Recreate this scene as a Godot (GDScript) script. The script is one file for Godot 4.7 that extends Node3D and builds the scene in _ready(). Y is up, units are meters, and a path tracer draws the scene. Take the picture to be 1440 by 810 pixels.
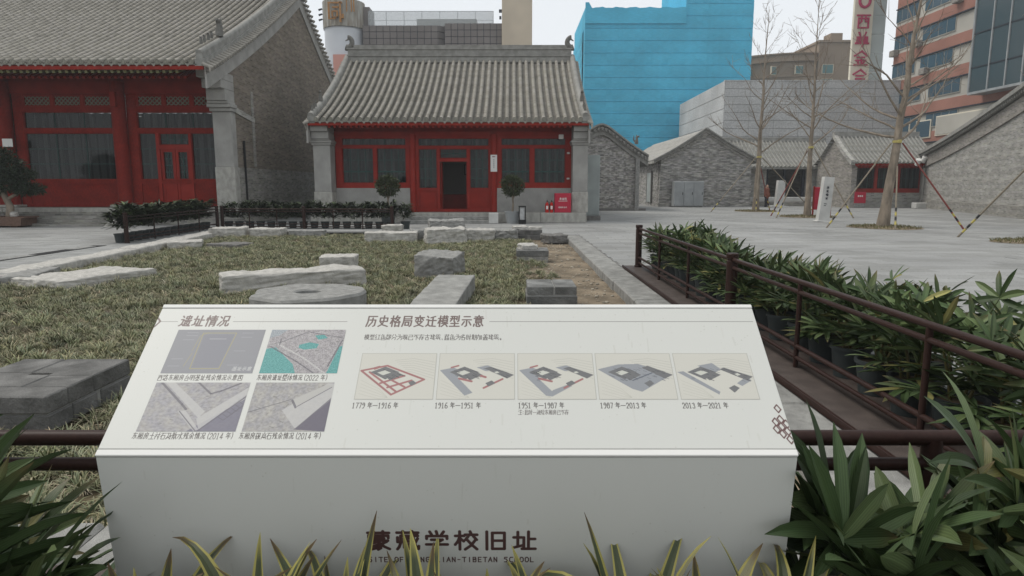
extends Node3D
# A memorial courtyard: an information board in front of a sunken lawn with old stones, grey-tiled halls, bare trees, and city blocks behind.

const ORDS = ["first", "second", "third", "fourth", "fifth", "sixth", "seventh", "eighth", "ninth", "tenth", "eleventh", "twelfth", "thirteenth", "fourteenth", "fifteenth", "sixteenth", "seventeenth", "eighteenth", "nineteenth", "twentieth", "twenty-first", "twenty-second", "twenty-third", "twenty-fourth", "twenty-fifth", "twenty-sixth", "twenty-seventh", "twenty-eighth"]
var taken := {}
var rng := RandomNumberGenerator.new()
var M := {}
var T := {}

class Geo:
	var v := PackedVector3Array()
	var n := PackedVector3Array()
	var c := PackedColorArray()
	var u := PackedVector2Array()
	var col := Color.WHITE
	func tri(a: Vector3, b: Vector3, d: Vector3) -> void:
		var nn := (b - a).cross(d - a).normalized()
		v.append_array([a, d, b]); n.append_array([nn, nn, nn]); c.append_array([col, col, col]); u.append_array([Vector2.ZERO, Vector2.ZERO, Vector2.ZERO])
	func quad(a: Vector3, b: Vector3, d: Vector3, e: Vector3) -> void:
		var nn := (b - a).cross(e - a)
		if nn.length_squared() < 1e-14: nn = (d - b).cross(e - b)
		nn = nn.normalized()
		v.append_array([a, d, b, a, e, d]); n.append_array([nn, nn, nn, nn, nn, nn]); c.append_array([col, col, col, col, col, col])
		u.append_array([Vector2(0, 1), Vector2(1, 0), Vector2(1, 1), Vector2(0, 1), Vector2(0, 0), Vector2(1, 0)])
	func quadn(a: Vector3, b: Vector3, d: Vector3, e: Vector3, na: Vector3, nb: Vector3, nd: Vector3, ne: Vector3, ca = null, cb = null, cd = null, ce = null) -> void:
		v.append_array([a, d, b, a, e, d]); n.append_array([na, nd, nb, na, ne, nd])
		if ca == null: c.append_array([col, col, col, col, col, col])
		else: c.append_array([ca, cd, cb, ca, ce, cd])
		u.append_array([Vector2(0, 1), Vector2(1, 0), Vector2(1, 1), Vector2(0, 1), Vector2(0, 0), Vector2(1, 0)])
	func bx(x0: float, x1: float, y0: float, y1: float, z0: float, z1: float, t := Transform3D.IDENTITY) -> void:
		if x0 > x1: var q := x0; x0 = x1; x1 = q
		if y0 > y1: var q := y0; y0 = y1; y1 = q
		if z0 > z1: var q := z0; z0 = z1; z1 = q
		var p := []
		for i in 8: p.append(t * Vector3(x1 if i & 1 else x0, y1 if i & 2 else y0, z1 if i & 4 else z0))
		quad(p[4], p[5], p[7], p[6]); quad(p[1], p[0], p[2], p[3]); quad(p[5], p[1], p[3], p[7])
		quad(p[0], p[4], p[6], p[2]); quad(p[6], p[7], p[3], p[2]); quad(p[0], p[1], p[5], p[4])
	# chamfered box between two corners
	func cbx(lo: Vector3, hi: Vector3, b: float, t := Transform3D.IDENTITY) -> void:
		var m := (lo + hi) / 2.0
		var h := (hi - lo) / 2.0
		var P := func(sx, sy, sz, ax):
			var q := Vector3(sx * (h.x - (0.0 if ax == 0 else b)), sy * (h.y - (0.0 if ax == 1 else b)), sz * (h.z - (0.0 if ax == 2 else b)))
			return t * (m + q)
		for s in [-1, 1]:
			out(P.call(s, -1, -1, 0), P.call(s, 1, -1, 0), P.call(s, 1, 1, 0), P.call(s, -1, 1, 0), t.basis.x * s)
			out(P.call(-1, s, -1, 1), P.call(-1, s, 1, 1), P.call(1, s, 1, 1), P.call(1, s, -1, 1), t.basis.y * s)
			out(P.call(-1, -1, s, 2), P.call(1, -1, s, 2), P.call(1, 1, s, 2), P.call(-1, 1, s, 2), t.basis.z * s)
			for r in [-1, 1]:
				out(P.call(s, r, -1, 0), P.call(s, r, 1, 0), P.call(s, r, 1, 1), P.call(s, r, -1, 1), t.basis.x * s + t.basis.y * r)
				out(P.call(s, -1, r, 0), P.call(s, 1, r, 0), P.call(s, 1, r, 2), P.call(s, -1, r, 2), t.basis.x * s + t.basis.z * r)
				out(P.call(-1, s, r, 1), P.call(1, s, r, 1), P.call(1, s, r, 2), P.call(-1, s, r, 2), t.basis.y * s + t.basis.z * r)
				for w in [-1, 1]:
					var a: Vector3 = P.call(s, r, w, 0); var bb: Vector3 = P.call(s, r, w, 1); var d: Vector3 = P.call(s, r, w, 2)
					if (bb - a).cross(d - a).dot(t.basis * Vector3(s, r, w)) > 0: tri(a, bb, d)
					else: tri(a, d, bb)
	func out(a: Vector3, b: Vector3, d: Vector3, e: Vector3, w: Vector3) -> void:
		if (b - a).cross(e - a).dot(w) > 0: quad(a, b, d, e)
		else: quad(a, e, d, b)
	func tube(pts: Array, rad: Array, k := 8, caps := true) -> void:
		var rings := []
		var nor := []
		var side := Vector3.ZERO
		for i in pts.size():
			var d: Vector3 = (pts[min(i + 1, pts.size() - 1)] - pts[max(i - 1, 0)]).normalized()
			if side == Vector3.ZERO: side = (Vector3.UP if absf(d.y) < 0.9 else Vector3.RIGHT).cross(d).normalized()
			else: side = (side - d * side.dot(d)).normalized()
			var w := d.cross(side)
			var r := []; var q := []
			for j in k:
				var a := TAU * j / k
				var o := side * cos(a) + w * sin(a)
				q.append(o); r.append(pts[i] + o * rad[i])
			rings.append(r); nor.append(q)
		for i in pts.size() - 1:
			for j in k:
				var l := (j + 1) % k
				quadn(rings[i][j], rings[i][l], rings[i + 1][l], rings[i + 1][j], nor[i][j], nor[i][l], nor[i + 1][l], nor[i + 1][j])
		if caps:
			for j in range(1, k - 1):
				tri(rings[0][0], rings[0][j + 1], rings[0][j])
				var e: Array = rings[-1]
				tri(e[0], e[j], e[j + 1])
	# profile: Vector2(radius, height), bottom to top on the outside
	func lathe(pr: Array, k := 16, at := Vector3.ZERO, t := Basis.IDENTITY) -> void:
		for i in pr.size() - 1:
			var d: Vector2 = pr[i + 1] - pr[i]
			if d.length() < 1e-6: continue
			var m := Vector2(d.y, -d.x).normalized()
			for j in k:
				var a := TAU * j / k; var b := TAU * (j + 1) / k
				var ca := Vector3(cos(a), 0, -sin(a)); var cb := Vector3(cos(b), 0, -sin(b))
				var p0: Vector3 = at + t * (ca * pr[i].x + Vector3.UP * pr[i].y); var p1: Vector3 = at + t * (cb * pr[i].x + Vector3.UP * pr[i].y)
				var p2: Vector3 = at + t * (cb * pr[i + 1].x + Vector3.UP * pr[i + 1].y); var p3: Vector3 = at + t * (ca * pr[i + 1].x + Vector3.UP * pr[i + 1].y)
				var na: Vector3 = t * (ca * m.x + Vector3.UP * m.y); var nb: Vector3 = t * (cb * m.x + Vector3.UP * m.y)
				quadn(p0, p1, p2, p3, na, nb, nb, na)
	# polygon in the xy plane (any winding) pushed from z0 to z1
	func prism(poly: PackedVector2Array, z0: float, z1: float, t := Transform3D.IDENTITY) -> void:
		if Geometry2D.is_polygon_clockwise(poly): poly.reverse()
		var ix := Geometry2D.triangulate_polygon(poly)
		var lo := minf(z0, z1); var hi := maxf(z0, z1)
		for i in range(0, ix.size(), 3):
			var a := poly[ix[i]]; var b := poly[ix[i + 1]]; var d := poly[ix[i + 2]]
			if (b - a).cross(d - a) < 0: var q := b; b = d; d = q
			tri(t * Vector3(a.x, a.y, hi), t * Vector3(b.x, b.y, hi), t * Vector3(d.x, d.y, hi))
			tri(t * Vector3(a.x, a.y, lo), t * Vector3(d.x, d.y, lo), t * Vector3(b.x, b.y, lo))
		for i in poly.size():
			var a := poly[i]; var b := poly[(i + 1) % poly.size()]
			var p := (t * Vector3(a.x, a.y, lo)); var q := (t * Vector3(b.x, b.y, lo)); var r := (t * Vector3(b.x, b.y, hi)); var s := (t * Vector3(a.x, a.y, hi))
			quad(p, q, r, s)
	# a leaf blade: d along, up its face, bent down by gravity; prof gives half-width share along 0..1
	func blade(p: Vector3, d: Vector3, up: Vector3, L: float, W: float, bend: float, seg: int, blunt: float, fold: float, ce: Color, cm: Color, ct: Color) -> void:
		var side := d.cross(up).normalized()
		var rows := []
		var step := L / seg
		for i in seg + 1:
			var s := float(i) / seg
			var w := W * 0.5 * (pow(sin(PI * clampf(0.06 + s * 0.86, 0, 1)), 0.7) if blunt <= 0.0 else minf(1.0, minf(s * 3.5 + 0.22, (1.0 - s) * (2.2 + 6.0 * blunt) + 0.12 * blunt)))
			if i == seg and blunt <= 0.0: w = 0.0006
			var f := side.cross(d).normalized()
			var tip := pow(s, 6.0)
			rows.append([p - side * w + f * w * fold, p, p + side * w + f * w * fold, (f + side * fold).normalized(), f, (f - side * fold).normalized(), ce.lerp(ct, tip), cm.lerp(ct, tip)])
			p += d * step
			d = (d + Vector3(0, -1, 0) * bend * step).normalized()
			side = (side - d * side.dot(d)).normalized()
		for i in seg:
			var a: Array = rows[i]; var b: Array = rows[i + 1]
			quadn(a[0], a[1], b[1], b[0], a[3], a[3], b[3], b[3], a[6], a[7], b[7], b[6])
			quadn(a[1], a[2], b[2], b[1], a[5], a[5], b[5], b[5], a[7], a[6], b[6], b[7])
	func mesh() -> ArrayMesh:
		var a := []
		a.resize(Mesh.ARRAY_MAX)
		a[Mesh.ARRAY_VERTEX] = v; a[Mesh.ARRAY_NORMAL] = n; a[Mesh.ARRAY_COLOR] = c; a[Mesh.ARRAY_TEX_UV] = u
		var m := ArrayMesh.new()
		m.add_surface_from_arrays(Mesh.PRIMITIVE_TRIANGLES, a)
		return m

func V(x: float, y: float, z: float) -> Vector3: return Vector3(x, y, z)
func P2(a: Array) -> PackedVector2Array:
	var r := PackedVector2Array()
	for i in range(0, a.size(), 2): r.append(Vector2(a[i], a[i + 1]))
	return r
func lin(r: float, g: float, b: float) -> Color: return Color(r, g, b).linear_to_srgb()
func numbered(called: String) -> String:
	var k: int = taken.get(called, 0)
	taken[called] = k + 1
	return called if k == 0 else "%s_%03d" % [called, k]
func tag(o: Node3D, label: String, category: String, group := "") -> Node3D:
	o.set_meta("label", label); o.set_meta("category", category)
	if group != "": o.set_meta("group", group)
	return o
func thing(called: String, label: String, category: String, at := Vector3.ZERO, turn := 0.0, group := "") -> Node3D:
	var o := Node3D.new()
	o.name = numbered(called)
	add_child(o)
	o.position = at; o.rotation.y = turn
	return tag(o, label, category, group)
func inst(called: String, m: Mesh, mt: Material, parent: Node) -> MeshInstance3D:
	var o := MeshInstance3D.new()
	o.name = called; o.mesh = m; o.material_override = mt
	parent.add_child(o, true)
	return o
# part whose geometry is in the thing's own axes
func part(called: String, g: Geo, mt: Material, parent: Node3D, at := Vector3.ZERO) -> MeshInstance3D:
	var o := inst(called, g.mesh(), mt, parent)
	o.position = at
	return o
# part whose geometry is given in the place's axes
func wpart(called: String, g: Geo, mt: Material, parent: Node3D) -> MeshInstance3D:
	var o := inst(called, g.mesh(), mt, parent)
	o.transform = parent.global_transform.affine_inverse()
	return o
func wput(called: String, m: Mesh, mt: Material, parent: Node3D, where: Transform3D) -> MeshInstance3D:
	var o := inst(called, m, mt, parent)
	o.transform = parent.global_transform.affine_inverse() * where
	return o
func struct(called: String, g: Geo, mt: Material) -> MeshInstance3D:
	var o := inst(numbered(called), g.mesh(), mt, self)
	o.set_meta("kind", "structure")
	return o
func copy(o: Node3D, at: Vector3, turn: float, label: String) -> Node3D:
	var base := o.name.rstrip("0123456789_") if o.name.contains("_0") else String(o.name)
	var r: Node3D = o.duplicate()
	r.name = numbered(base)
	add_child(r)
	r.position = at; r.rotation.y = turn
	r.set_meta("label", label)
	return r

func noise_tex(key: String, freq: float, lo: float, hi: float, oct := 4, kind := FastNoiseLite.TYPE_SIMPLEX_SMOOTH, tint := Color.WHITE, size := 512) -> NoiseTexture2D:
	var f := FastNoiseLite.new()
	f.noise_type = kind; f.frequency = freq; f.fractal_octaves = oct; f.seed = key.hash() % 9999
	var t := NoiseTexture2D.new()
	t.width = size; t.height = size; t.seamless = true; t.noise = f; t.normalize = true
	var r := Gradient.new()
	r.offsets = PackedFloat32Array([0.15, 0.85])
	r.colors = PackedColorArray([(Color(lo, lo, lo) * tint).linear_to_srgb(), Color(hi, hi, hi).linear_to_srgb()])
	t.color_ramp = r
	T[key] = t
	return t
func bump_tex(key: String, freq: float, oct := 4, strength := 4.0) -> NoiseTexture2D:
	var f := FastNoiseLite.new()
	f.frequency = freq; f.fractal_octaves = oct; f.seed = key.hash() % 9999
	var t := NoiseTexture2D.new()
	t.width = 512; t.height = 512; t.seamless = true; t.noise = f; t.as_normal_map = true; t.bump_strength = strength
	T[key] = t
	return t
# colour c is a linear base colour
func mk(key: String, c: Color, rough: float, tex := "", sc := Vector3.ONE, fine := "", fsc := Vector3.ONE, bump := "", bs := 0.6, world := true) -> StandardMaterial3D:
	var m := StandardMaterial3D.new()
	m.resource_name = key
	m.albedo_color = c.linear_to_srgb()
	m.roughness = rough
	m.vertex_color_use_as_albedo = true
	m.metallic_specular = 0.25
	if tex != "" or bump != "":
		m.uv1_triplanar = true; m.uv1_world_triplanar = world; m.uv1_scale = sc
	if tex != "": m.albedo_texture = T[tex]
	if bump != "":
		m.normal_enabled = true; m.normal_texture = T[bump]; m.normal_scale = bs
	if fine != "":
		m.detail_enabled = true; m.detail_albedo = T[fine]; m.detail_blend_mode = BaseMaterial3D.BLEND_MODE_MUL
		m.detail_uv_layer = BaseMaterial3D.DETAIL_UV_2
		m.uv2_triplanar = true; m.uv2_world_triplanar = world; m.uv2_scale = fsc
	M[key] = m
	return m

func make_materials() -> void:
	noise_tex("mottle", 0.012, 0.68, 1.0, 5)
	noise_tex("soft", 0.006, 0.8, 1.0, 3)
	noise_tex("fine", 0.06, 0.7, 1.0, 3)
	noise_tex("speck", 0.18, 0.55, 1.0, 2)
	noise_tex("patch", 0.012, 0.5, 1.0, 5, FastNoiseLite.TYPE_VALUE_CUBIC)
	noise_tex("brickish", 0.05, 0.62, 1.0, 3, FastNoiseLite.TYPE_VALUE)
	noise_tex("stonework", 0.09, 0.4, 1.0, 2, FastNoiseLite.TYPE_VALUE)
	noise_tex("rusty", 0.01, 0.55, 1.0, 4, FastNoiseLite.TYPE_SIMPLEX_SMOOTH, Color(1.0, 0.86, 0.72))
	var bond := Image.create(512, 512, false, Image.FORMAT_RGB8)
	var br := RandomNumberGenerator.new()
	br.seed = 88
	bond.fill(Color(0.93, 0.93, 0.92))
	for j in 16:
		for i in 8:
			var k := sqrt(br.randf_range(0.62, 0.98))
			if br.randf() < 0.08: k *= 0.84
			var c := Color(k, k * br.randf_range(0.975, 1.0), k * br.randf_range(0.95, 0.99))
			var x := i * 64 + (32 if j % 2 else 0)
			bond.fill_rect(Rect2i(x + 3, j * 32 + 4, mini(58, 512 - x - 3), 25), c)
			if x + 64 > 512: bond.fill_rect(Rect2i(0, j * 32 + 4, x + 61 - 512, 25), c)
	T["bond"] = ImageTexture.create_from_image(bond)
	bump_tex("b_fine", 0.05)
	bump_tex("b_rock", 0.04, 5, 5.0)
	bump_tex("b_dirt", 0.03, 5, 6.0)
	var one := Vector3.ONE
	mk("ground", Color(0.22, 0.215, 0.2), 0.95, "mottle", one * 0.1)
	mk("slab", Color(0.37, 0.37, 0.36), 0.85, "soft", one * 0.09, "fine", V(0.5, 0.5, 2.2), "b_fine", 0.15)
	mk("joint", Color(0.2, 0.195, 0.185), 0.95, "mottle", one * 0.3)
	mk("soil", Color(0.31, 0.25, 0.18), 0.95, "patch", one * 0.35, "fine", one * 1.5, "b_dirt", 0.9)
	mk("pebble", Color(0.36, 0.33, 0.28), 0.95)
	mk("lawn_soil", Color(0.085, 0.075, 0.045), 0.95, "patch", one * 0.4, "fine", one * 2.0, "b_dirt", 0.9)
	mk("kerb", Color(0.42, 0.415, 0.39), 0.9, "mottle", one * 0.5, "speck", one * 1.6, "b_rock", 0.5)
	mk("palestone", Color(0.66, 0.635, 0.585), 0.9, "mottle", one * 0.9, "speck", one * 2.4, "b_rock", 0.55)
	mk("greystone", Color(0.4, 0.395, 0.375), 0.9, "mottle", one * 0.9, "speck", one * 2.4, "b_rock", 0.55)
	mk("darkstone", Color(0.26, 0.25, 0.235), 0.9, "mottle", one * 0.9, "speck", one * 2.4, "b_rock", 0.55)
	mk("oldbrick", Color(0.235, 0.23, 0.22), 0.9, "patch", one * 0.9, "fine", one * 2.2, "b_rock", 0.6)
	mk("palebrick", Color(0.28, 0.28, 0.27), 0.9, "patch", one * 0.7, "fine", one * 2.0, "b_rock", 0.6)
	mk("iron", Color(0.042, 0.022, 0.018), 0.42, "soft", one * 0.7, "fine", one * 1.5)
	mk("ironplate", Color(0.13, 0.105, 0.094), 0.6, "mottle", one * 0.6, "speck", one * 1.2)
	mk("board", Color(0.545, 0.545, 0.51), 0.45, "soft", one * 0.4)
	M.board.albedo_texture = null
	mk("boardside", Color(0.545, 0.545, 0.51), 0.5)
	mk("groove", Color(0.12, 0.12, 0.115), 0.6)
	mk("pot", Color(0.05, 0.058, 0.058), 0.5, "soft", one * 1.0)
	mk("potsoil", Color(0.06, 0.045, 0.03), 0.95)
	mk("leaf", Color(1, 1, 1), 0.42)
	M.leaf.backlight = Color(0.16, 0.2, 0.08)
	M.leaf.metallic_specular = 0.3
	var vein := Image.create(64, 64, false, Image.FORMAT_RGB8)
	var ridge := Image.create(64, 64, false, Image.FORMAT_RGB8)
	for y in 64:
		for x in 64:
			var w := sin(x / 64.0 * TAU * 4.0)
			var k := 0.9 + 0.07 * w + 0.03 * sin(x * 2.9 + sin(y * 0.35))
			vein.set_pixel(x, y, Color(k, k, k * 0.98)); var hgt := 0.5 + 0.4 * w
			ridge.set_pixel(x, y, Color(hgt, hgt, hgt))
	ridge.bump_map_to_normal_map(1.6)
	M.leaf.albedo_texture = ImageTexture.create_from_image(vein)
	M.leaf.normal_enabled = true; M.leaf.normal_texture = ImageTexture.create_from_image(ridge); M.leaf.normal_scale = 0.5
	mk("grass", Color(1, 1, 1), 0.75)
	M.grass.backlight = Color(0.14, 0.15, 0.08)
	mk("bark", Color(0.36, 0.3, 0.235), 0.9, "patch", V(1.4, 0.5, 1.4), "fine", V(3, 1, 3), "b_rock", 0.7)
	mk("twig", Color(0.2, 0.155, 0.12), 0.9)
	mk("tile", Color(0.42, 0.395, 0.35), 0.9, "mottle", one * 0.22, "fine", one * 0.8)
	mk("tilebed", Color(0.42, 0.395, 0.35), 0.92, "mottle", one * 0.2, "fine", one * 0.8)
	mk("ridge", Color(0.37, 0.362, 0.335), 0.9, "mottle", one * 0.3, "fine", one * 0.9)
	mk("darktile", Color(0.3, 0.292, 0.27), 0.9, "mottle", one * 0.3)
	mk("beast", Color(0.2, 0.195, 0.18), 0.9, "mottle", one * 0.8)
	mk("wall", Color(0.37, 0.352, 0.33), 0.92, "soft", V(0.3, 0.3, 0.3), "bond", V(0.42, 0.78, 0.42))
	mk("wallpale", Color(0.47, 0.465, 0.445), 0.92, "soft", V(0.3, 0.3, 0.3), "bond", V(0.42, 0.78, 0.42))
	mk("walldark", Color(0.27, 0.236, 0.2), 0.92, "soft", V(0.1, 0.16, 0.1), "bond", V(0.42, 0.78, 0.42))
	mk("wallbase", Color(0.36, 0.352, 0.33), 0.92, "soft", V(0.3, 0.3, 0.3), "bond", V(0.42, 0.78, 0.42))
	mk("dressed", Color(0.41, 0.4, 0.375), 0.9, "soft", one * 0.4, "fine", V(0.6, 1.4, 0.6))
	mk("gablebrick", Color(0.46, 0.455, 0.435), 0.92, "mottle", V(0.12, 0.3, 0.12), "bond", V(0.42, 0.78, 0.42))
	mk("pillarstone", Color(0.5, 0.485, 0.44), 0.9, "mottle", V(0.5, 0.3, 0.5), "fine", one)
	mk("rough", Color(0.5, 0.49, 0.475), 0.92, "stonework", V(0.08, 0.27, 0.08), "bond", V(0.36, 0.62, 0.36))
	mk("lattice_brick", Color(0.56, 0.545, 0.53), 0.92, "stonework", V(0.16, 0.3, 0.16), "bond", V(0.42, 0.7, 0.42))
	mk("red", Color(0.255, 0.021, 0.012), 0.7, "soft", one * 0.5, "fine", V(0.4, 0.2, 0.4))
	mk("redbright", Color(0.285, 0.023, 0.014), 0.5, "soft", one * 0.5)
	mk("darkred", Color(0.255, 0.021, 0.012), 0.6, "soft", one * 0.5)
	mk("rafter", Color(0.16, 0.15, 0.075), 0.7)
	mk("paintdark", Color(0.03, 0.035, 0.045), 0.7)
	mk("greenframe", Color(0.03, 0.075, 0.065), 0.5)
	mk("curtain", Color(0.19, 0.2, 0.19), 0.9)
	mk("inside", Color(0.3, 0.28, 0.25), 0.9)
	mk("white", Color(0.7, 0.69, 0.66), 0.6)
	mk("whitestone", Color(0.56, 0.555, 0.53), 0.7, "soft", one * 0.4)
	mk("black", Color(0.02, 0.02, 0.02), 0.5)
	mk("crimson", Color(0.42, 0.03, 0.055), 0.5)
	mk("extred", Color(0.45, 0.02, 0.015), 0.3)
	mk("clay", Color(0.16, 0.1, 0.075), 0.7, "mottle", one * 1.2)
	mk("steel", Color(0.33, 0.345, 0.35), 0.5, "soft", one * 0.3)
	mk("greendoor", Color(0.33, 0.36, 0.35), 0.6, "soft", one * 0.3)
	mk("yellow", Color(0.4, 0.34, 0.12), 0.6)
	mk("bamboo", Color(0.25, 0.215, 0.165), 0.7, "mottle", one * 1.5)
	mk("polered", Color(0.2, 0.06, 0.05), 0.6)
	mk("tape", Color(1, 1, 1), 0.5)
	mk("bluenet", Color(0.1, 0.58, 0.84), 0.8, "soft", V(0.03, 0.05, 0.03), "fine", V(0.03, 0.9, 0.03))
	mk("greypanel", Color(0.63, 0.635, 0.63), 0.6, "soft", one * 0.06, "fine", one * 0.12)
	mk("taupepanel", Color(0.19, 0.17, 0.16), 0.5, "soft", one * 0.05)
	mk("cream", Color(0.62, 0.53, 0.41), 0.8, "soft", one * 0.05)
	mk("drumwhite", Color(0.58, 0.6, 0.63), 0.5, "soft", one * 0.05)
	mk("corrugated", Color(0.4, 0.4, 0.37), 0.7, "rusty", V(0.2, 0.04, 0.2))
	mk("rust", Color(0.42, 0.2, 0.055), 0.8, "mottle", one * 0.3)
	mk("pinkposter", Color(0.55, 0.27, 0.22), 0.7)
	mk("brownstone", Color(0.29, 0.225, 0.17), 0.8, "soft", one * 0.05)
	mk("glassdark", Color(0.05, 0.075, 0.085), 0.12)
	mk("glassteal", Color(0.1, 0.19, 0.19), 0.12)
	mk("glassblue", Color(0.05, 0.09, 0.12), 0.1)
	mk("facadebrick", Color(0.4, 0.2, 0.155), 0.85, "soft", one * 0.08, "fine", V(0.2, 1.0, 0.2))
	mk("facadegrey", Color(0.46, 0.44, 0.39), 0.85, "soft", one * 0.06)
	mk("paleglass", Color(0.5, 0.545, 0.54), 0.15, "soft", one * 0.05)
	mk("signcream", Color(0.66, 0.61, 0.5), 0.6)
	mk("magenta", Color(0.42, 0.045, 0.11), 0.5)
	mk("coat", Color(0.22, 0.07, 0.045), 0.85)
	var gl := StandardMaterial3D.new()
	gl.resource_name = "window_glass"
	gl.transparency = BaseMaterial3D.TRANSPARENCY_ALPHA
	gl.albedo_color = Color(0.07, 0.1, 0.1, 0.36); gl.roughness = 0.08; gl.metallic_specular = 0.3
	M["glass"] = gl
	var ng := StandardMaterial3D.new()
	ng.resource_name = "screen_mesh"
	ng.transparency = BaseMaterial3D.TRANSPARENCY_ALPHA
	ng.albedo_color = Color(0.7, 0.72, 0.72, 0.4); ng.roughness = 0.6
	M["screen"] = ng

func _ready() -> void:
	rng.seed = 20
	# camera, sky, soft overcast sun, exposure
	var cam := Camera3D.new()
	cam.name = "camera"
	add_child(cam)
	cam.position = V(0, 1.6, 0); cam.rotation_degrees.x = -8.65; cam.fov = 46.62; cam.far = 600; cam.near = 0.05
	cam.current = true
	var env := Environment.new()
	var sky := Sky.new()
	var sm := ProceduralSkyMaterial.new()
	sm.sky_top_color = lin(0.6, 0.635, 0.67); sm.sky_horizon_color = lin(0.8, 0.815, 0.83); sm.sky_curve = 0.12
	sm.ground_horizon_color = lin(0.5, 0.5, 0.49); sm.ground_bottom_color = lin(0.22, 0.215, 0.205); sm.ground_curve = 0.05
	sm.sun_angle_max = 0.0
	sky.sky_material = sm
	env.background_mode = Environment.BG_SKY; env.sky = sky
	env.tonemap_mode = Environment.TONE_MAPPER_LINEAR
	env.tonemap_exposure = 1.37
	env.sdfgi_enabled = true; env.ssao_enabled = true; env.ssil_enabled = true
	env.fog_enabled = true; env.fog_density = 0.0009; env.fog_light_color = lin(0.75, 0.77, 0.79)
	var we := WorldEnvironment.new()
	we.environment = env
	add_child(we)
	var sun := DirectionalLight3D.new()
	sun.name = "overcast_sun"
	add_child(sun)
	sun.light_energy = 0.5; sun.light_angular_distance = 28.0; sun.light_color = Color(1.0, 0.985, 0.96); sun.shadow_enabled = true
	sun.rotation_degrees = V(-58, -100, 0)
	make_materials()
	build_ground()
	build_left_hall()
	build_central_hall()
	build_right_halls()
	build_city()
	build_stones()
	build_grass()
	build_fences()
	build_board()
	build_plants()
	build_trees()
	build_small_things()

func left_edge(z: float) -> float: return -9.63 - (-z - 12.47) * 0.098   # outer edge of the old stone edging on the left
func in_pit(x: float, z: float) -> bool:
	if z > -2.6 or z < -23.8: return false
	if x > 1.74 or x < left_edge(z) + 0.6: return false
	return not (x > 0.95 and z < -21.7)
func soil_height(x: float, z: float, f: FastNoiseLite) -> float:
	var dirt := smoothstep(0.2, 0.9, x)
	return -0.13 + f.get_noise_2d(x * 30, z * 30) * 0.035 + f.get_noise_2d(x * 140, z * 140) * 0.012 - dirt * 0.03

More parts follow.
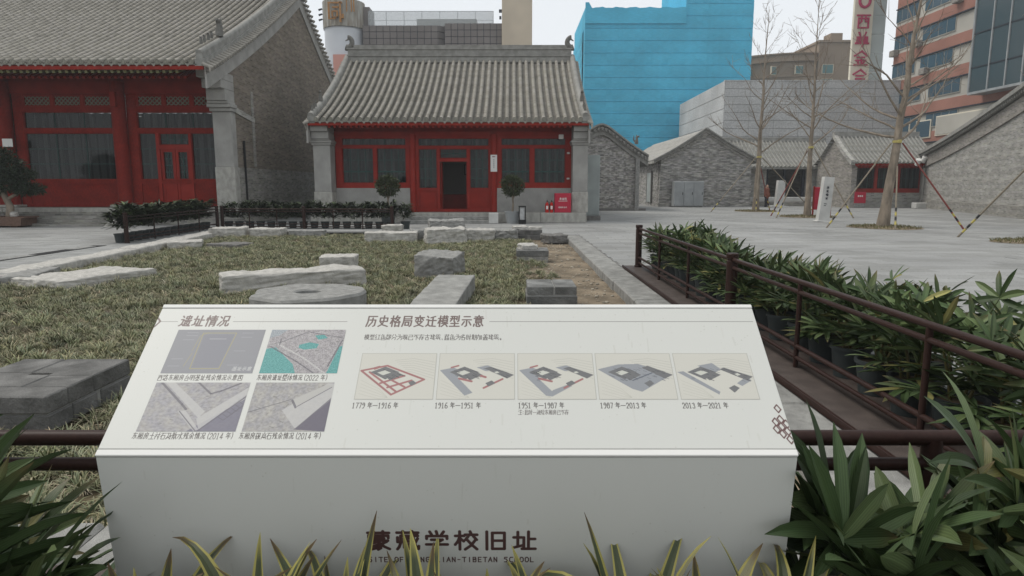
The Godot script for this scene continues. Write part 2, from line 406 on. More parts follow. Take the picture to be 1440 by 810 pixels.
func build_ground() -> void:
	var g := Geo.new()
	g.quad(V(-400, -0.5, 60), V(400, -0.5, 60), V(400, -0.5, -500), V(-400, -0.5, -500))
	struct("ground", g, M.ground)
	# bedding under the paving, left open over the sunken lawn
	g = Geo.new()
	var h := -0.012
	var le0 := left_edge(-2.6) + 0.3; var le1 := left_edge(-23.8) + 0.3
	g.quad(V(1.9, h, 8), V(60, h, 8), V(60, h, -75), V(1.9, h, -75))
	g.quad(V(-60, h, -23.95), V(1.9, h, -23.95), V(1.9, h, -75), V(-60, h, -75))
	g.quad(V(-60, h, 8), V(le0, h, 8), V(le0, h, -2.6), V(-60, h, -2.6))
	g.quad(V(-60, h, -2.6), V(le0, h, -2.6), V(le1, h, -23.95), V(-60, h, -23.95))
	g.quad(V(le0, h, 8), V(1.9, h, 8), V(1.9, h, -2.75), V(le0, h, -2.75))
	g.quad(V(0.95, h, -21.8), V(1.9, h, -21.8), V(1.9, h, -23.95), V(0.95, h, -23.95))
	var base := struct("plaza_paving", g, M.joint)
	# stone slabs: the nearest ones singly, the others as one part
	var cells := []
	var zi := 0
	while true:
		var z := 3.0 - zi * 0.45
		if z < -60.0: break
		var lim := 0.84 * absf(z) + 3.0
		var xi := -int(lim / 0.9) - 1
		while xi * 0.9 < lim:
			var x := xi * 0.9 + (0.45 if zi % 2 else 0.0)
			xi += 1
			if z > -1.6 and absf(x) > 3.0: continue
			if x < -11.0 and z < -28.0: continue
			if x < 3.0 and x > -8.5 and z < -31: continue
			var x0 := x - 0.444; var x1 := x + 0.444; var z0 := z - 0.219; var z1 := z + 0.219
			var whole := true
			# trim slabs where they meet the railing plate, the kerbs and the bed
			if x > 0.6 and z < 0.0 and z > -24.2:
				var cut := 3.26 if z1 > -13.28 else (2.205 if z1 > -22.03 else (0.9 if z1 > -23.96 else -99.0))
				if z1 > -1.0: cut = -99.0
				if x1 < cut + 0.05: continue
				if x0 < cut: x0 = cut; whole = false
			elif x < -8.0 and z > -24.3:
				var cut := left_edge(z) - 0.01
				if x0 > cut - 0.05: continue
				if x1 > cut: x1 = cut; whole = false
			elif z < -1.85 and z1 > -23.93:
				if z0 > -23.98: continue
				z1 = -23.95; whole = false
			cells.append([x, z, x * x + z * z, whole and x > 2.2 and absf(x) < absf(z) * 0.76 and z < -4.5, x0, x1, z0, z1])
		zi += 1
	var near := cells.filter(func(a): return a[3])
	near.sort_custom(func(a, b): return a[2] < b[2])
	var singled := {}
	for i in mini(290, near.size()): singled[near[i]] = true
	var variants := []
	for k in 6:
		g = Geo.new()
		var s := 0.85 + 0.045 * k
		g.col = Color(s, s, s * (0.985 + 0.005 * k))
		g.cbx(V(-0.444, -0.05, -0.219), V(0.444, 0.0, 0.219), 0.004)
		variants.append(g.mesh())
	g = Geo.new()
	for a in cells:
		var y := rng.randf_range(-0.0015, 0.0015)
		if singled.has(a):
			wput("paving_slab", variants[rng.randi() % 6], M.slab, base, Transform3D(Basis.IDENTITY, V(a[0], y, a[1])))
			continue
		var s := 0.85 + 0.045 * rng.randi_range(0, 5)
		g.col = Color(s, s, s * 0.99)
		var x0: float = a[4]; var x1: float = a[5]; var z0: float = a[6]; var z1: float = a[7]
		g.quad(V(x0, y, z1), V(x1, y, z1), V(x1, y, z0), V(x0, y, z0))
		g.quad(V(x0, y - 0.05, z1), V(x1, y - 0.05, z1), V(x1, y, z1), V(x0, y, z1))
	var rest := wpart("paving_slabs", g, M.slab, base)
	rest.set_meta("kind", "stuff")
	# sunken bed: dark lawn soil that turns to bare trodden earth along the right edging
	var f := FastNoiseLite.new()
	f.seed = 5; f.frequency = 0.02; f.fractal_octaves = 4
	g = Geo.new()
	var nx := 70; var nz := 110
	var grid := []
	for j in nz + 1:
		var row := []
		for i in nx + 1:
			var x := lerpf(-11.2, 1.85, float(i) / nx); var z := lerpf(-2.55, -24.1, float(j) / nz)
			var e := 0.5 + f.get_noise_2d(x * 60, z * 60) * 0.7
			var d := smoothstep(e - 0.15, e + 0.15, x)
			row.append([V(x, soil_height(x, z, f), z), Color(0.36, 0.36, 0.3).lerp(Color(1, 1, 1), d)])
		grid.append(row)
	for j in nz:
		for i in nx:
			var a: Array = grid[j][i]; var b: Array = grid[j][i + 1]; var c: Array = grid[j + 1][i + 1]; var d: Array = grid[j + 1][i]
			var nn: Vector3 = (b[0] - a[0]).cross(d[0] - a[0]).normalized()
			g.quadn(a[0], b[0], c[0], d[0], nn, nn, nn, nn, a[1], b[1], c[1], d[1])
	struct("soil", g, M.soil)
	var pb := MultiMesh.new()
	pb.transform_format = MultiMesh.TRANSFORM_3D; pb.use_colors = true; pb.mesh = rock(V(0.05, 0.032, 0.042), 3, 0.014, 0.012, 4); pb.instance_count = 900
	for i in 900:
		var px := 0.35 + 1.35 * pow(rng.randf(), 0.8); var pz := -2.9 - 18.6 * rng.randf()
		var sc := 0.3 + 1.1 * pow(rng.randf(), 3.0)
		pb.set_instance_transform(i, Transform3D(Basis(Vector3.UP, rng.randf() * TAU).scaled(V(sc, sc, sc)), V(px, soil_height(px, pz, f) + 0.004, pz)))
		var tn := rng.randf_range(0.5, 1.1)
		pb.set_instance_color(i, Color(tn, tn * 0.97, tn * 0.92))
	var po := MultiMeshInstance3D.new()
	po.name = "pebbles"; po.multimesh = pb; po.material_override = M.pebble
	add_child(po)
	tag(po, "small stones and crumbs scattered over the bare earth strip", "pebbles")
	po.set_meta("kind", "stuff")
	# edging stones of the bed
	var kr := thing("stone_kerb", "pale grey stone edging along bare earth, right side of lawn", "kerb", V(1.97, 0, -12))
	var z := -3.05
	while z > -21.9:
		var L := minf(rng.randf_range(1.3, 2.0), z + 22.0)
		if L < 0.3: break
		g = Geo.new()
		var s := rng.randf_range(0.85, 1.02)
		g.col = Color(s, s, s)
		g.cbx(V(1.735 + rng.randf_range(-0.015, 0.015), -0.42, z - L + 0.008), V(2.2, rng.randf_range(-0.004, 0.004) + 0.004, z - 0.008), 0.022)
		wpart("kerb_stone", g, M.kerb, kr)
		z -= L
	g = Geo.new()
	g.cbx(V(0.95, -0.4, -22.02), V(1.73, 0.02, -21.62), 0.02)
	wpart("kerb_stone", g, M.darkstone, kr)
	var kf := thing("stone_kerb", "whitish stone edging beneath the front rail beside the board", "kerb", V(-2, 0, -2.8))
	var x := -9.0
	while x < 1.7:
		var L := minf(rng.randf_range(1.4, 1.9), 1.72 - x)
		if L < 0.2: break
		g = Geo.new()
		g.cbx(V(x + 0.006, -0.4, -3.02), V(x + L - 0.006, rng.randf_range(0.0, 0.008), -2.62), 0.02)
		wpart("kerb_stone", g, M.kerb, kf)
		x += L
	var kl := thing("stone_kerb", "long whitish stone edging on the left side of the lawn", "kerb", V(-9.9, 0, -15))
	z = -5.0
	while z > -23.8:
		var L := minf(rng.randf_range(1.8, 2.8), z + 23.9)
		if L < 0.3: break
		var a := V(left_edge(z), 0, z); var b := V(left_edge(z - L), 0, z - L)
		var bas := Basis.looking_at(b - a, Vector3.UP)
		var m := rock(V(0.6 + rng.randf_range(-0.05, 0.05), 0.3, L - 0.02), 40 + int(-z), 0.05, 0.025, 9)
		wput("kerb_stone", m, M.palestone, kl, Transform3D(bas, (a + b) / 2 + V(0.3, -0.1 + rng.randf_range(0, 0.02), 0)))
		z -= L
	# drain channel left of the edging
	var dr := thing("drain_channel", "dark drain strip with patchy pale covers beside left edging", "drain", V(-11.2, 0, -15.5))
	g = Geo.new()
	g.bx(-11.42, -11.06, 0.003, 0.008, -18.2, -10.5)
	wpart("channel", g, M.black, dr)
	z = -10.6
	while z > -18.0:
		var L := rng.randf_range(0.35, 0.7)
		if rng.randf() < 0.55:
			g = Geo.new()
			g.cbx(V(-11.38, 0.006, z - L), V(-11.1, 0.022, z - 0.03), 0.006)
			wpart("cover", g, M.greystone, dr)
		z -= L

# a worn stone: a rounded box roughened by noise
func rock(size: Vector3, sd: int, r: float, amp: float, n := 10, taper := 0.0) -> ArrayMesh:
	var f := FastNoiseLite.new()
	f.seed = sd; f.frequency = 1.0; f.fractal_octaves = 4
	var h := size / 2.0
	var st := SurfaceTool.new()
	st.begin(Mesh.PRIMITIVE_TRIANGLES)
	var ends := minf(h.x, minf(h.y, h.z)) * 0.95
	r = minf(r, ends)
	for face in 6:
		var ax := face / 2; var s := 1.0 if face % 2 else -1.0
		var gr := []
		for j in n + 1:
			var row := []
			for i in n + 1:
				var q := Vector3.ZERO
				q[ax] = s; q[(ax + 1) % 3] = -1.0 + 2.0 * i / n; q[(ax + 2) % 3] = -1.0 + 2.0 * j / n
				var p := q * h
				var inner := p.clamp(-(h - Vector3.ONE * r), h - Vector3.ONE * r)
				var d := (p - inner)
				var o := d.normalized()
				p = inner + o * r
				p += o * (f.get_noise_3d(p.x * 1.5, p.y * 1.5, p.z * 1.5) * amp * 1.3 - absf(f.get_noise_3d(p.x * 5 + 7, p.y * 5, p.z * 5)) * amp * 1.1 + f.get_noise_3d(p.x * 16 + 7, p.y * 16, p.z * 16) * amp * 0.3)
				if taper != 0.0:
					var k := 1.0 - taper * (p.y / h.y * 0.5 + 0.5)
					p.x *= k; p.z *= k
				row.append(p)
			gr.append(row)
		for j in n:
			for i in n:
				var a: Vector3 = gr[j][i]; var b: Vector3 = gr[j][i + 1]; var c: Vector3 = gr[j + 1][i + 1]; var d: Vector3 = gr[j + 1][i]
				for t in ([[a, c, b], [a, d, c]] if s > 0 else [[a, b, c], [a, c, d]]):
					for p in t: st.add_vertex(p)
	st.generate_normals()
	return st.commit()

func stone(label: String, at: Vector3, size: Vector3, turn: float, sd: int, mt: String, r := 0.05, amp := 0.03, tilt := Vector3.ZERO, called := "old_stone", taper := 0.0) -> Node3D:
	var o := inst(numbered(called), rock(size, sd, r * 0.55, amp, 20, taper), M[mt], self)
	o.position = at + V(0, size.y / 2, 0)
	o.rotation = tilt + V(0, turn, 0)
	tag(o, label, "stone", "old stones lying in the lawn")
	return o

func brick_stack(label: String, at: Vector3, turn: float, rows: Array, mt: String, group: String) -> Node3D:
	# rows: [y0, height, [[x0, x1, z0, z1], ...]]
	var o := thing("brick_pier", label, "brick pier", at, turn, group)
	for r in rows:
		for b in r[2]:
			var g := Geo.new()
			var s := rng.randf_range(0.8, 1.15)
			g.col = Color(s, s, s)
			var e := 0.005
			g.cbx(V(b[0] + e + rng.randf_range(-0.004, 0.004), r[0] + e, b[2] + e), V(b[1] - e, r[0] + r[1], b[3] - e + rng.randf_range(-0.004, 0.006)), 0.009)
			part("brick", g, M[mt], o)
	var m := Geo.new()
	var lo := V(9, 9, 9); var hi := V(-9, -9, -9)
	for r in rows:
		for b in r[2]:
			lo = lo.min(V(b[0], r[0], b[2])); hi = hi.max(V(b[1], r[0] + r[1], b[3]))
	m.bx(lo.x + 0.02, hi.x - 0.02, lo.y, hi.y - 0.012, lo.z + 0.02, hi.z - 0.02)
	part("mortar", m, M.greystone, o)
	return o

func build_stones() -> void:
	var gy := -0.16
	stone("flat grey slab in the grass cut off by the left edge", V(-9.25, gy, -12.2), V(1.2, 0.21, 1.6), 0.3, 1, "greystone", 0.05, 0.03)
	stone("broad flat pointed slab of grey stone, left part of lawn", V(-7.75, gy, -12.1), V(1.25, 0.21, 1.95), -0.35, 2, "palestone", 0.05, 0.04)
	stone("small flat pale stone in the far left grass", V(-9.25, gy, -18.9), V(0.9, 0.25, 0.9), 0.4, 3, "palestone", 0.05, 0.04)
	stone("low dark flat stone sunk in the far left grass", V(-8.0, gy, -19.0), V(1.0, 0.17, 0.8), -0.2, 4, "darkstone", 0.05, 0.03)
	stone("long pale rough stone beam lying behind the holed stone", V(-3.72, gy, -11.35), V(2.35, 0.36, 0.62), 0.42, 5, "palestone", 0.09, 0.05)
	stone("squarish pale stone block behind the long stone beam", V(-3.56, gy, -13.7), V(0.72, 0.36, 0.55), 0.05, 6, "palestone", 0.05, 0.03)
	stone("rough chipped grey block in the middle of the lawn", V(-1.4, gy, -12.9), V(0.82, 0.5, 0.75), -0.25, 7, "greystone", 0.05, 0.05, V(0.1, 0, -0.05))
	stone("smooth tilted rectangular slab just behind the board", V(-0.98, gy - 0.02, -9.75), V(0.62, 0.3, 2.3), -0.06, 8, "kerb", 0.025, 0.012, V(0.045, 0, 0))
	stone("long pale beam stone at the back of the lawn", V(-3.75, gy, -20.9), V(1.6, 0.36, 0.7), 0.1, 9, "palestone", 0.06, 0.04)
	stone("darker beam stone set beside the long pale one, back of lawn", V(-2.75, gy, -21.7), V(1.1, 0.4, 0.8), 0.15, 10, "greystone", 0.06, 0.05)
	stone("small pale capstone lying on the back row of stones", V(-4.15, 0.02, -23.3), V(0.72, 0.26, 0.5), 0.0, 11, "palestone", 0.06, 0.04)
	stone("largest rough boulder of the back row, pale top", V(-2.05, gy, -20.6), V(1.25, 0.5, 0.9), 0.2, 12, "palestone", 0.08, 0.07)
	stone("flat stone laid over the largest back boulder", V(-2.1, 0.2, -21.6), V(1.15, 0.35, 0.7), 0.15, 13, "greystone", 0.07, 0.06)
	stone("rough whitish boulder right of the largest one, back row", V(-1.05, gy, -21.4), V(1.0, 0.42, 0.75), 0.05, 14, "palestone", 0.08, 0.06)
	stone("low sloping grey boulder next to the back brick pier", V(-0.3, gy, -21.8), V(0.95, 0.38, 0.7), -0.25, 15, "greystone", 0.1, 0.07)
	stone("leftmost of three flat pale stones under the back fence", V(-9.7, gy, -22.9), V(1.15, 0.38, 0.8), 0.2, 16, "palestone", 0.06, 0.05)
	stone("middle of three flat pale stones under the back fence", V(-8.45, gy, -23.2), V(1.1, 0.33, 0.7), 0.0, 17, "palestone", 0.06, 0.04)
	stone("rightmost of three flat pale stones under the back fence", V(-7.1, gy, -23.3), V(1.2, 0.26, 0.6), 0.05, 18, "greystone", 0.06, 0.04)
	# holed stone: an eight-cornered slab with a round socket
	var o := thing("holed_stone", "eight-cornered grey stone slab with a round socket hole", "stone", V(-2.93, gy, -9.5), 0.0, "old stones lying in the lawn")
	var g := Geo.new()
	var k := 48
	var H := 0.27
	for i in k:
		var pr := []
		for a in [i, i + 1]:
			var t: float = TAU * (a % k) / k
			var w: float = fposmod(t + 0.2, TAU / 8) - TAU / 16
			var ro: float = (0.86 + 0.03 * sin(t * 3 + 1) + 0.02 * sin(t * 7)) * cos(TAU / 16) / cos(w) * 0.97
			pr.append([V(cos(t), 0, -sin(t)), ro])
		var c0: Vector3 = pr[0][0]; var c1: Vector3 = pr[1][0]; var r0: float = pr[0][1]; var r1: float = pr[1][1]
		var U := Vector3.UP
		g.quad(c0 * 0.21 + U * H, c0 * (r0 - 0.03) + U * H, c1 * (r1 - 0.03) + U * H, c1 * 0.21 + U * H)
		g.quad(c0 * (r0 - 0.03) + U * H, c0 * r0 + U * (H - 0.035), c1 * r1 + U * (H - 0.035), c1 * (r1 - 0.03) + U * H)
		g.quad(c0 * r0 + U * (H - 0.035), c0 * r0, c1 * r1, c1 * r1 + U * (H - 0.035))
		g.quad(c0 * 0.185 + U * (H - 0.02), c0 * 0.21 + U * H, c1 * 0.21 + U * H, c1 * 0.185 + U * (H - 0.02))
		g.quad(c0 * 0.17 + U * (H - 0.24), c0 * 0.185 + U * (H - 0.02), c1 * 0.185 + U * (H - 0.02), c1 * 0.17 + U * (H - 0.24))
		g.tri(U * (H - 0.245), c0 * 0.17 + U * (H - 0.24), c1 * 0.17 + U * (H - 0.24))
	part("slab", g, M.greystone, o)
	# brick piers
	var R := []
	R.append([0.0, 0.125, [[-0.35, -0.05, 0.2, 0.38], [-0.05, 0.35, 0.2, 0.38], [-0.35, 0.0, -0.38, 0.2], [0.0, 0.35, -0.38, 0.2]]])
	R.append([0.13, 0.125, [[-0.36, 0.36, 0.1, 0.39], [-0.36, 0.36, -0.39, 0.1]]])
	R.append([0.26, 0.125, [[-0.35, 0.03, -0.38, 0.38], [0.03, 0.35, -0.38, 0.38]]])
	brick_stack("dark brick pier at the grass edge, nearest the board", V(0.56, -0.17, -9.6), 0.0, R, "palebrick", "brick piers in the lawn")
	R = [[0.0, 0.14, [[-0.37, 0.0, -0.38, 0.38], [0.0, 0.37, -0.38, 0.38]]], [0.145, 0.15, [[-0.38, 0.38, -0.4, 0.4]]]]
	brick_stack("low grey brick pier with a pale stone on top, mid lawn", V(0.48, -0.17, -15.9), 0.0, R, "palebrick", "brick piers in the lawn")
	stone("pale lump of stone resting on the mid brick pier", V(0.38, 0.1, -15.9), V(0.42, 0.15, 0.4), 0.3, 21, "palestone", 0.06, 0.04)
	R = [[0.0, 0.16, [[-0.5, 0.0, -0.3, 0.3], [0.0, 0.5, -0.3, 0.3]]], [0.165, 0.17, [[-0.5, -0.1, -0.3, 0.3], [-0.1, 0.5, -0.3, 0.3]]]]
	brick_stack("far brick pier at the back right corner of lawn", V(0.5, -0.16, -22.3), 0.0, R, "oldbrick", "brick piers in the lawn")
	stone("left pale slab lying on the far brick pier", V(0.26, 0.165, -22.3), V(0.5, 0.14, 0.5), 0.1, 22, "palestone", 0.05, 0.03)
	stone("right pale slab lying on the far brick pier", V(0.78, 0.165, -22.3), V(0.46, 0.11, 0.5), -0.1, 23, "palestone", 0.05, 0.03)
	stone("dark rubble stone between far brick pier and kerb", V(1.3, gy, -20.7), V(0.7, 0.3, 0.6), 0.4, 24, "darkstone", 0.08, 0.06)
	R = []
	R.append([0.0, 0.132, [[-0.45, -0.16, -0.1, 0.52], [-0.16, 0.44, 0.24, 0.52], [-0.16, 0.44, -0.06, 0.24], [-0.45, 0.44, -0.52, -0.1]]])
	R.append([0.138, 0.135, [[-0.46, 0.44, 0.28, 0.52], [0.1, 0.44, -0.02, 0.28], [-0.46, 0.1, -0.1, 0.28], [-0.1, 0.44, -0.52, -0.02], [-0.46, -0.1, -0.52, -0.1]]])
	brick_stack("large dark old brick block at left beside the board", V(-3.68, -0.12, -5.0), 0.0, R, "oldbrick", "brick piers in the lawn")

func covered(x: float, z: float, list: Array) -> bool:
	for b in list:
		var d := Vector2(x - b[0], z - b[1]).rotated(b[4])
		if absf(d.x) < b[2] and absf(d.y) < b[3]: return true
	return false
func build_grass() -> void:
	var holes := []
	for c in get_children():
		if c is Node3D and c.get_meta("category", "") in ["stone", "brick pier"]:
			var ab := AABB()
			if c is MeshInstance3D: ab = c.mesh.get_aabb()
			else: ab = AABB(V(-0.5, 0, -0.5), V(1, 1, 1)) if c.get_meta("category") == "brick pier" else AABB(V(-0.82, 0, -0.82), V(1.64, 1, 1.64))
			holes.append([c.position.x, c.position.z, ab.size.x / 2 - 0.02, ab.size.z / 2 - 0.02, c.rotation.y])
	var f := FastNoiseLite.new()
	f.seed = 5; f.frequency = 0.02; f.fractal_octaves = 4
	var pf := FastNoiseLite.new()
	pf.seed = 77; pf.frequency = 0.5; pf.fractal_octaves = 3
	for kind in 2:
		var g := Geo.new()
		var r := RandomNumberGenerator.new()
		r.seed = 300 + kind
		for i in (22 if kind == 0 else 16):
			var a := r.randf() * TAU
			var lean := r.randf_range(0.05, 0.9) if kind == 0 else r.randf_range(0.5, 1.4)
			var d := V(cos(a) * sin(lean), cos(lean), sin(a) * sin(lean))
			var s := r.randf_range(0.7, 1.15)
			var c := Color(0.19, 0.212, 0.13) if kind == 0 else Color(0.38, 0.34, 0.245)
			var tip := Color(0.38, 0.345, 0.24) if r.randf() < 0.55 else c * 1.2
			g.blade(V(cos(a), 0, sin(a)) * r.randf_range(0.0, 0.035), d, V(cos(a), 0.4, sin(a)).normalized() if lean < 0.3 else Vector3.UP, r.randf_range(0.09, 0.19), r.randf_range(0.006, 0.01), r.randf_range(5, 16), 3, 0.0, 0.2, c * s, c * s * 0.9, tip * s)
		var spots := []
		var n := 27000 if kind == 0 else 6500
		for i in n:
			var z := -2.9 - 20.9 * pow(rng.randf(), 1.25)
			var x := rng.randf_range(-10.2, 1.1)
			if x < -0.79 * absf(z) - 0.6 or not in_pit(x, z) or x < left_edge(z) + 0.62: continue
			var e := 0.5 + f.get_noise_2d(x * 60, z * 60) * 0.7
			if x > e + rng.randf_range(-0.25, 0.1): continue
			var pn := pf.get_noise_2d(x * 1.6, z * 1.6)
			if kind == 0 and pn < -0.42 and rng.randf() < 0.75: continue
			if kind == 1 and pn > 0.1 and rng.randf() < 0.8: continue
			if covered(x, z, holes): continue
			spots.append([x, z, pn])
		var mm := MultiMesh.new()
		mm.transform_format = MultiMesh.TRANSFORM_3D; mm.use_colors = true; mm.mesh = g.mesh(); mm.instance_count = spots.size()
		for i in spots.size():
			var s := rng.randf_range(0.55, 1.2) + 0.35 * pf.get_noise_2d(spots[i][0] * 7.0, spots[i][1] * 7.0)
			var b := Basis(Vector3.UP, rng.randf() * TAU).scaled(V(s, s * rng.randf_range(0.6, 1.05), s))
			mm.set_instance_transform(i, Transform3D(b, V(spots[i][0], soil_height(spots[i][0], spots[i][1], f) - 0.005, spots[i][1])))
			var t: float = rng.randf_range(0.65, 1.3) + spots[i][2] * 0.25
			mm.set_instance_color(i, Color(t * rng.randf_range(0.95, 1.15), t, t * rng.randf_range(0.85, 1.1)))
		var o := MultiMeshInstance3D.new()
		o.name = ["lawn_grass", "dry_grass"][kind]
		o.multimesh = mm; o.material_override = M.grass
		add_child(o)
		tag(o, ["tufted greenish winter lawn grass between the old stones", "dry straw-coloured grass scattered through the lawn"][kind], "grass")
		o.set_meta("kind", "stuff")

# ---- halls -------------------------------------------------------------
func slope(ze: float, ye: float, zr: float, yr: float, sag: float, seg: float) -> Array:
	var fine := []
	for i in 201:
		var t := i / 200.0
		fine.append(V(0, lerpf(ye, yr, t * (1.0 - sag) + t * t * sag), lerpf(ze, zr, t)))
	var L := 0.0
	for i in 200: L += fine[i].distance_to(fine[i + 1])
	var n := int(round(L / seg)); var st := L / n
	var out := [fine[0]]
	var acc := 0.0
	for i in 200:
		acc += fine[i].distance_to(fine[i + 1])
		if acc >= st * out.size() - 1e-4 and out.size() < n: out.append(fine[i + 1])
	out.append(fine[200])
	return out
# one course of half-round cover tiles running up the slope, with its round end tile
func tile_row(pts: Array, r: float, sd: int, cap := true, k := 5) -> ArrayMesh:
	var q := RandomNumberGenerator.new()
	q.seed = sd
	var g := Geo.new()
	for i in pts.size() - 1:
		var a: Vector3 = pts[i]; var b: Vector3 = pts[i + 1]
		var d := (b - a).normalized()
		var up := Vector3.RIGHT.cross(d)
		if up.y < 0: up = -up
		b += d * 0.03
		var tone := q.randf_range(0.78, 1.12)
		if q.randf() < 0.05: tone *= 1.25
		for piece in 2:
			var s0 := 0.0 if piece == 0 else 0.16
			var s1 := 0.16 if piece == 0 else 1.0
			var p0 := a.lerp(b, s0); var p1 := a.lerp(b, s1)
			var r0 := r * lerpf(1.04, 0.88, s0); var r1 := r * lerpf(1.04, 0.88, s1)
			g.col = Color(1, 1, 0.97) * (tone * (1.55 if piece == 0 else 1.0))
			for j in k:
				var t0 := PI * j / k; var t1 := PI * (j + 1) / k
				var o0 := Vector3.RIGHT * cos(t0) + up * sin(t0); var o1 := Vector3.RIGHT * cos(t1) + up * sin(t1)
				if d.z < 0: g.quadn(p0 + o0 * r0, p1 + o0 * r1, p1 + o1 * r1, p0 + o1 * r0, o0, o0, o1, o1)
				else: g.quadn(p1 + o0 * r1, p0 + o0 * r0, p0 + o1 * r0, p1 + o1 * r1, o0, o0, o1, o1)
	if cap:
		g.col = Color(0.85, 0.86, 0.82)
		var a: Vector3 = pts[0]
		g.lathe([Vector2(0, 0.05), Vector2(r * 0.45, 0.05), Vector2(r * 0.5, 0.035), Vector2(r * 0.85, 0.035), Vector2(r * 0.9, 0.05), Vector2(r * 1.05, 0.05), Vector2(r * 1.05, -0.06)].map(func(p): return p), 10, a + V(0, 0.0, 0.0), Basis(Vector3.RIGHT, PI / 2))
	return g.mesh()
func drip_tile(w: float) -> ArrayMesh:
	var g := Geo.new()
	var p := PackedVector2Array()
	for i in 7: p.append(Vector2(lerpf(-w, w, i / 6.0), -0.02 - 0.05 * (1.0 - pow(absf(i / 3.0 - 1.0), 2))))
	p.append_array(PackedVector2Array([Vector2(w * 0.85, -0.08), Vector2(w * 0.4, -0.14), Vector2(0, -0.2), Vector2(-w * 0.4, -0.14), Vector2(-w * 0.85, -0.08)]))
	g.prism(p, -0.012, 0.012)
	return g.mesh()
func tile_bed(pts: Array, x0: float, x1: float, lift := 0.0) -> Geo:
	var g := Geo.new()
	var q := RandomNumberGenerator.new()
	q.seed = 9
	for i in pts.size() - 1:
		for h in 2:
			var a: Vector3 = pts[i].lerp(pts[i + 1], h * 0.5); var b: Vector3 = pts[i].lerp(pts[i + 1], h * 0.5 + 0.5)
			var s := q.randf_range(0.85, 1.15)
			g.col = Color(s, s, s)
			a.y += lift + 0.028; b.y += lift + 0.004
			var c := a - V(0, 0.028, 0)
			if b.z < a.z:
				g.quad(V(x0, a.y, a.z), V(x1, a.y, a.z), V(x1, b.y, b.z), V(x0, b.y, b.z))
				g.quad(V(x0, c.y, c.z), V(x1, c.y, c.z), V(x1, a.y, a.z), V(x0, a.y, a.z))
			else:
				g.quad(V(x1, a.y, a.z), V(x0, a.y, a.z), V(x0, b.y, b.z), V(x1, b.y, b.z))
	return g
# a rectangular band that follows the slope
func sweep(g: Geo, pts: Array, xa: float, xb: float, ya: float, yb: float) -> void:
	for i in pts.size() - 1:
		var a: Vector3 = pts[i]; var b: Vector3 = pts[i + 1]
		var A := [V(xa, a.y + ya, a.z), V(xb, a.y + ya, a.z), V(xb, a.y + yb, a.z), V(xa, a.y + yb, a.z)]
		var B := [V(xa, b.y + ya, b.z), V(xb, b.y + ya, b.z), V(xb, b.y + yb, b.z), V(xa, b.y + yb, b.z)]
		var s := Vector3.UP
		g.out(A[0], A[1], B[1], B[0], -s); g.out(A[3], A[2], B[2], B[3], s)
		g.out(A[0], A[3], B[3], B[0], Vector3.LEFT); g.out(A[1], A[2], B[2], B[1], Vector3.RIGHT)
		if i == 0: g.out(A[0], A[1], A[2], A[3], a - b)
		if i == pts.size() - 2: g.out(B[0], B[1], B[2], B[3], b - a)
func beast(h: float) -> ArrayMesh:
	var g := Geo.new()
	g.tube([V(0, 0, 0.0), V(0, h * 0.25, 0.0), V(0, h * 0.5, 0.02), V(0, h * 0.68, 0.06 * h)], [h * 0.2, h * 0.22, h * 0.15, h * 0.1], 7)
	g.tube([V(0, h * 0.6, -0.02), V(0, h * 0.8, 0.05 * h), V(0, h * 0.84, h * 0.3)], [h * 0.12, h * 0.15, h * 0.07], 7)
	g.tube([V(0, h * 0.2, -h * 0.12), V(0, h * 0.5, -h * 0.32), V(0, h * 0.95, -h * 0.3)], [h * 0.09, h * 0.08, h * 0.03], 6)
	g.tube([V(h * 0.07, h * 0.86, 0), V(h * 0.1, h * 1.02, -h * 0.05)], [h * 0.045, h * 0.015], 5)
	g.tube([V(-h * 0.07, h * 0.86, 0), V(-h * 0.1, h * 1.02, -h * 0.05)], [h * 0.045, h * 0.015], 5)
	return g.mesh()
func rail(g: Geo, x0: float, x1: float, y0: float, y1: float, z: float, d := 0.06) -> void:
	g.bx(x0, x1, y0, y1, z - d, z + d)
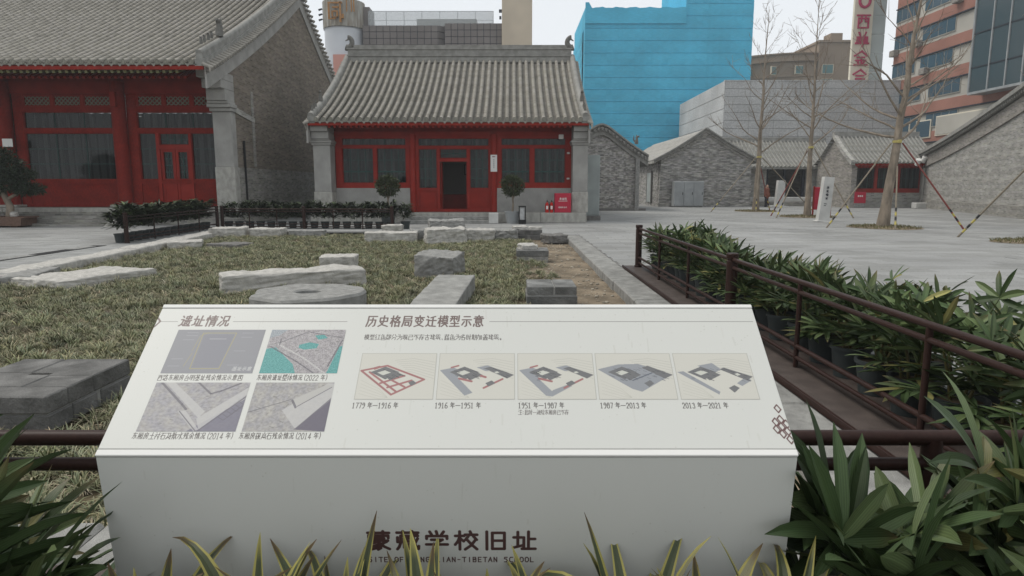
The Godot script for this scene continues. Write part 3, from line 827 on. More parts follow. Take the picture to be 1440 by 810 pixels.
# window: red frame, glass, thin bars and a pleated curtain
func window_unit(parent: Node3D, x0: float, x1: float, y0: float, y1: float, z: float, fw: float, bars_x: int, bars_y: int, pleats := true, frame := "red") -> MeshInstance3D:
	var g := Geo.new()
	g.bx(x0, x1, y1 - fw, y1, z - 0.05, z + 0.05); g.bx(x0, x1, y0, y0 + fw, z - 0.05, z + 0.05)
	g.bx(x0, x0 + fw, y0 + fw, y1 - fw, z - 0.05, z + 0.05); g.bx(x1 - fw, x1, y0 + fw, y1 - fw, z - 0.05, z + 0.05)
	var w := wpart("window", g, M[frame], parent)
	var ix0 := x0 + fw; var ix1 := x1 - fw; var iy0 := y0 + fw; var iy1 := y1 - fw
	g = Geo.new()
	g.bx(ix0, ix1, iy0, iy1, z - 0.022, z - 0.014)
	wpart("pane", g, M.glass, w)
	g = Geo.new()
	for i in range(1, bars_x):
		var x := lerpf(ix0, ix1, float(i) / bars_x)
		g.bx(x - 0.012, x + 0.012, iy0, iy1, z - 0.012, z + 0.012)
	for i in range(1, bars_y):
		var y := lerpf(iy0, iy1, float(i) / bars_y)
		g.bx(ix0, ix1, y - 0.012, y + 0.012, z - 0.01, z + 0.014)
	if bars_x + bars_y > 2: wpart("muntin", g, M.greenframe, w)
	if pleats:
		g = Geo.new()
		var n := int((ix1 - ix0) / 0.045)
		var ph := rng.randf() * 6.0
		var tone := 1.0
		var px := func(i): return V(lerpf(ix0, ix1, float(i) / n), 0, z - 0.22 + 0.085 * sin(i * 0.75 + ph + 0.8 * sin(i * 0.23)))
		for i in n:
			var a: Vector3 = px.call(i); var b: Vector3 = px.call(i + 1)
			if i % 4 == 0: tone = (rng.randf_range(0.2, 0.45) if tone > 0.6 else rng.randf_range(0.8, 1.5)) * (1.8 if rng.randf() < 0.12 else 1.0)  # fold shading painted into the cloth colour as dark and pale stripes
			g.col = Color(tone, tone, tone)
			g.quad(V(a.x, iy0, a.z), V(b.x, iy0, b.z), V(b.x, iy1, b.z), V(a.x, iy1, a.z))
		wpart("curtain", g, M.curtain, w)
	return w
# carved lattice strip: crossing slats in a frame over a dark recess
func lattice(parent: Node3D, x0: float, x1: float, y0: float, y1: float, z: float) -> void:
	var g := Geo.new()
	rail(g, x0, x1, y1 - 0.05, y1, z, 0.04); rail(g, x0, x1, y0, y0 + 0.05, z, 0.04); rail(g, x0, x0 + 0.05, y0, y1, z, 0.042); rail(g, x1 - 0.05, x1, y0, y1, z, 0.042)
	var l := wpart("lattice_panel", g, M.darkred, parent)
	g = Geo.new()
	var h := (y1 - y0 - 0.1) / 2
	var n := int(round((x1 - x0 - 0.1) / h))
	var w := (x1 - x0 - 0.1) / n
	for j in 2:
		for i in n:
			var c := V(x0 + 0.05 + (i + 0.5) * w, y0 + 0.05 + (j + 0.5) * h, z)
			for s in [-1, 1]:
				var t := Transform3D(Basis(Vector3.BACK, s * atan2(h, w)), c + V(0, 0, 0.004 * s))
				g.bx(-sqrt(w * w + h * h) / 2, sqrt(w * w + h * h) / 2, -0.022, 0.022, -0.012, 0.012, t)
	wpart("slats", g, M.bamboo, l)

func rafters(parent: Node3D, x0: float, x1: float, sp: float, ze: float, ye: float, len: float, fall: float, sz: float, ends: String) -> void:
	var g := Geo.new()
	var x := x0
	while x < x1:
		var t := Transform3D(Basis(Vector3.RIGHT, fall), V(x, ye, ze))
		g.bx(-sz / 2, sz / 2, -sz / 2, sz / 2, -len, 0.0, t)
		x += sp
	var r := wpart("rafters", g, M[ends], parent)
	r.set_meta("kind", "stuff")

func build_left_hall() -> void:
	var o := thing("courtyard_hall", "large red-fronted hall with a huge grey tile roof, left", "hall", V(-18, 0, -34))
	var zf := -30.3
	var g := Geo.new()
	# platform with a pale stone border
	g.bx(-31, -11.55, 0, 0.52, -28.3, -50)
	wpart("platform", g, M.wallbase, o)
	var bs := Geo.new()
	var pf := wpart("floor", (func(): bs.bx(-31, -12.2, 0.52, 0.68, -28.6, -50); return bs).call(), M.wallbase, o)
	var x := -31.0
	while x < -11.6:
		var L := minf(2.4, -11.5 - x)
		g = Geo.new()
		g.cbx(V(x + 0.006, 0.52, -28.75), V(x + L - 0.006, 0.705, -28.22), 0.02)
		wpart("edge_stone", g, M.pillarstone, pf)
		x += L
	var st := wpart("steps", (func(): var q := Geo.new(); q.bx(-20.6, -16.4, 0.0, 0.12, -28.3, -26.95); return q).call(), M.wallbase, o)
	for i in range(1, 4):
		g = Geo.new()
		g.cbx(V(-20.6, 0.12 + 0.14 * (i - 1), -28.3), V(-16.4, 0.12 + 0.14 * i, -26.95 - 0.34 * i), 0.012)
		wpart("step", g, M.wallbase, st)
	g = Geo.new()
	g.prism(P2([0.0, 0.0, 1.5, 0.0, 0.3, 0.56, 0.0, 0.56]), 0, 0.35, Transform3D(Basis(Vector3.UP, -PI / 2), V(-16.0, 0.0, -28.3)))
	wpart("stair_cheek", g, M.pillarstone, st)
	# columns and the stone drums under them
	for cx in [-22.23, -17.2]:
		g = Geo.new()
		g.lathe([Vector2(0.3, 0.78), Vector2(0.29, 6.1), Vector2(0, 6.1)], 20, V(cx, 0, zf + 0.25))
		var c := wpart("column", g, M.red, o)
		g = Geo.new()
		g.cbx(V(cx - 0.48, 0.68, zf - 0.2), V(cx + 0.48, 0.79, zf + 0.73), 0.03)
		wpart("column_base", g, M.pillarstone, c)
		g = Geo.new()
		g.bx(cx - 0.12, cx + 0.12, 5.0, 5.62, zf + 0.5, zf + 0.66)
		wpart("bracket", g, M.darkred, c)
	# lintel beams under the eaves
	g = Geo.new()
	g.bx(-31, -12.75, 5.62, 6.15, zf - 0.1, zf + 0.16)
	wpart("lintel", g, M.darkred, o)
	g = Geo.new()
	g.bx(-31, -12.75, 6.15, 6.9, zf - 0.2, zf + 0.05)
	wpart("purlin_board", g, M.darkred, o)
	# timber front, bay by bay
	for b in [[-27.1, -22.5, 0], [-21.95, -17.45, 0], [-16.95, -12.75, 1]]:
		var x0: float = b[0]; var x1: float = b[1]
		g = Geo.new()
		for yy in [[0.69, 0.84], [1.72, 1.9], [3.93, 4.12], [4.84, 5.06], [5.56, 5.63]]: rail(g, x0, x1, yy[0], yy[1], zf, 0.09)
		rail(g, x0, x0 + 0.42, 0.84, 5.56, zf, 0.085); rail(g, x1 - 0.1, x1, 0.84, 5.56, zf, 0.085)
		var fr := wpart("timber_front", g, M.red, o)
		var xa := x0 + 0.42; var xb := x1 - 0.1
		for i in 3: lattice(fr, lerpf(xa, xb, i / 3.0) + 0.06, lerpf(xa, xb, (i + 1) / 3.0) - 0.06, 5.07, 5.55, zf)
		g = Geo.new()
		for i in 4: g.bx(lerpf(xa, xb, i / 3.0) - 0.06, lerpf(xa, xb, i / 3.0) + 0.06, 5.06, 5.56, zf - 0.05, zf + 0.06)
		g.bx(xa, xb, 5.0, 5.6, zf - 0.16, zf - 0.1)
		wpart("lattice_post", g, M.darkred, fr)
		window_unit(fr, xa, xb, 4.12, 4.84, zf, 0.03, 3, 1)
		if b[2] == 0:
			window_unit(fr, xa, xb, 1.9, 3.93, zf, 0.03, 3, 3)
			g = Geo.new()
			g.bx(xa, xb, 0.84, 1.72, zf - 0.05, zf + 0.03)
			g.bx(xa + 0.1, xb - 0.1, 1.06, 1.6, zf + 0.03, zf + 0.05)
			wpart("sill_panel", g, M.red, fr)
		else:
			var d0 := -15.62; var d1 := -14.3
			window_unit(fr, xa, d0 - 0.14, 1.9, 3.93, zf, 0.03, 1, 3)
			window_unit(fr, d1 + 0.1, xb, 1.9, 3.93, zf, 0.03, 1, 3)
			g = Geo.new()
			rail(g, d0 - 0.14, d0, 0.84, 3.93, zf, 0.1); rail(g, d1, d1 + 0.1, 0.84, 3.93, zf, 0.1); rail(g, d0, d1, 3.24, 3.4, zf, 0.1)
			wpart("door_frame", g, M.redbright, fr)
			window_unit(fr, d0, d1, 3.4, 3.93, zf, 0.04, 4, 2)
			for i in 2:
				var a := lerpf(d0, d1, i * 0.5) + 0.01; var e := lerpf(d0, d1, i * 0.5 + 0.5) - 0.01
				g = Geo.new()
				g.bx(a, a + 0.11, 0.84, 3.24, zf - 0.04, zf + 0.04); g.bx(e - 0.11, e, 0.84, 3.24, zf - 0.04, zf + 0.04)
				g.bx(a + 0.11, e - 0.11, 0.84, 1.92, zf - 0.03, zf + 0.02); g.bx(a + 0.11, e - 0.11, 3.12, 3.24, zf - 0.04, zf + 0.04)
				var d := wpart("door", g, M.redbright, fr)
				window_unit(d, a + 0.11, e - 0.11, 1.92, 3.12, zf, 0.02, 2, 4)
			g = Geo.new()
			for q in [[xa, d0 - 0.14], [d1 + 0.1, xb]]:
				g.bx(q[0], q[1], 0.84, 1.72, zf - 0.05, zf + 0.03); g.bx(q[0] + 0.08, q[1] - 0.08, 1.06, 1.6, zf + 0.03, zf + 0.05)
			wpart("sill_panel", g, M.red, fr)
	# gable wall on the right and its corner pillar
	var ze := -27.1; var ye := 6.35; var zr := -39.5; var yr := 12.5
	var pts := slope(ze, ye, zr, yr, 0.16, 0.36)
	var back := slope(-51.9, ye, zr, yr, 0.16, 0.9)
	var poly := PackedVector2Array([Vector2(-29.4, 2.42), Vector2(-29.4, 6.9)])
	for p in pts:
		if p.z < -29.5 and p.y < 12.3: poly.append(Vector2(p.z, p.y - 0.12))
	for i in back.size():
		var p: Vector3 = back[back.size() - 1 - i]
		if p.z > -50: poly.append(Vector2(p.z, p.y - 0.12))
	poly.append(Vector2(-50, 2.42))
	var side := Transform3D(Basis(Vector3.UP, -PI / 2), Vector3.ZERO)   # local x -> place z
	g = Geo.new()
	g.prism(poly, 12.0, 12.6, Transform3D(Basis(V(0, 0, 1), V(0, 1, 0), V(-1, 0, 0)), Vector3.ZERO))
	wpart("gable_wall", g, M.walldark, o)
	g = Geo.new()
	g.prism(P2([-29.4, 0.52, -29.4, 2.42, -50, 2.42, -50, 0.52]), 11.96, 12.6, Transform3D(Basis(V(0, 0, 1), V(0, 1, 0), V(-1, 0, 0)), Vector3.ZERO))
	wpart("gable_footing", g, M.wallbase, o)
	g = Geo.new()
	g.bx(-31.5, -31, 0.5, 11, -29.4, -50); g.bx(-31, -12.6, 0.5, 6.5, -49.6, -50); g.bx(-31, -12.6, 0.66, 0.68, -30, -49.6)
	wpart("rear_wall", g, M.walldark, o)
	g = Geo.new()
	g.cbx(V(-12.78, 2.42, -29.75), V(-11.98, 4.75, -29.28), 0.015)
	var cp := wpart("corner_pillar", g, M.dressed, o)
	g = Geo.new()
	g.cbx(V(-12.8, 0.68, -29.75), V(-11.94, 2.42, -29.25), 0.015)
	wpart("pillar_foot", g, M.pillarstone, cp)
	for c in [[4.75, 4.9, -29.15, 0.06], [4.9, 5.06, -29.0, 0.1], [5.06, 5.16, -28.9, 0.03], [5.16, 5.62, -28.8, 0.0], [5.62, 5.98, -28.45, 0.0], [5.98, 6.3, -28.0, 0.0]]:
		g = Geo.new()
		g.cbx(V(-12.78 - c[3], c[0] + 0.002, -29.75), V(-11.98 + c[3], c[1], c[2]), 0.015)
		wpart("corbel", g, M.dressed, cp)
	g = Geo.new()
	var tt := Transform3D(Basis(Vector3.RIGHT, -0.0), Vector3.ZERO)
	g.prism(P2([-29.3, 5.06, -31.9, 4.72, -31.9, 4.5, -29.3, 4.8]), 11.955, 12.05, Transform3D(Basis(V(0, 0, 1), V(0, 1, 0), V(-1, 0, 0)), Vector3.ZERO))
	wpart("patched_strip", g, M.wallpale, o)
	g = Geo.new()
	g.bx(-12.0, -11.975, 2.5, 5.9, -31.9, -31.6)
	wpart("patched_strip", g, M.wallbase, o)
	g = Geo.new()
	g.tube([V(-11.93, 0.5, -30.4), V(-11.93, 3.6, -30.4)], [0.05, 0.05], 8)
	wpart("drain_pipe", g, M.black, o)
	# roof
	g = tile_bed(pts, -31.4, -12.3, -0.06)
	var roof := wpart("roof", g, M.tilebed, o)
	g = tile_bed(back, -31.4, -12.3)
	wpart("rear_slope", g, M.tilebed, roof)
	g = Geo.new()
	sweep(g, pts, -31.4, -12.05, -0.24, -0.1)
	wpart("roof_boards", g, M.darkred, roof)
	var rows := []
	for i in 4: rows.append(tile_row(pts, 0.098, 60 + i))
	var dt := drip_tile(0.1)
	x = -12.5
	while x > -31.2:
		wput("tile_row", rows[rng.randi() % 4], M.tile, roof, Transform3D(Basis.IDENTITY, V(x, 0.05, 0)))
		if x > -23.0: wput("drip_tile", dt, M.tile, roof, Transform3D(Basis(Vector3.RIGHT, 0.25), V(x - 0.165, ye + 0.05, ze + 0.03)))
		x -= 0.33
	g = Geo.new()
	g.bx(-31, -12.1, ye - 0.22, ye - 0.05, ze - 0.12, ze - 0.06)
	wpart("fascia", g, M.redbright, roof)
	rafters(roof, -31, -12.9, 0.255, ze - 0.1, ye - 0.3, 1.6, 0.33, 0.11, "rafter")
	rafters(roof, -31, -12.9, 0.255, ze - 0.75, ye - 0.42, 3.0, 0.45, 0.1, "darkred")
	g = Geo.new()
	g.bx(-31.4, -12.0, yr - 0.1, yr + 0.2, zr - 0.25, zr + 0.25); g.bx(-31.4, -12.0, yr + 0.2, yr + 0.6, zr - 0.16, zr + 0.16); g.bx(-31.4, -12.0, yr + 0.6, yr + 0.72, zr - 0.22, zr + 0.22)
	wpart("ridge", g, M.ridge, roof)
	verge(roof, pts, -12.0, 1.0, 0.46, 0.3, 0.29)
	verge(roof, back, -12.0, 1.0, 0.46, 0.3, 0.4)
	# small roof figures on the verge ridge near the eave corner
	var b1 := beast(0.3)
	for i in 4:
		var p: Vector3 = pts[1 + i]
		wput("roof_figure", b1, M.beast, roof, Transform3D(Basis.IDENTITY, V(-12.2, p.y + 0.52 + 0.1, p.z + 0.1)))
	wput("roof_figure", beast(0.75), M.beast, roof, Transform3D(Basis.IDENTITY, V(-12.2, pts[6].y + 0.55, pts[6].z)))

# ridge along the gable edge, with a row of short tiles turned outwards and a brick band under them
func verge(roof: Node3D, pts: Array, xo: float, s: float, h: float, w: float, sp: float, tl := 0.4) -> void:
	var g := Geo.new()
	sweep(g, pts, xo - s * (w + 0.08), xo - s * 0.0, -0.1, 0.16); sweep(g, pts, xo - s * (w + 0.02), xo - s * 0.06, 0.16, h - 0.1)
	var v := wpart("verge_ridge", g, M.ridge, roof)
	g = Geo.new()
	var line := []
	for p in pts: line.append(V(xo - s * (w / 2 + 0.04), p.y + h - 0.08, p.z))
	var rr := []
	for p in pts: rr.append(0.14)
	g.tube(line, rr, 8)
	wpart("verge_cap", g, M.ridge, v)
	g = Geo.new()
	sweep(g, pts, xo - s * 0.02, xo + s * 0.06, -0.95, -0.42)
	wpart("barge_band", g, M.dressed, v)
	g = Geo.new()
	sweep(g, pts, xo - s * 0.02, xo + s * 0.03, -0.42, -0.1)
	wpart("verge_board", g, M.wall, v)
	var t := Geo.new()
	t.tube([V(0, 0, 0), V(tl, -0.4 * tl, 0)], [0.075, 0.075], 8)
	t.tube([V(tl - 0.04, -0.14, 0.145), V(tl - 0.06, -0.34, 0.145)], [0.06, 0.02], 5)
	var m := t.mesh()
	var acc := 0.0
	for i in pts.size() - 1:
		var L: float = pts[i].distance_to(pts[i + 1])
		while acc < L:
			var p: Vector3 = pts[i].lerp(pts[i + 1], acc / L)
			wput("verge_tile", m, M.tile, v, Transform3D(Basis.IDENTITY if s > 0 else Basis(Vector3.UP, PI), V(xo - s * 0.08, p.y - 0.02, p.z)))
			acc += sp
		acc -= L

func build_central_hall() -> void:
	var o := thing("courtyard_hall", "smaller red-fronted hall facing the board, centre, with open door", "hall", V(-2.7, 0, -35))
	var zf := -31.3
	var g := Geo.new()
	g.bx(-8.95, 3.35, 0, 0.28, -30.0, -44)
	wpart("platform", g, M.wallbase, o)
	var pf := wpart("floor", (func(): var q := Geo.new(); q.bx(-8.9, 3.3, 0.28, 0.42, -30.3, -43.5); return q).call(), M.wallbase, o)
	var x := -8.98
	while x < 3.3:
		var L := minf(2.05, 3.42 - x)
		if L < 0.2: break
		g = Geo.new()
		g.cbx(V(x + 0.005, 0.0, -30.5), V(x + L - 0.005, 0.435, -29.93), 0.015)
		if x + L > -4.9 and x < -0.4: pass
		wpart("edge_stone", g, M.pillarstone, pf)
		x += L
	var st := wpart("steps", (func(): var q := Geo.new(); q.cbx(V(-4.7, 0.0, -29.95), V(-1.02, 0.14, -29.15), 0.012); return q).call(), M.kerb, o)
	g = Geo.new()
	g.cbx(V(-4.7, 0.14, -29.95), V(-1.02, 0.29, -29.5), 0.012)
	wpart("step", g, M.kerb, st)
	# corner pillars
	for s in [[-8.88, -8.12], [2.72, 3.4]]:
		g = Geo.new()
		g.cbx(V(s[0], 1.35, -31.2), V(s[1], 3.42, -30.42), 0.015)
		var cp := wpart("corner_pillar", g, M.dressed, o)
		g = Geo.new()
		g.cbx(V(s[0] - 0.03, 0.435, -31.2), V(s[1] + 0.03, 1.35, -30.39), 0.015)
		wpart("pillar_foot", g, M.pillarstone, cp)
		for c in [[3.42, 3.52, -30.36, 0.05], [3.52, 3.62, -30.3, 0.09], [3.62, 3.68, -30.26, 0.02], [3.68, 4.0, -30.2, 0.0], [4.0, 4.22, -30.05, 0.0]]:
			g = Geo.new()
			g.cbx(V(s[0] - c[3], c[0] + 0.002, -31.2), V(s[1] + c[3], c[1], c[2]), 0.012)
			wpart("corbel", g, M.dressed, cp)
	# walls behind
	g = Geo.new()
	g.bx(-8.88, -8.5, 0.42, 4.5, -31.2, -43); g.bx(3.02, 3.38, 0.42, 4.5, -31.2, -43); g.bx(-8.5, 3.02, 0.42, 4.6, -42.7, -43)
	wpart("rear_wall", g, M.wall, o)
	g = Geo.new()
	g.prism(P2([-31.2, 4.5, -31.2, 4.75, -33.5, 5.85, -37, 8.0, -40.5, 5.85, -42.8, 4.75, -42.8, 4.5]), 8.5, 8.88, Transform3D(Basis(V(0, 0, 1), V(0, 1, 0), V(-1, 0, 0)), Vector3.ZERO))
	g.prism(P2([-31.2, 4.5, -31.2, 4.75, -33.5, 5.85, -37, 8.0, -40.5, 5.85, -42.8, 4.75, -42.8, 4.5]), -3.38, -3.02, Transform3D(Basis(V(0, 0, 1), V(0, 1, 0), V(-1, 0, 0)), Vector3.ZERO))
	wpart("gable_wall", g, M.wall, o)
	g = Geo.new()
	g.bx(-8.45, 2.95, 0.424, 3.9, -36.0, -36.2)
	var iw := wpart("inner_wall", g, M.inside, o)
	g = Geo.new()
	g.bx(-2.52, -2.16, 2.2, 2.75, -35.995, -35.95)
	var pic := wpart("framed_picture", g, M.paintdark, iw)
	g = Geo.new()
	g.bx(-2.46, -2.22, 2.26, 2.69, -35.95, -35.94)
	wpart("picture_sheet", g, M.white, pic)
	g = Geo.new()
	g.cbx(V(-3.6, 0.42, -34.2), V(-1.8, 1.2, -33.6), 0.02)
	wpart("inner_table", g, M.darkred, o)
	# beams and posts
	g = Geo.new()
	g.bx(-8.12, 2.72, 3.84, 4.08, zf - 0.1, zf + 0.12)
	wpart("lintel", g, M.darkred, o)
	g = Geo.new()
	g.bx(-8.12, 2.72, 4.08, 4.85, zf - 0.15, zf + 0.05)
	wpart("purlin_board", g, M.darkred, o)
	for cx in [-4.56, -0.83]:
		g = Geo.new()
		g.lathe([Vector2(0.15, 0.43), Vector2(0.15, 3.95), Vector2(0, 3.95)], 16, V(cx, 0, zf + 0.1))
		wpart("column", g, M.redbright, o)
	# side bays: low brick wall, window band
	for b in [[-8.1, -4.7, -7.8, -4.86, -6.36, -6.22], [-0.69, 2.72, -0.5, 2.46, 0.83, 1.01]]:
		g = Geo.new()
		g.bx(b[0], b[1], 0.42, 1.52, zf - 0.3, zf + 0.16)
		wpart("low_wall", g, M.dressed, o)
		g = Geo.new()
		rail(g, b[0], b[1], 1.52, 1.74, zf, 0.1); rail(g, b[0], b[1], 3.34, 3.45, zf, 0.08); rail(g, b[0], b[1], 3.78, 3.86, zf, 0.08)
		rail(g, b[0], b[2], 1.74, 3.78, zf, 0.085); rail(g, b[3], b[1], 1.74, 3.78, zf, 0.085)
		rail(g, b[4], b[5], 1.74, 3.34, zf, 0.085)
		var fr := wpart("timber_front", g, M.redbright, o)
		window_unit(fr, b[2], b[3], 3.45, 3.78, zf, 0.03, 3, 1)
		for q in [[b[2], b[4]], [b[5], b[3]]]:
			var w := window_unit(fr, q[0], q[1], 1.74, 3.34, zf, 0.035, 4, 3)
			g = Geo.new()
			rail(g, q[0] + 0.04, q[1] - 0.04, 2.24, 2.3, zf, 0.03)
			wpart("mid_rail", g, M.greenframe, w)
	# door bay
	g = Geo.new()
	rail(g, -4.42, -0.97, 3.78, 3.86, zf, 0.08); rail(g, -4.42, -0.97, 3.31, 3.42, zf, 0.08); rail(g, -4.42, -0.97, 0.43, 0.56, zf, 0.09)
	for q in [[-4.42, -4.3], [-3.44, -3.32], [-2.06, -1.95], [-1.06, -0.97]]: rail(g, q[0], q[1], 0.56, 3.78 if q[0] < -4 or q[0] > -1.5 else 3.31, zf, 0.085)
	rail(g, -3.32, -2.06, 2.72, 2.86, zf, 0.08)
	for q in [[-4.3, -3.44], [-1.95, -1.06]]:
		rail(g, q[0], q[1], 1.4, 1.5, zf, 0.08)
		g.bx(q[0], q[1], 0.56, 1.4, zf - 0.05, zf + 0.02); g.bx(q[0] + 0.1, q[1] - 0.1, 0.68, 1.28, zf + 0.02, zf + 0.045)
	var df := wpart("door_front", g, M.redbright, o)
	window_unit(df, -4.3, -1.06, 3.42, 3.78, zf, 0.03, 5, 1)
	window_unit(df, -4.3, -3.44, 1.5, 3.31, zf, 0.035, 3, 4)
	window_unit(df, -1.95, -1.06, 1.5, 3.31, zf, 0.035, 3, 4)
	window_unit(df, -3.32, -2.06, 2.86, 3.31, zf, 0.035, 4, 2, false)
	for s in [-3.3, -2.12]:
		g = Geo.new()
		g.bx(s, s + 0.05, 0.56, 2.7, zf - 0.75, zf - 0.1)
		wpart("door", g, M.darkred, df)
	# roof
	var ze := -29.85; var ye := 4.42; var zr := -37.0; var yr := 8.2
	var pts := slope(ze, ye, zr, yr, 0.3, 0.3)
	var back := slope(-44.15, ye, zr, yr, 0.3, 0.8)
	var roof := wpart("roof", tile_bed(pts, -8.9, 3.35, -0.06), M.tilebed, o)
	wpart("rear_slope", tile_bed(back, -8.9, 3.35), M.tilebed, roof)
	g = Geo.new()
	sweep(g, pts, -8.9, 3.35, -0.2, -0.1); sweep(g, back, -8.9, 3.35, -0.16, -0.04)
	wpart("roof_boards", g, M.darkred, roof)
	var rows := []
	for i in 4: rows.append(tile_row(pts, 0.098, 80 + i, true, 6))
	var dt := drip_tile(0.1)
	var n := 36
	for i in n + 1:
		var rx := lerpf(-8.52, 2.98, float(i) / n)
		wput("tile_row", rows[rng.randi() % 4], M.tile, roof, Transform3D(Basis.IDENTITY, V(rx, 0.06, 0)))
		if i < n: wput("drip_tile", dt, M.tile, roof, Transform3D(Basis(Vector3.RIGHT, 0.25), V(rx + 0.16, ye + 0.05, ze + 0.03)))
	g = Geo.new()
	g.bx(-8.85, 3.3, ye - 0.17, ye - 0.03, ze - 0.1, ze - 0.05)
	wpart("fascia", g, M.redbright, roof)
	rafters(roof, -8.0, 2.7, 0.24, ze - 0.08, ye - 0.24, 0.9, 0.33, 0.1, "darkred")
	# main ridge, moulded, with a curled ornament at either end
	g = Geo.new()
	g.bx(-8.75, 3.2, yr - 0.12, yr + 0.12, zr - 0.22, zr + 0.24); g.bx(-8.7, 3.15, yr + 0.12, yr + 0.2, zr - 0.16, zr + 0.17); g.bx(-8.75, 3.2, yr + 0.2, yr + 0.27, zr - 0.2, zr + 0.22)
	g.bx(-8.7, 3.15, yr + 0.27, yr + 0.56, zr - 0.12, zr + 0.13)
	g.bx(-8.75, 3.2, yr + 0.56, yr + 0.64, zr - 0.17, zr + 0.18)
	var rd := wpart("ridge", g, M.ridge, roof)
	g = Geo.new()
	g.bx(-8.4, 2.9, yr + 0.64, yr + 0.8, zr - 0.08, zr + 0.09)
	wpart("ridge_crest", g, M.darktile, rd)
	for s in [-1, 1]:
		g = Geo.new()
		var bxx := 2.95 if s > 0 else -8.5
		var q := []; var rr := []
		for i in 15:
			var t := i / 14.0
			var a := lerpf(-1.2, 4.4, t)
			q.append(V(bxx + s * (0.12 - 0.2 * sin(a) * (1.0 - t * 0.6)), yr + 0.75 + 0.45 * t - 0.16 * cos(a) * (1.0 - t * 0.5), zr)); rr.append(lerpf(0.17, 0.09, t))
		g.tube(q, rr, 8)
		g.tube([V(bxx + s * 0.1, yr + 1.15, zr), V(bxx + s * 0.3, yr + 1.0, zr + 0.1)], [0.07, 0.03], 6)
		wpart("ridge_ornament", g, M.beast, rd)
	verge(roof, pts, 3.36, 1.0, 0.3, 0.24, 0.27, 0.24)
	verge(roof, pts, -8.92, -1.0, 0.3, 0.24, 0.27, 0.24)
	verge(roof, back, 3.36, 1.0, 0.3, 0.24, 0.5, 0.24)
	verge(roof, back, -8.92, -1.0, 0.3, 0.24, 0.5, 0.24)
	var b1 := beast(0.26); var b2 := beast(0.5)
	for s in [3.2, -8.76]:
		for i in 3: wput("roof_figure", b1, M.beast, roof, Transform3D(Basis.IDENTITY, V(s, pts[1 + i].y + 0.36, pts[1 + i].z)))
		wput("roof_figure", b2, M.beast, roof, Transform3D(Basis.IDENTITY, V(s, pts[6].y + 0.36, pts[6].z)))
	# white name board on the right door column, lamps by the right window
	g = Geo.new()
	g.cbx(V(-0.98, 2.26, zf + 0.27), V(-0.68, 3.02, zf + 0.3), 0.006)
	var pl := wpart("name_board", g, M.white, o)
	var im := Image.create(64, 160, false, Image.FORMAT_RGB8)
	im.fill(Color.WHITE)
	var wds := "历史校旧址"
	for i in 3: glyph(im, "蒙藏学"[i], 16 + i * 11, 12, 9, 9, 1.3, Color(0.45, 0.2, 0.2), 0.0)
	for i in wds.length(): glyph(im, wds[i], 27, 40 + i * 18, 11, 13, 1.3, Color(0.25, 0.25, 0.25), 0.0)
	g = Geo.new()
	g.quad(V(-0.97, 2.27, zf + 0.303), V(-0.69, 2.27, zf + 0.303), V(-0.69, 3.01, zf + 0.303), V(-0.97, 3.01, zf + 0.303))
	wpart("lettering", g, print_mat("name_board_print", im, Color(0.68, 0.67, 0.65)), pl)
	for y in [1.95, 3.1]:
		g = Geo.new()
		g.lathe([Vector2(0, -0.05), Vector2(0.07, -0.03), Vector2(0.07, 0.03), Vector2(0, 0.05)], 10, V(2.58, y, zf + 0.16))
		wpart("small_white_fitting", g, M.white, o)
	g = Geo.new()
	g.cbx(V(2.12, 3.72, zf + 0.2), V(2.34, 3.92, zf + 0.36), 0.02)
	g.tube([V(2.23, 3.82, zf + 0.3), V(2.23, 3.8, zf + 0.5)], [0.06, 0.05], 8)
	wpart("camera_box", g, M.white, o)

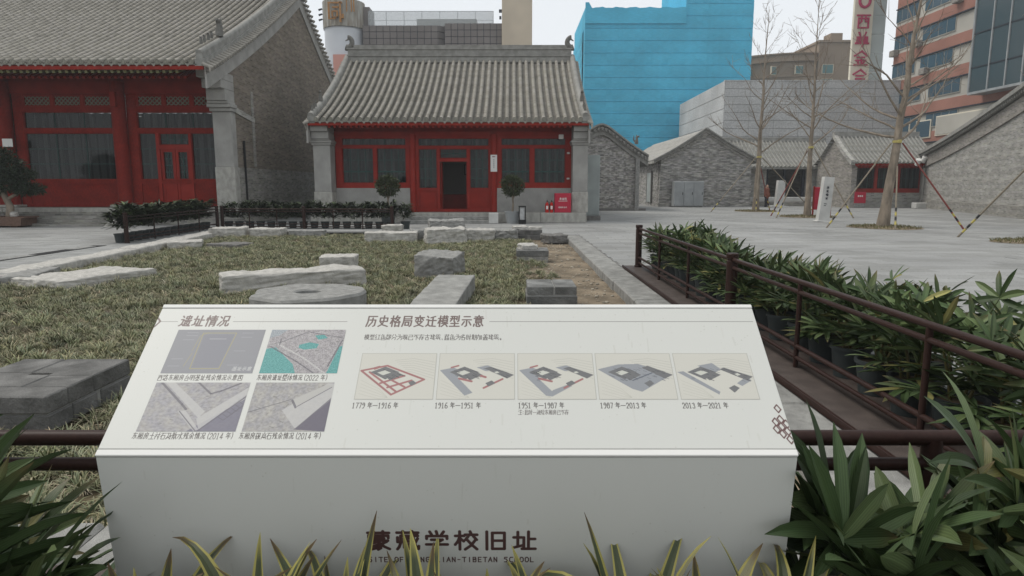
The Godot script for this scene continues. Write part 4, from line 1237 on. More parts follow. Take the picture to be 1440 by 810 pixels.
# house whose gable faces the court; ridge runs away from the viewer
func gable_house(label: String, xl: float, xr: float, zf: float, zb: float, ey: float, ax: float, ay: float, over: float, wallm: String, roofm: String, thick: float, round_top: float, tiles: bool) -> Node3D:
	var o := thing("gabled_house", label, "house", V((xl + xr) / 2, 0, zf), 0.0, "small grey brick houses on the right")
	var top := []   # roof line from left eave to right eave
	for i in 41:
		var t := i / 40.0
		var x := lerpf(xl - over, xr + over, t)
		var e := (xl - over) if x < ax else (xr + over)
		var s := clampf((x - e) / (ax - e), 0, 1)
		var y := lerpf(ey - over * 0.35, ay, s * 0.82 + s * s * 0.18)
		var d := absf(x - ax)
		if d < round_top: y -= (round_top - d) * (round_top - d) / round_top * 0.35
		top.append(Vector2(x, y))
	var poly := PackedVector2Array([Vector2(xl, 0)])
	for p in top:
		if p.x > xl and p.x < xr: poly.append(p - Vector2(0, thick * 0.6))
	poly.append(Vector2(xr, 0))
	var g := Geo.new()
	g.prism(poly, zf, zf - 0.5)
	wpart("gable_wall", g, M[wallm], o)
	g = Geo.new()
	g.bx(xl, xl + 0.4, 0, ey - 0.05, zf - 0.5, zb); g.bx(xr - 0.4, xr, 0, ey - 0.05, zf - 0.5, zb); g.bx(xl + 0.4, xr - 0.4, 0, ey, zb, zb + 0.4)
	wpart("side_wall", g, M[wallm], o)
	g = Geo.new()
	for i in 40:
		var a: Vector2 = top[i]; var b: Vector2 = top[i + 1]
		var n := Vector2(-(b - a).y, (b - a).x).normalized()
		var z0 := zf + 0.15
		g.quad(V(a.x, a.y, z0), V(b.x, b.y, z0), V(b.x, b.y, zb), V(a.x, a.y, zb))
		g.quad(V(a.x, a.y - thick, z0), V(b.x, b.y - thick, z0), V(b.x, b.y, z0), V(a.x, a.y, z0))
		g.quad(V(b.x, b.y - thick, z0), V(a.x, a.y - thick, z0), V(a.x, a.y - thick, zb), V(b.x, b.y - thick, zb))
	var e0: Vector2 = top[0]; var e1: Vector2 = top[40]
	g.quad(V(e0.x, e0.y - thick, zb), V(e0.x, e0.y - thick, zf + 0.15), V(e0.x, e0.y, zf + 0.15), V(e0.x, e0.y, zb))
	g.quad(V(e1.x, e1.y - thick, zf + 0.15), V(e1.x, e1.y - thick, zb), V(e1.x, e1.y, zb), V(e1.x, e1.y, zf + 0.15))
	var roof := wpart("roof", g, M[roofm], o)
	# low cover-tile courses down the slopes
	g = Geo.new()
	var z := zf - 0.2
	while z > zb:
		var line := []; var rr := []
		for i in range(0, 41, 4): line.append(V(top[i].x, top[i].y + 0.015, z)); rr.append(0.07)
		g.tube(line, rr, 5, false)
		z -= 0.36
	wpart("tile_rows", g, M[roofm], roof).set_meta("kind", "stuff")
	# edge mouldings along the gable
	g = Geo.new()
	for i in 40:
		var a: Vector2 = top[i]; var b: Vector2 = top[i + 1]
		for q in [[0.0, 0.12, 0.32, M], [-thick * 0.55, -thick * 0.45, 0.24, M]]:
			var A := V(a.x, a.y + q[0], zf); var B := V(b.x, b.y + q[0], zf); var C := V(b.x, b.y + q[1], zf); var D := V(a.x, a.y + q[1], zf)
			var f := V(0, 0, q[2])
			g.quad(A + f, B + f, C + f, D + f); g.quad(D + f, C + f, C - V(0, 0, 0.2), D - V(0, 0, 0.2)); g.quad(B + f, A + f, A, B)
	wpart("verge", g, M.ridge, roof)
	if tiles:
		var t := Geo.new()
		t.tube([V(0, 0, 0), V(0, -0.06, 0.3)], [0.08, 0.08], 7)
		var m := t.mesh()
		var x := xl - over + 0.1
		while x < xr + over:
			var f := clampf((x - (xl - over)) / (xr - xl + 2 * over), 0, 1) * 40
			var i := mini(int(f), 39)
			var p: Vector2 = top[i].lerp(top[i + 1], f - i)
			wput("verge_tile", m, M.darktile, roof, Transform3D(Basis.IDENTITY, V(x, p.y - 0.16, zf + 0.1)))
			x += 0.24
	return o

func build_right_halls() -> void:
	var o := gable_house("narrow grey brick gable end beside the central hall's right side", 3.3, 8.38, -45, -54, 3.75, 5.87, 5.8, 0.62, "lattice_brick", "ridge", 0.62, 0.7, true)
	var g := Geo.new()
	g.cbx(V(8.15, 0, -44.98), V(8.42, 3.4, -44.7), 0.02)
	wpart("corner_pier", g, M.greystone, o)
	g = Geo.new()
	g.cbx(V(3.2, 0, -44.98), V(8.9, 0.16, -44.72), 0.02)
	wpart("footing", g, M.darkstone, o)
	wput("roof_figure", beast(0.6), M.beast, o, Transform3D(Basis(Vector3.UP, 1.2), V(8.2, 4.35, -45)))
	o = gable_house("wide grey brick gabled house with a metal cabinet before it", 11.53, 18.77, -53, -72, 3.75, 15.0, 6.0, 0.5, "rough", "wallpale", 0.2, 0.1, false)
	g = Geo.new()
	for i in 14:
		var s := i / 13.0
		g.bx(11.6 + 3.2 * s, 11.6 + 3.2 * s + 0.24, 3.42 + 1.9 * s, 3.62 + 1.9 * s, -53.0, -52.93)
		g.bx(18.45 - 3.2 * s, 18.45 - 3.2 * s + 0.24, 3.42 + 1.9 * s, 3.62 + 1.9 * s, -53.0, -52.93)
	wpart("stepped_cornice", g, M.wallbase, o)
	g = Geo.new()
	g.cbx(V(11.4, 0.3, -57.2), V(11.5, 2.7, -55.6), 0.02)
	var d := wpart("side_door", g, M.greendoor, o)
	g = Geo.new()
	g.bx(11.38, 11.5, 0.26, 2.8, -57.35, -57.2); g.bx(11.38, 11.5, 0.26, 2.8, -55.6, -55.45); g.bx(11.38, 11.5, 2.7, 2.84, -57.2, -55.6)
	wpart("door_frame", g, M.darkstone, d)
	# far hall with a wide dark doorway
	o = thing("open_hall", "distant grey hall with a wide dark open front", "hall", V(23, 0, -57), 0.0)
	g = Geo.new()
	g.bx(19.0, 21.4, 0, 3.2, -57.4, -57); g.bx(24.75, 27.2, 0, 3.2, -57.4, -57); g.bx(19, 27.2, 3.02, 3.3, -57.4, -56.95)
	g.bx(19, 27.2, 0, 4.2, -63.4, -63); g.bx(19, 19.4, 0, 4, -63, -57.4); g.bx(26.8, 27.2, 0, 4, -63, -57.4)
	wpart("wall", g, M.wallpale, o)
	g = Geo.new()
	g.bx(19.4, 26.8, 0.0, 0.05, -63, -57)
	wpart("floor", g, M.inside, o)
	g = Geo.new()
	for xx in [21.5, 23.0, 24.6]: g.bx(xx - 0.1, xx + 0.1, 0.05, 3.02, -57.35, -57.15)
	wpart("post", g, M.paintdark, o)
	var pts := slope(-56.3, 3.15, -60.2, 5.6, 0.25, 0.4)
	var roof := wpart("roof", tile_bed(pts, 18.6, 27.6), M.ridge, o)
	wpart("rear_slope", tile_bed(slope(-64.1, 3.15, -60.2, 5.6, 0.25, 0.8), 18.6, 27.6), M.ridge, roof)
	g = Geo.new()
	sweep(g, pts, 18.6, 27.6, -0.14, -0.03)
	g.bx(18.6, 27.6, 5.5, 5.85, -60.4, -60.0)
	wpart("ridge", g, M.ridge, roof)
	var row := tile_row(pts, 0.085, 5, true, 4)
	var x := 18.8
	while x < 27.5:
		wput("tile_row", row, M.ridge, roof, Transform3D(Basis.IDENTITY, V(x, 0.04, 0)))
		x += 0.32
	# low white terrace wall before the far hall
	o = thing("low_wall", "low white terrace wall in front of the dark open hall", "wall", V(22, 0, -55.8))
	g = Geo.new()
	g.cbx(V(19.4, 0, -56.2), V(25.0, 0.36, -55.2), 0.03)
	part("wall_body", g, M.wallbase, o, -o.position)
	g = Geo.new()
	g.cbx(V(19.3, 0.36, -56.25), V(25.1, 0.72, -55.45), 0.03)
	part("white_cap", g, M.whitestone, o, -o.position)
	# hall with red window band
	o = thing("courtyard_hall", "grey hall with a red window band behind the trees", "hall", V(28, 0, -53))
	g = Geo.new()
	g.bx(25.75, 31.4, 0, 1.12, -51.3, -50.98); g.bx(25.75, 31.4, 0, 3.3, -56.3, -56); g.bx(31.1, 31.4, 1.12, 3.3, -56, -51.3)
	wpart("wall", g, M.wallpale, o)
	g = Geo.new()
	g.prism(P2([-50.6, 0, -50.6, 3.3, -53.4, 5.35, -56.4, 3.3, -56.4, 0]), -25.75, -25.35, Transform3D(Basis(V(0, 0, 1), V(0, 1, 0), V(-1, 0, 0)), Vector3.ZERO))
	wpart("gable_wall", g, M.wall, o)
	g = Geo.new()
	rail(g, 25.75, 31.1, 1.12, 1.4, -51.2, 0.1); rail(g, 25.75, 31.1, 3.0, 3.15, -51.2, 0.1)
	for xx in [25.75, 27.4, 29.1, 30.8]: rail(g, xx, xx + 0.16, 1.4, 3.0, -51.2, 0.095)
	var fr := wpart("timber_front", g, M.redbright, o)
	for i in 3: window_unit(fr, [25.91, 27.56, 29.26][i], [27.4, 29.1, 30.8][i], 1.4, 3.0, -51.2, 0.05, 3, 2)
	pts = slope(-50.2, 3.3, -53.4, 5.5, 0.25, 0.36)
	roof = wpart("roof", tile_bed(pts, 25.1, 31.8), M.ridge, o)
	wpart("rear_slope", tile_bed(slope(-56.6, 3.3, -53.4, 5.5, 0.25, 0.8), 25.1, 31.8), M.ridge, roof)
	row = tile_row(pts, 0.085, 6, true, 4)
	x = 25.5
	while x < 31.7:
		wput("tile_row", row, M.ridge, roof, Transform3D(Basis.IDENTITY, V(x, 0.04, 0)))
		x += 0.31
	g = Geo.new()
	g.bx(25.3, 31.7, 3.14, 3.28, -50.35, -50.28)
	wpart("fascia", g, M.redbright, roof)
	rafters(roof, 25.6, 31.6, 0.3, -50.3, 3.08, 0.9, 0.4, 0.1, "redbright")
	g = Geo.new()
	g.bx(25.1, 31.7, 5.42, 5.8, -53.6, -53.2)
	wpart("ridge", g, M.darktile, roof)
	g = Geo.new()
	sweep(g, pts, 25.05, 25.35, -0.15, 0.2)
	wpart("verge_ridge", g, M.wallpale, roof)
	# big gable wall at the right edge, seen at a slant
	var A := V(30.9, 0, -51.0); var B := V(25.3, 0, -33.2)
	var L := A.distance_to(B)
	var dir := (B - A) / L
	var nrm := V(-dir.z, 0, dir.x)   # towards the court
	if nrm.x > 0: nrm = -nrm
	o = thing("gabled_hall", "tall grey brick gable wall rising at the right edge", "hall", (A + B) / 2)
	var top := []
	for i in 31:
		var s := i / 30.0 * (L + 10.0)
		var t := s / (L + 10.0)
		top.append(Vector2(s, 4.15 + 4.6 * (0.62 * t + 0.38 * t * t)))
	var tr := Transform3D(Basis(dir, Vector3.UP, dir.cross(Vector3.UP)), A)
	var outz := 1.0 if tr.basis.z.dot(nrm) > 0 else -1.0
	var poly := PackedVector2Array([Vector2(0, 0)])
	for p in top: poly.append(p - Vector2(0, 0.4))
	poly.append_array(PackedVector2Array([Vector2(L + 10, 0)]))
	g = Geo.new()
	g.prism(poly, 0, -0.6 * outz, tr)
	wpart("gable_wall", g, M.gablebrick, o)
	g = Geo.new()
	g.prism(P2([0, 0, L + 10, 0, L + 10, 0.62, 0, 0.62]), 0.0, 0.1 * outz, tr)
	wpart("footing", g, M.wallbase, o)
	for k in 2:
		var band := PackedVector2Array()
		for p in top: band.append(p - Vector2(0, 0.42 if k == 0 else 0.0))
		for i in 31:
			band.append(top[30 - i] - Vector2(0, 1.2 if k == 0 else 0.22))
		g = Geo.new()
		g.prism(band, -0.02 * outz, (0.1 if k == 0 else 0.45) * outz, tr)
		wpart("barge_band" if k == 0 else "verge_ridge", g, M.wall if k == 0 else M.ridge, o)
	var tg := Geo.new()
	tg.tube([V(0, 0, 0), V(0, -0.08, 0.34 * outz)], [0.085, 0.085], 7)
	var tm := tg.mesh()
	var s := 0.1
	while s < L + 4.0:
		var f := s / (L + 10.0) * 30.0
		var i := int(f)
		var p: Vector2 = top[i].lerp(top[i + 1], f - i)
		wput("verge_tile", tm, M.darktile, o, tr * Transform3D(Basis.IDENTITY, V(p.x, p.y - 0.24, 0)))
		s += 0.27
	g = Geo.new()
	var top2 := PackedVector2Array()
	for p in top: top2.append(p)
	for i in 31: top2.append(top[30 - i] - Vector2(0, 0.4))
	g.prism(top2, -0.02 * outz, -8.0 * outz, tr)
	wpart("roof", g, M.tilebed, o)
	g = Geo.new()
	g.prism(P2([-0.1, 0, 0.5, 0, 0.5, 3.9, -0.1, 3.9]), 0.12 * outz, -0.5 * outz, tr)
	wpart("corner_pillar", g, M.pillarstone, o)
	# security cameras on a short bracket at that corner
	var cm := thing("security_camera", "white security cameras on bracket at far corner of right gable", "camera", V(30.2, 3.35, -50.2))
	for k in 2:
		g = Geo.new()
		g.tube([V(-0.3 + k * 0.45, -0.2 + k * 0.25, 0), V(-0.3 + k * 0.45, 0.2 + k * 0.2, 0.25)], [0.16, 0.2], 9)
		part("camera_body", g, M.white, cm)
	g = Geo.new()
	g.tube([V(-0.3, 0, 0), V(0.7, 0.1, -0.3)], [0.05, 0.05], 6)
	part("bracket", g, M.white, cm)

# ---- city behind -------------------------------------------------------
func panel_grid(parent: Node3D, called: String, mt: Material, tr: Transform3D, w: float, h: float, nx: int, ny: int, gap: float, depth: float, stagger := 0.0, tone := 0.06) -> void:
	var cw := w / nx; var ch := h / ny
	var cache := []
	for i in 5:
		var g := Geo.new()
		var s := 1.0 + tone * (i - 2) / 2.0
		g.col = Color(s, s, s)
		g.cbx(V(gap / 2, gap / 2, 0), V(cw - gap / 2, ch - gap / 2, depth), depth * 0.3)
		cache.append(g.mesh())
	for j in ny:
		for i in nx:
			var dx := stagger * cw * (j % 2)
			if dx > 0 and i == nx - 1: continue
			wput(called, cache[rng.randi() % 5], mt, parent, tr * Transform3D(Basis.IDENTITY, V(i * cw + dx, j * ch, 0)))

func build_city() -> void:
	var g := Geo.new()
	# building wrapped in blue scaffold netting
	var o := thing("netted_building", "tall building wrapped all over in bright blue scaffold netting", "building", V(23, 0, -112))
	var k := 1.06
	g.bx(11.1, 26.4, 0, 1.6 + 25.2 * k, -106.5, -124); g.bx(26.4, 36.4, 0, 34.5, -106.5, -124)
	wpart("building_core", g, M.bluenet, o)
	var nets := []
	for i in 6:
		g = Geo.new()
		var s := 0.97 + 0.012 * i
		g.col = Color(s, s, s)
		var P := func(a, b): return V(a / 6.0 * 5.11, b / 4.0 * 1.8, 0.12 + 0.085 * sin(PI * b / 4.0) * (0.6 + 0.4 * sin(a * 1.7 + i)) + 0.012 * sin(a * 2.9 + b * 1.3 + i))
		for a in 6:
			for b in 4:
				g.quad(P.call(a, b), P.call(a + 1, b), P.call(a + 1, b + 1), P.call(a, b + 1))
		nets.append(g.mesh())
	for j in 19:
		for i in 5:
			var x := 11.1 + i * 5.1
			var y := 0.2 + j * 1.8
			if i < 3 and y + 1.8 > 1.6 + 25.2 * k: continue
			wput("net_panel", nets[rng.randi() % 6], M.bluenet, o, Transform3D(Basis(Vector3.UP, 0), V(x, y, -106.48)))
	for j in 14:
		for i in 3:
			wput("net_panel", nets[rng.randi() % 6], M.bluenet, o, Transform3D(Basis(Vector3.UP, -PI / 2), V(11.08, 0.4 + j * 1.8, -124 + i * 5.2)))
	for j in 18:
		g = Geo.new()
		var yy := 0.2 + j * 1.8
		g.tube([V(11.0, yy, -106.33), V(26.4 if yy > 28.0 else 36.5, yy, -106.33)] if yy < 28.2 else [V(26.4, yy, -106.33), V(36.5, yy, -106.33)], [0.06, 0.06], 5)
		wpart("net_seam", g, M.bluenet, o)
	g = Geo.new()
	var tp := PackedVector2Array([Vector2(11.1, 26), Vector2(26.4, 26)])
	for i in 31: tp.append(Vector2(26.4 - i * 0.51, 28.3 + 0.08 * sin(i * 1.3) + 0.05 * sin(i * 3.1) + (0.7 if i > 28 else 0.0)))
	g.prism(tp, -106.1, -106.3)
	wpart("loose_net_edge", g, M.bluenet, o)
	# grey panel-clad museum block
	o = thing("clad_building", "windowless modern block clad in pale grey panels", "building", V(34, 0, -88))
	g = Geo.new()
	g.prism(P2([24.85, 80.15, 45, 80.15, 45, 103, 25.35, 103]), 0, 13.6, Transform3D(Basis(V(1, 0, 0), V(0, 0, -1), V(0, 1, 0)), Vector3.ZERO))
	wpart("core", g, M.greypanel, o)
	panel_grid(o, "cladding_panel", M.greypanel, Transform3D(Basis.IDENTITY, V(24.72, 1.0, -80.13)), 20.3, 12.7, 7, 14, 0.02, 0.12, 0.0, 0.025)
	var lf := V(24.72, 0, -80.02); var lb := V(25.22, 0, -103.0)
	var dx := (lf - lb).normalized()
	panel_grid(o, "cladding_panel", M.greypanel, Transform3D(Basis(dx, Vector3.UP, dx.cross(Vector3.UP)), lb + V(0, 1.0, 0)), lf.distance_to(lb), 12.7, 8, 8, 0.04, 0.1, 0.0, 0.03)
	g = Geo.new()
	g.bx(24.6, 45, 13.62, 13.75, -80.3, -79.96)
	wpart("coping", g, M.greypanel, o)
	# left group: drum tower, taupe block, cream tower
	o = thing("drum_tower", "round white tower with a rusty ribbed top and orange character", "tower", V(-24.4, 0, -100))
	g = Geo.new()
	g.lathe([Vector2(2.85, 0), Vector2(2.85, 23.9), Vector2(3.0, 24.0), Vector2(0, 24.0)], 40, V(-24.4, 0, -102))
	wpart("drum", g, M.drumwhite, o)
	g = Geo.new()
	for i in 60:
		var a := TAU * i / 60; var b := TAU * (i + 1) / 60
		var ra := 3.02 if i % 2 else 2.9; var rb := 3.02 if (i + 1) % 2 else 2.9
		var c := V(-24.4, 24.1, -102)
		g.quad(c + V(cos(a) * ra, 0, -sin(a) * ra), c + V(cos(b) * rb, 0, -sin(b) * rb), c + V(cos(b) * rb, 3.7, -sin(b) * rb), c + V(cos(a) * ra, 3.7, -sin(a) * ra))
		g.tri(c + V(0, 3.7, 0), c + V(cos(a) * ra, 3.7, -sin(a) * ra), c + V(cos(b) * rb, 3.7, -sin(b) * rb))
	var up := wpart("ribbed_top", g, M.corrugated, o)
	g = Geo.new()
	for q in [[-25.9, -23.9, 27.0, 27.2], [-25.9, -25.65, 25.0, 27.0], [-25.3, -24.4, 26.4, 26.6], [-24.3, -24.05, 24.5, 27.3], [-25.4, -24.5, 25.9, 26.05], [-25.4, -25.2, 25.1, 25.9], [-24.7, -24.5, 25.1, 25.9], [-25.4, -24.5, 25.1, 25.25], [-24.0, -23.7, 25.0, 25.6], [-25.9, -24.9, 24.9, 25.05]]:
		g.bx(q[0], q[1], q[2], q[3], -98.95, -98.75)
	wpart("orange_character", g, M.rust, up)
	for xx in [-23.4, -22.75, -22.4]:
		g = Geo.new()
		g.bx(xx, xx + 0.14, 26.0, 27.8, -99.35, -99.15)
		wpart("rust_streak_bar", g, M.rust, up)
	g = Geo.new()
	g.bx(-22.2, -20.6, 18, 27.2, -101.5, -105)
	wpart("stair_tower", g, M.taupepanel, o)
	g = Geo.new()
	g.bx(-25.4, -22.4, 14.0, 20.1, -98.9, -98.7)
	wpart("pink_banner", g, M.pinkposter, o)
	g = Geo.new()
	for i in 3: g.tube([V(-27.3, 25.4 + i * 0.7, -101), V(-27.75, 25.2 + i * 0.7, -100.8)], [0.12, 0.16], 6)
	wpart("aerial", g, M.paintdark, o)
	o = thing("office_block", "dark taupe panelled block behind the central hall's ridge", "building", V(-11, 0, -104))
	g = Geo.new()
	g.bx(-21.4, -10.6, 0, 24.35, -100.2, -112); g.bx(-9.6, -1.25, 0, 24.55, -99.8, -112); g.bx(-10.6, -9.6, 0, 24.45, -101.2, -112)
	wpart("core", g, M.paintdark, o)
	panel_grid(o, "facade_panel", M.taupepanel, Transform3D(Basis.IDENTITY, V(-21.4, 18.1, -100.2)), 10.8, 6.25, 11, 7, 0.07, 0.09, 0.0, 0.08)
	panel_grid(o, "facade_panel", M.taupepanel, Transform3D(Basis.IDENTITY, V(-9.6, 18.1, -99.8)), 8.35, 6.45, 9, 7, 0.07, 0.09, 0.0, 0.08)
	var fx := V(1.0, 0, 1.0).normalized()
	panel_grid(o, "facade_panel", M.taupepanel, Transform3D(Basis(V(0.7, 0, -0.7), Vector3.UP, V(0.7, 0, 0.7)), V(-10.65, 18.1, -100.2)), 1.4, 6.3, 1, 7, 0.07, 0.09)
	g = Geo.new()
	for i in 8: g.bx(-20.7 + i * 2.57, -20.64 + i * 2.57, 24.4, 26.5, -101.0, -100.9)
	g.bx(-20.7, -2.65, 26.44, 26.5, -100.95, -100.9); g.bx(-20.7, -2.65, 25.2, 25.24, -100.95, -100.9)
	var sf := wpart("roof_screen_frame", g, M.steel, o)
	g = Geo.new()
	g.bx(-20.7, -2.65, 24.4, 26.44, -100.89, -100.87)
	wpart("roof_screen", g, M.screen, sf)
	g = Geo.new()
	g.bx(-14.0, -5.2, 24.4, 25.9, -103, -105)
	wpart("roof_plant_room", g, M.facadegrey, o)
	o = thing("plain_tower", "blank cream-coloured tower block behind the central hall", "tower", V(0.7, 0, -104))
	g = Geo.new()
	g.cbx(V(-1.43, 0, -109), V(2.85, 27.7, -99), 0.05)
	wpart("tower_shaft", g, M.cream, o)
	g = Geo.new()
	g.bx(-1.85, -1.43, 25.9, 26.3, -99.5, -99.2); g.bx(-1.8, -1.5, 25.0, 25.4, -99.5, -99.2)
	wpart("wall_unit", g, M.paintdark, o)
	# curved brown building
	o = thing("curved_building", "brown stone building with a curved front and teal windows", "building", V(53, 0, -135))
	g = Geo.new()
	var arc := func(r, a): return Vector2(57.0 + r * cos(a), 148.0 - r * sin(a))
	var fl := PackedVector2Array()
	for i in 17: fl.append(arc.call(18.0, lerpf(PI * 0.92, PI * 0.5, i / 16.0)))
	fl.append_array(PackedVector2Array([Vector2(57, 150), Vector2(39, 150)]))
	var flat := Transform3D(Basis(V(1, 0, 0), V(0, 0, -1), V(0, 1, 0)), Vector3.ZERO)
	g.prism(fl, 0, 24.8, flat)
	var cb := wpart("curved_wall", g, M.brownstone, o)
	for q in [[24.8, 25.3, 18.5], [25.3, 26.1, 18.15], [26.1, 26.35, 18.4], [22.0, 22.3, 18.2], [19.6, 19.9, 18.2]]:
		g = Geo.new()
		fl = PackedVector2Array()
		for i in 17: fl.append(arc.call(q[2], lerpf(PI * 0.92, PI * 0.5, i / 16.0)))
		fl.append_array(PackedVector2Array([Vector2(57, 149), Vector2(39, 149)]))
		g.prism(fl, q[0], q[1], flat)
		wpart("cornice", g, M.brownstone, cb)
	for row in 2:
		for i in 5:
			var a := lerpf(PI * 0.86, PI * 0.55, i / 4.0)
			var p: Vector2 = arc.call(18.02, a)
			var t := Transform3D(Basis(Vector3.UP, a - PI / 2), V(p.x, 22.4 - row * 2.6, -p.y))
			g = Geo.new()
			g.bx(-1.15, 1.15, 0, 1.6, -0.2, 0.08, t)
			var w := wpart("window", g, M.cream, o)
			g = Geo.new()
			g.bx(-1.0, -0.04, 0.12, 1.48, 0.08, 0.1, t); g.bx(0.04, 1.0, 0.12, 1.48, 0.08, 0.1, t)
			wpart("pane", g, M.glassteal, w)
	g = Geo.new()
	g.bx(57.1, 64, 0, 28.0, -129.5, -150)
	var tw := wpart("stair_block", g, M.brownstone, o)
	g = Geo.new()
	g.bx(56.9, 64.2, 28.0, 28.4, -129.2, -150); g.bx(59.8, 62.0, 28.4, 30.0, -131, -134)
	wpart("parapet", g, M.brownstone, tw)
	for row in 2:
		g = Geo.new()
		g.bx(57.8, 60.0, 22.4 - row * 2.6, 24.1 - row * 2.6, -129.5, -129.42)
		var w := wpart("window", g, M.cream, tw)
		g = Geo.new()
		g.bx(57.95, 59.85, 22.5 - row * 2.6, 24.0 - row * 2.6, -129.42, -129.4)
		wpart("pane", g, M.glassteal, w)
	# hotel with brick and grey bands
	o = thing("banded_building", "tall building with brick-red and grey horizontal bands", "building", V(52, 0, -70))
	g = Geo.new()
	g.bx(45.2, 60, 0, 36, -82, -50)
	wpart("core", g, M.facadegrey, o)
	for i in 8:
		var y := 6.3 + i * 3.12
		g = Geo.new()
		g.bx(45.0, 45.2, y - 3.06, y - 1.95, -82, -50)
		wpart("brick_band", g, M.facadebrick, o)
		g = Geo.new()
		g.bx(44.85, 45.2, y - 0.06, y + 0.06, -82, -50)
		wpart("ledge", g, M.paintdark, o)
		if y < 9.0: continue
		g = Geo.new()
		g.bx(45.08, 45.2, y - 1.95, y - 0.06, -82, -50)
		wpart("grey_band", g, M.facadegrey, o)
		for q in [[-69.4, -74.6], [-76.0, -81.6]]:
			if y > 15 and q[0] > -70: q = [-71.0, -76.5]
			if y > 15 and q[0] < -75: q = [-77.5, -82.0]
			g = Geo.new()
			g.bx(44.98, 45.1, y - 1.5 - 0.05, y - 0.1, q[0], q[1])
			var w := wpart("window_band", g, M.facadegrey, o)
			var n := 4
			for j in n:
				var z0 := lerpf(q[0], q[1], float(j) / n) - 0.05; var z1 := lerpf(q[0], q[1], float(j + 1) / n) + 0.05
				g = Geo.new()
				g.bx(44.95, 44.98, y - 1.46, y - 0.14, z0, z1)
				wpart("pane", g, M.glassblue, w)
	for q in [[-79.6, -77.5, 6.9, 8.5], [-76.0, -73.6, 6.9, 8.6], [-72.5, -64.0, 7.0, 8.8]]:
		g = Geo.new()
		g.bx(44.88, 45.0, q[2] - 0.12, q[3] + 0.12, q[0] - 0.12, q[1] + 0.12)
		var w := wpart("framed_window", g, M.signcream, o)
		g = Geo.new()
		g.bx(44.84, 44.88, q[2], q[3], q[0], q[1])
		wpart("pane", g, M.glassblue if q[1] < -73 else M.facadegrey, w)
	for q in [[44.4, 13.6, -75.3], [44.4, 16.8, -77.0], [44.4, 19.8, -70.6], [44.4, 16.6, -81.5], [44.4, 13.2, -81.6]]:
		g = Geo.new()
		g.cbx(V(q[0], q[1], q[2] - 0.5), V(45.0, q[1] + 0.7, q[2] + 0.5), 0.05)
		wpart("air_unit", g, M.wall, o)
	g = Geo.new()
	g.bx(43.6, 45.6, 10.4, 36, -65.9, -50)
	var gb := wpart("glass_bay", g, M.glassdark, o)
	g = Geo.new()
	for zz in [-65.9, -63.4, -61.2, -59.2, -57.0]: g.bx(43.5, 43.62, 10.4, 36, zz - 0.07, zz + 0.07)
	g.bx(43.5, 45.6, 10.2, 10.42, -65.98, -50); g.bx(43.48, 45.4, 10.4, 36, -66.02, -65.88)
	wpart("mullion", g, M.steel, gb)
	for i in 8:
		g = Geo.new()
		g.bx(43.55, 43.63, 12.6 + i * 3.1, 12.72 + i * 3.1, -65.8, -50)
		wpart("transom", g, M.paintdark, gb)
	g = Geo.new()
	g.bx(45.4, 47.4, 24.2, 26.2, -82.6, -74)
	wpart("roof_rail", g, M.signcream, o)
	g = Geo.new()
	for i in 9: g.bx(43.35 + 0.0, 45.1, 11 + i * 2.2 + 0.03, 11 + i * 2.2 + 2.17, -84.9, -84.6)
	wpart("pale_glass_strip", g, M.paleglass, o)
	# tall upright sign with a ring and red characters
	o = thing("upright_sign", "tall cream signboard with red ring and characters, far right", "sign", V(42.1, 0, -84))
	g = Geo.new()
	g.cbx(V(40.95, 0, -84.4), V(43.25, 30, -84.0), 0.04)
	wpart("sign_board", g, M.signcream, o)
	g = Geo.new()
	var ring := []; var rr := []
	for i in 25: ring.append(V(42.1 + 0.62 * cos(TAU * i / 24), 23.5 + 0.75 * sin(TAU * i / 24), -83.95)); rr.append(0.17)
	g.tube(ring, rr, 6, false)
	wpart("ring_emblem", g, M.magenta, o)
	for i in 4:
		g = Geo.new()
		glyph_solid(g, "西单金合"[i], 41.35, 22.0 - i * 2.15, 1.5, 1.6, 0.17, -83.99, 0.12)
		wpart("sign_character", g, M.magenta, o)

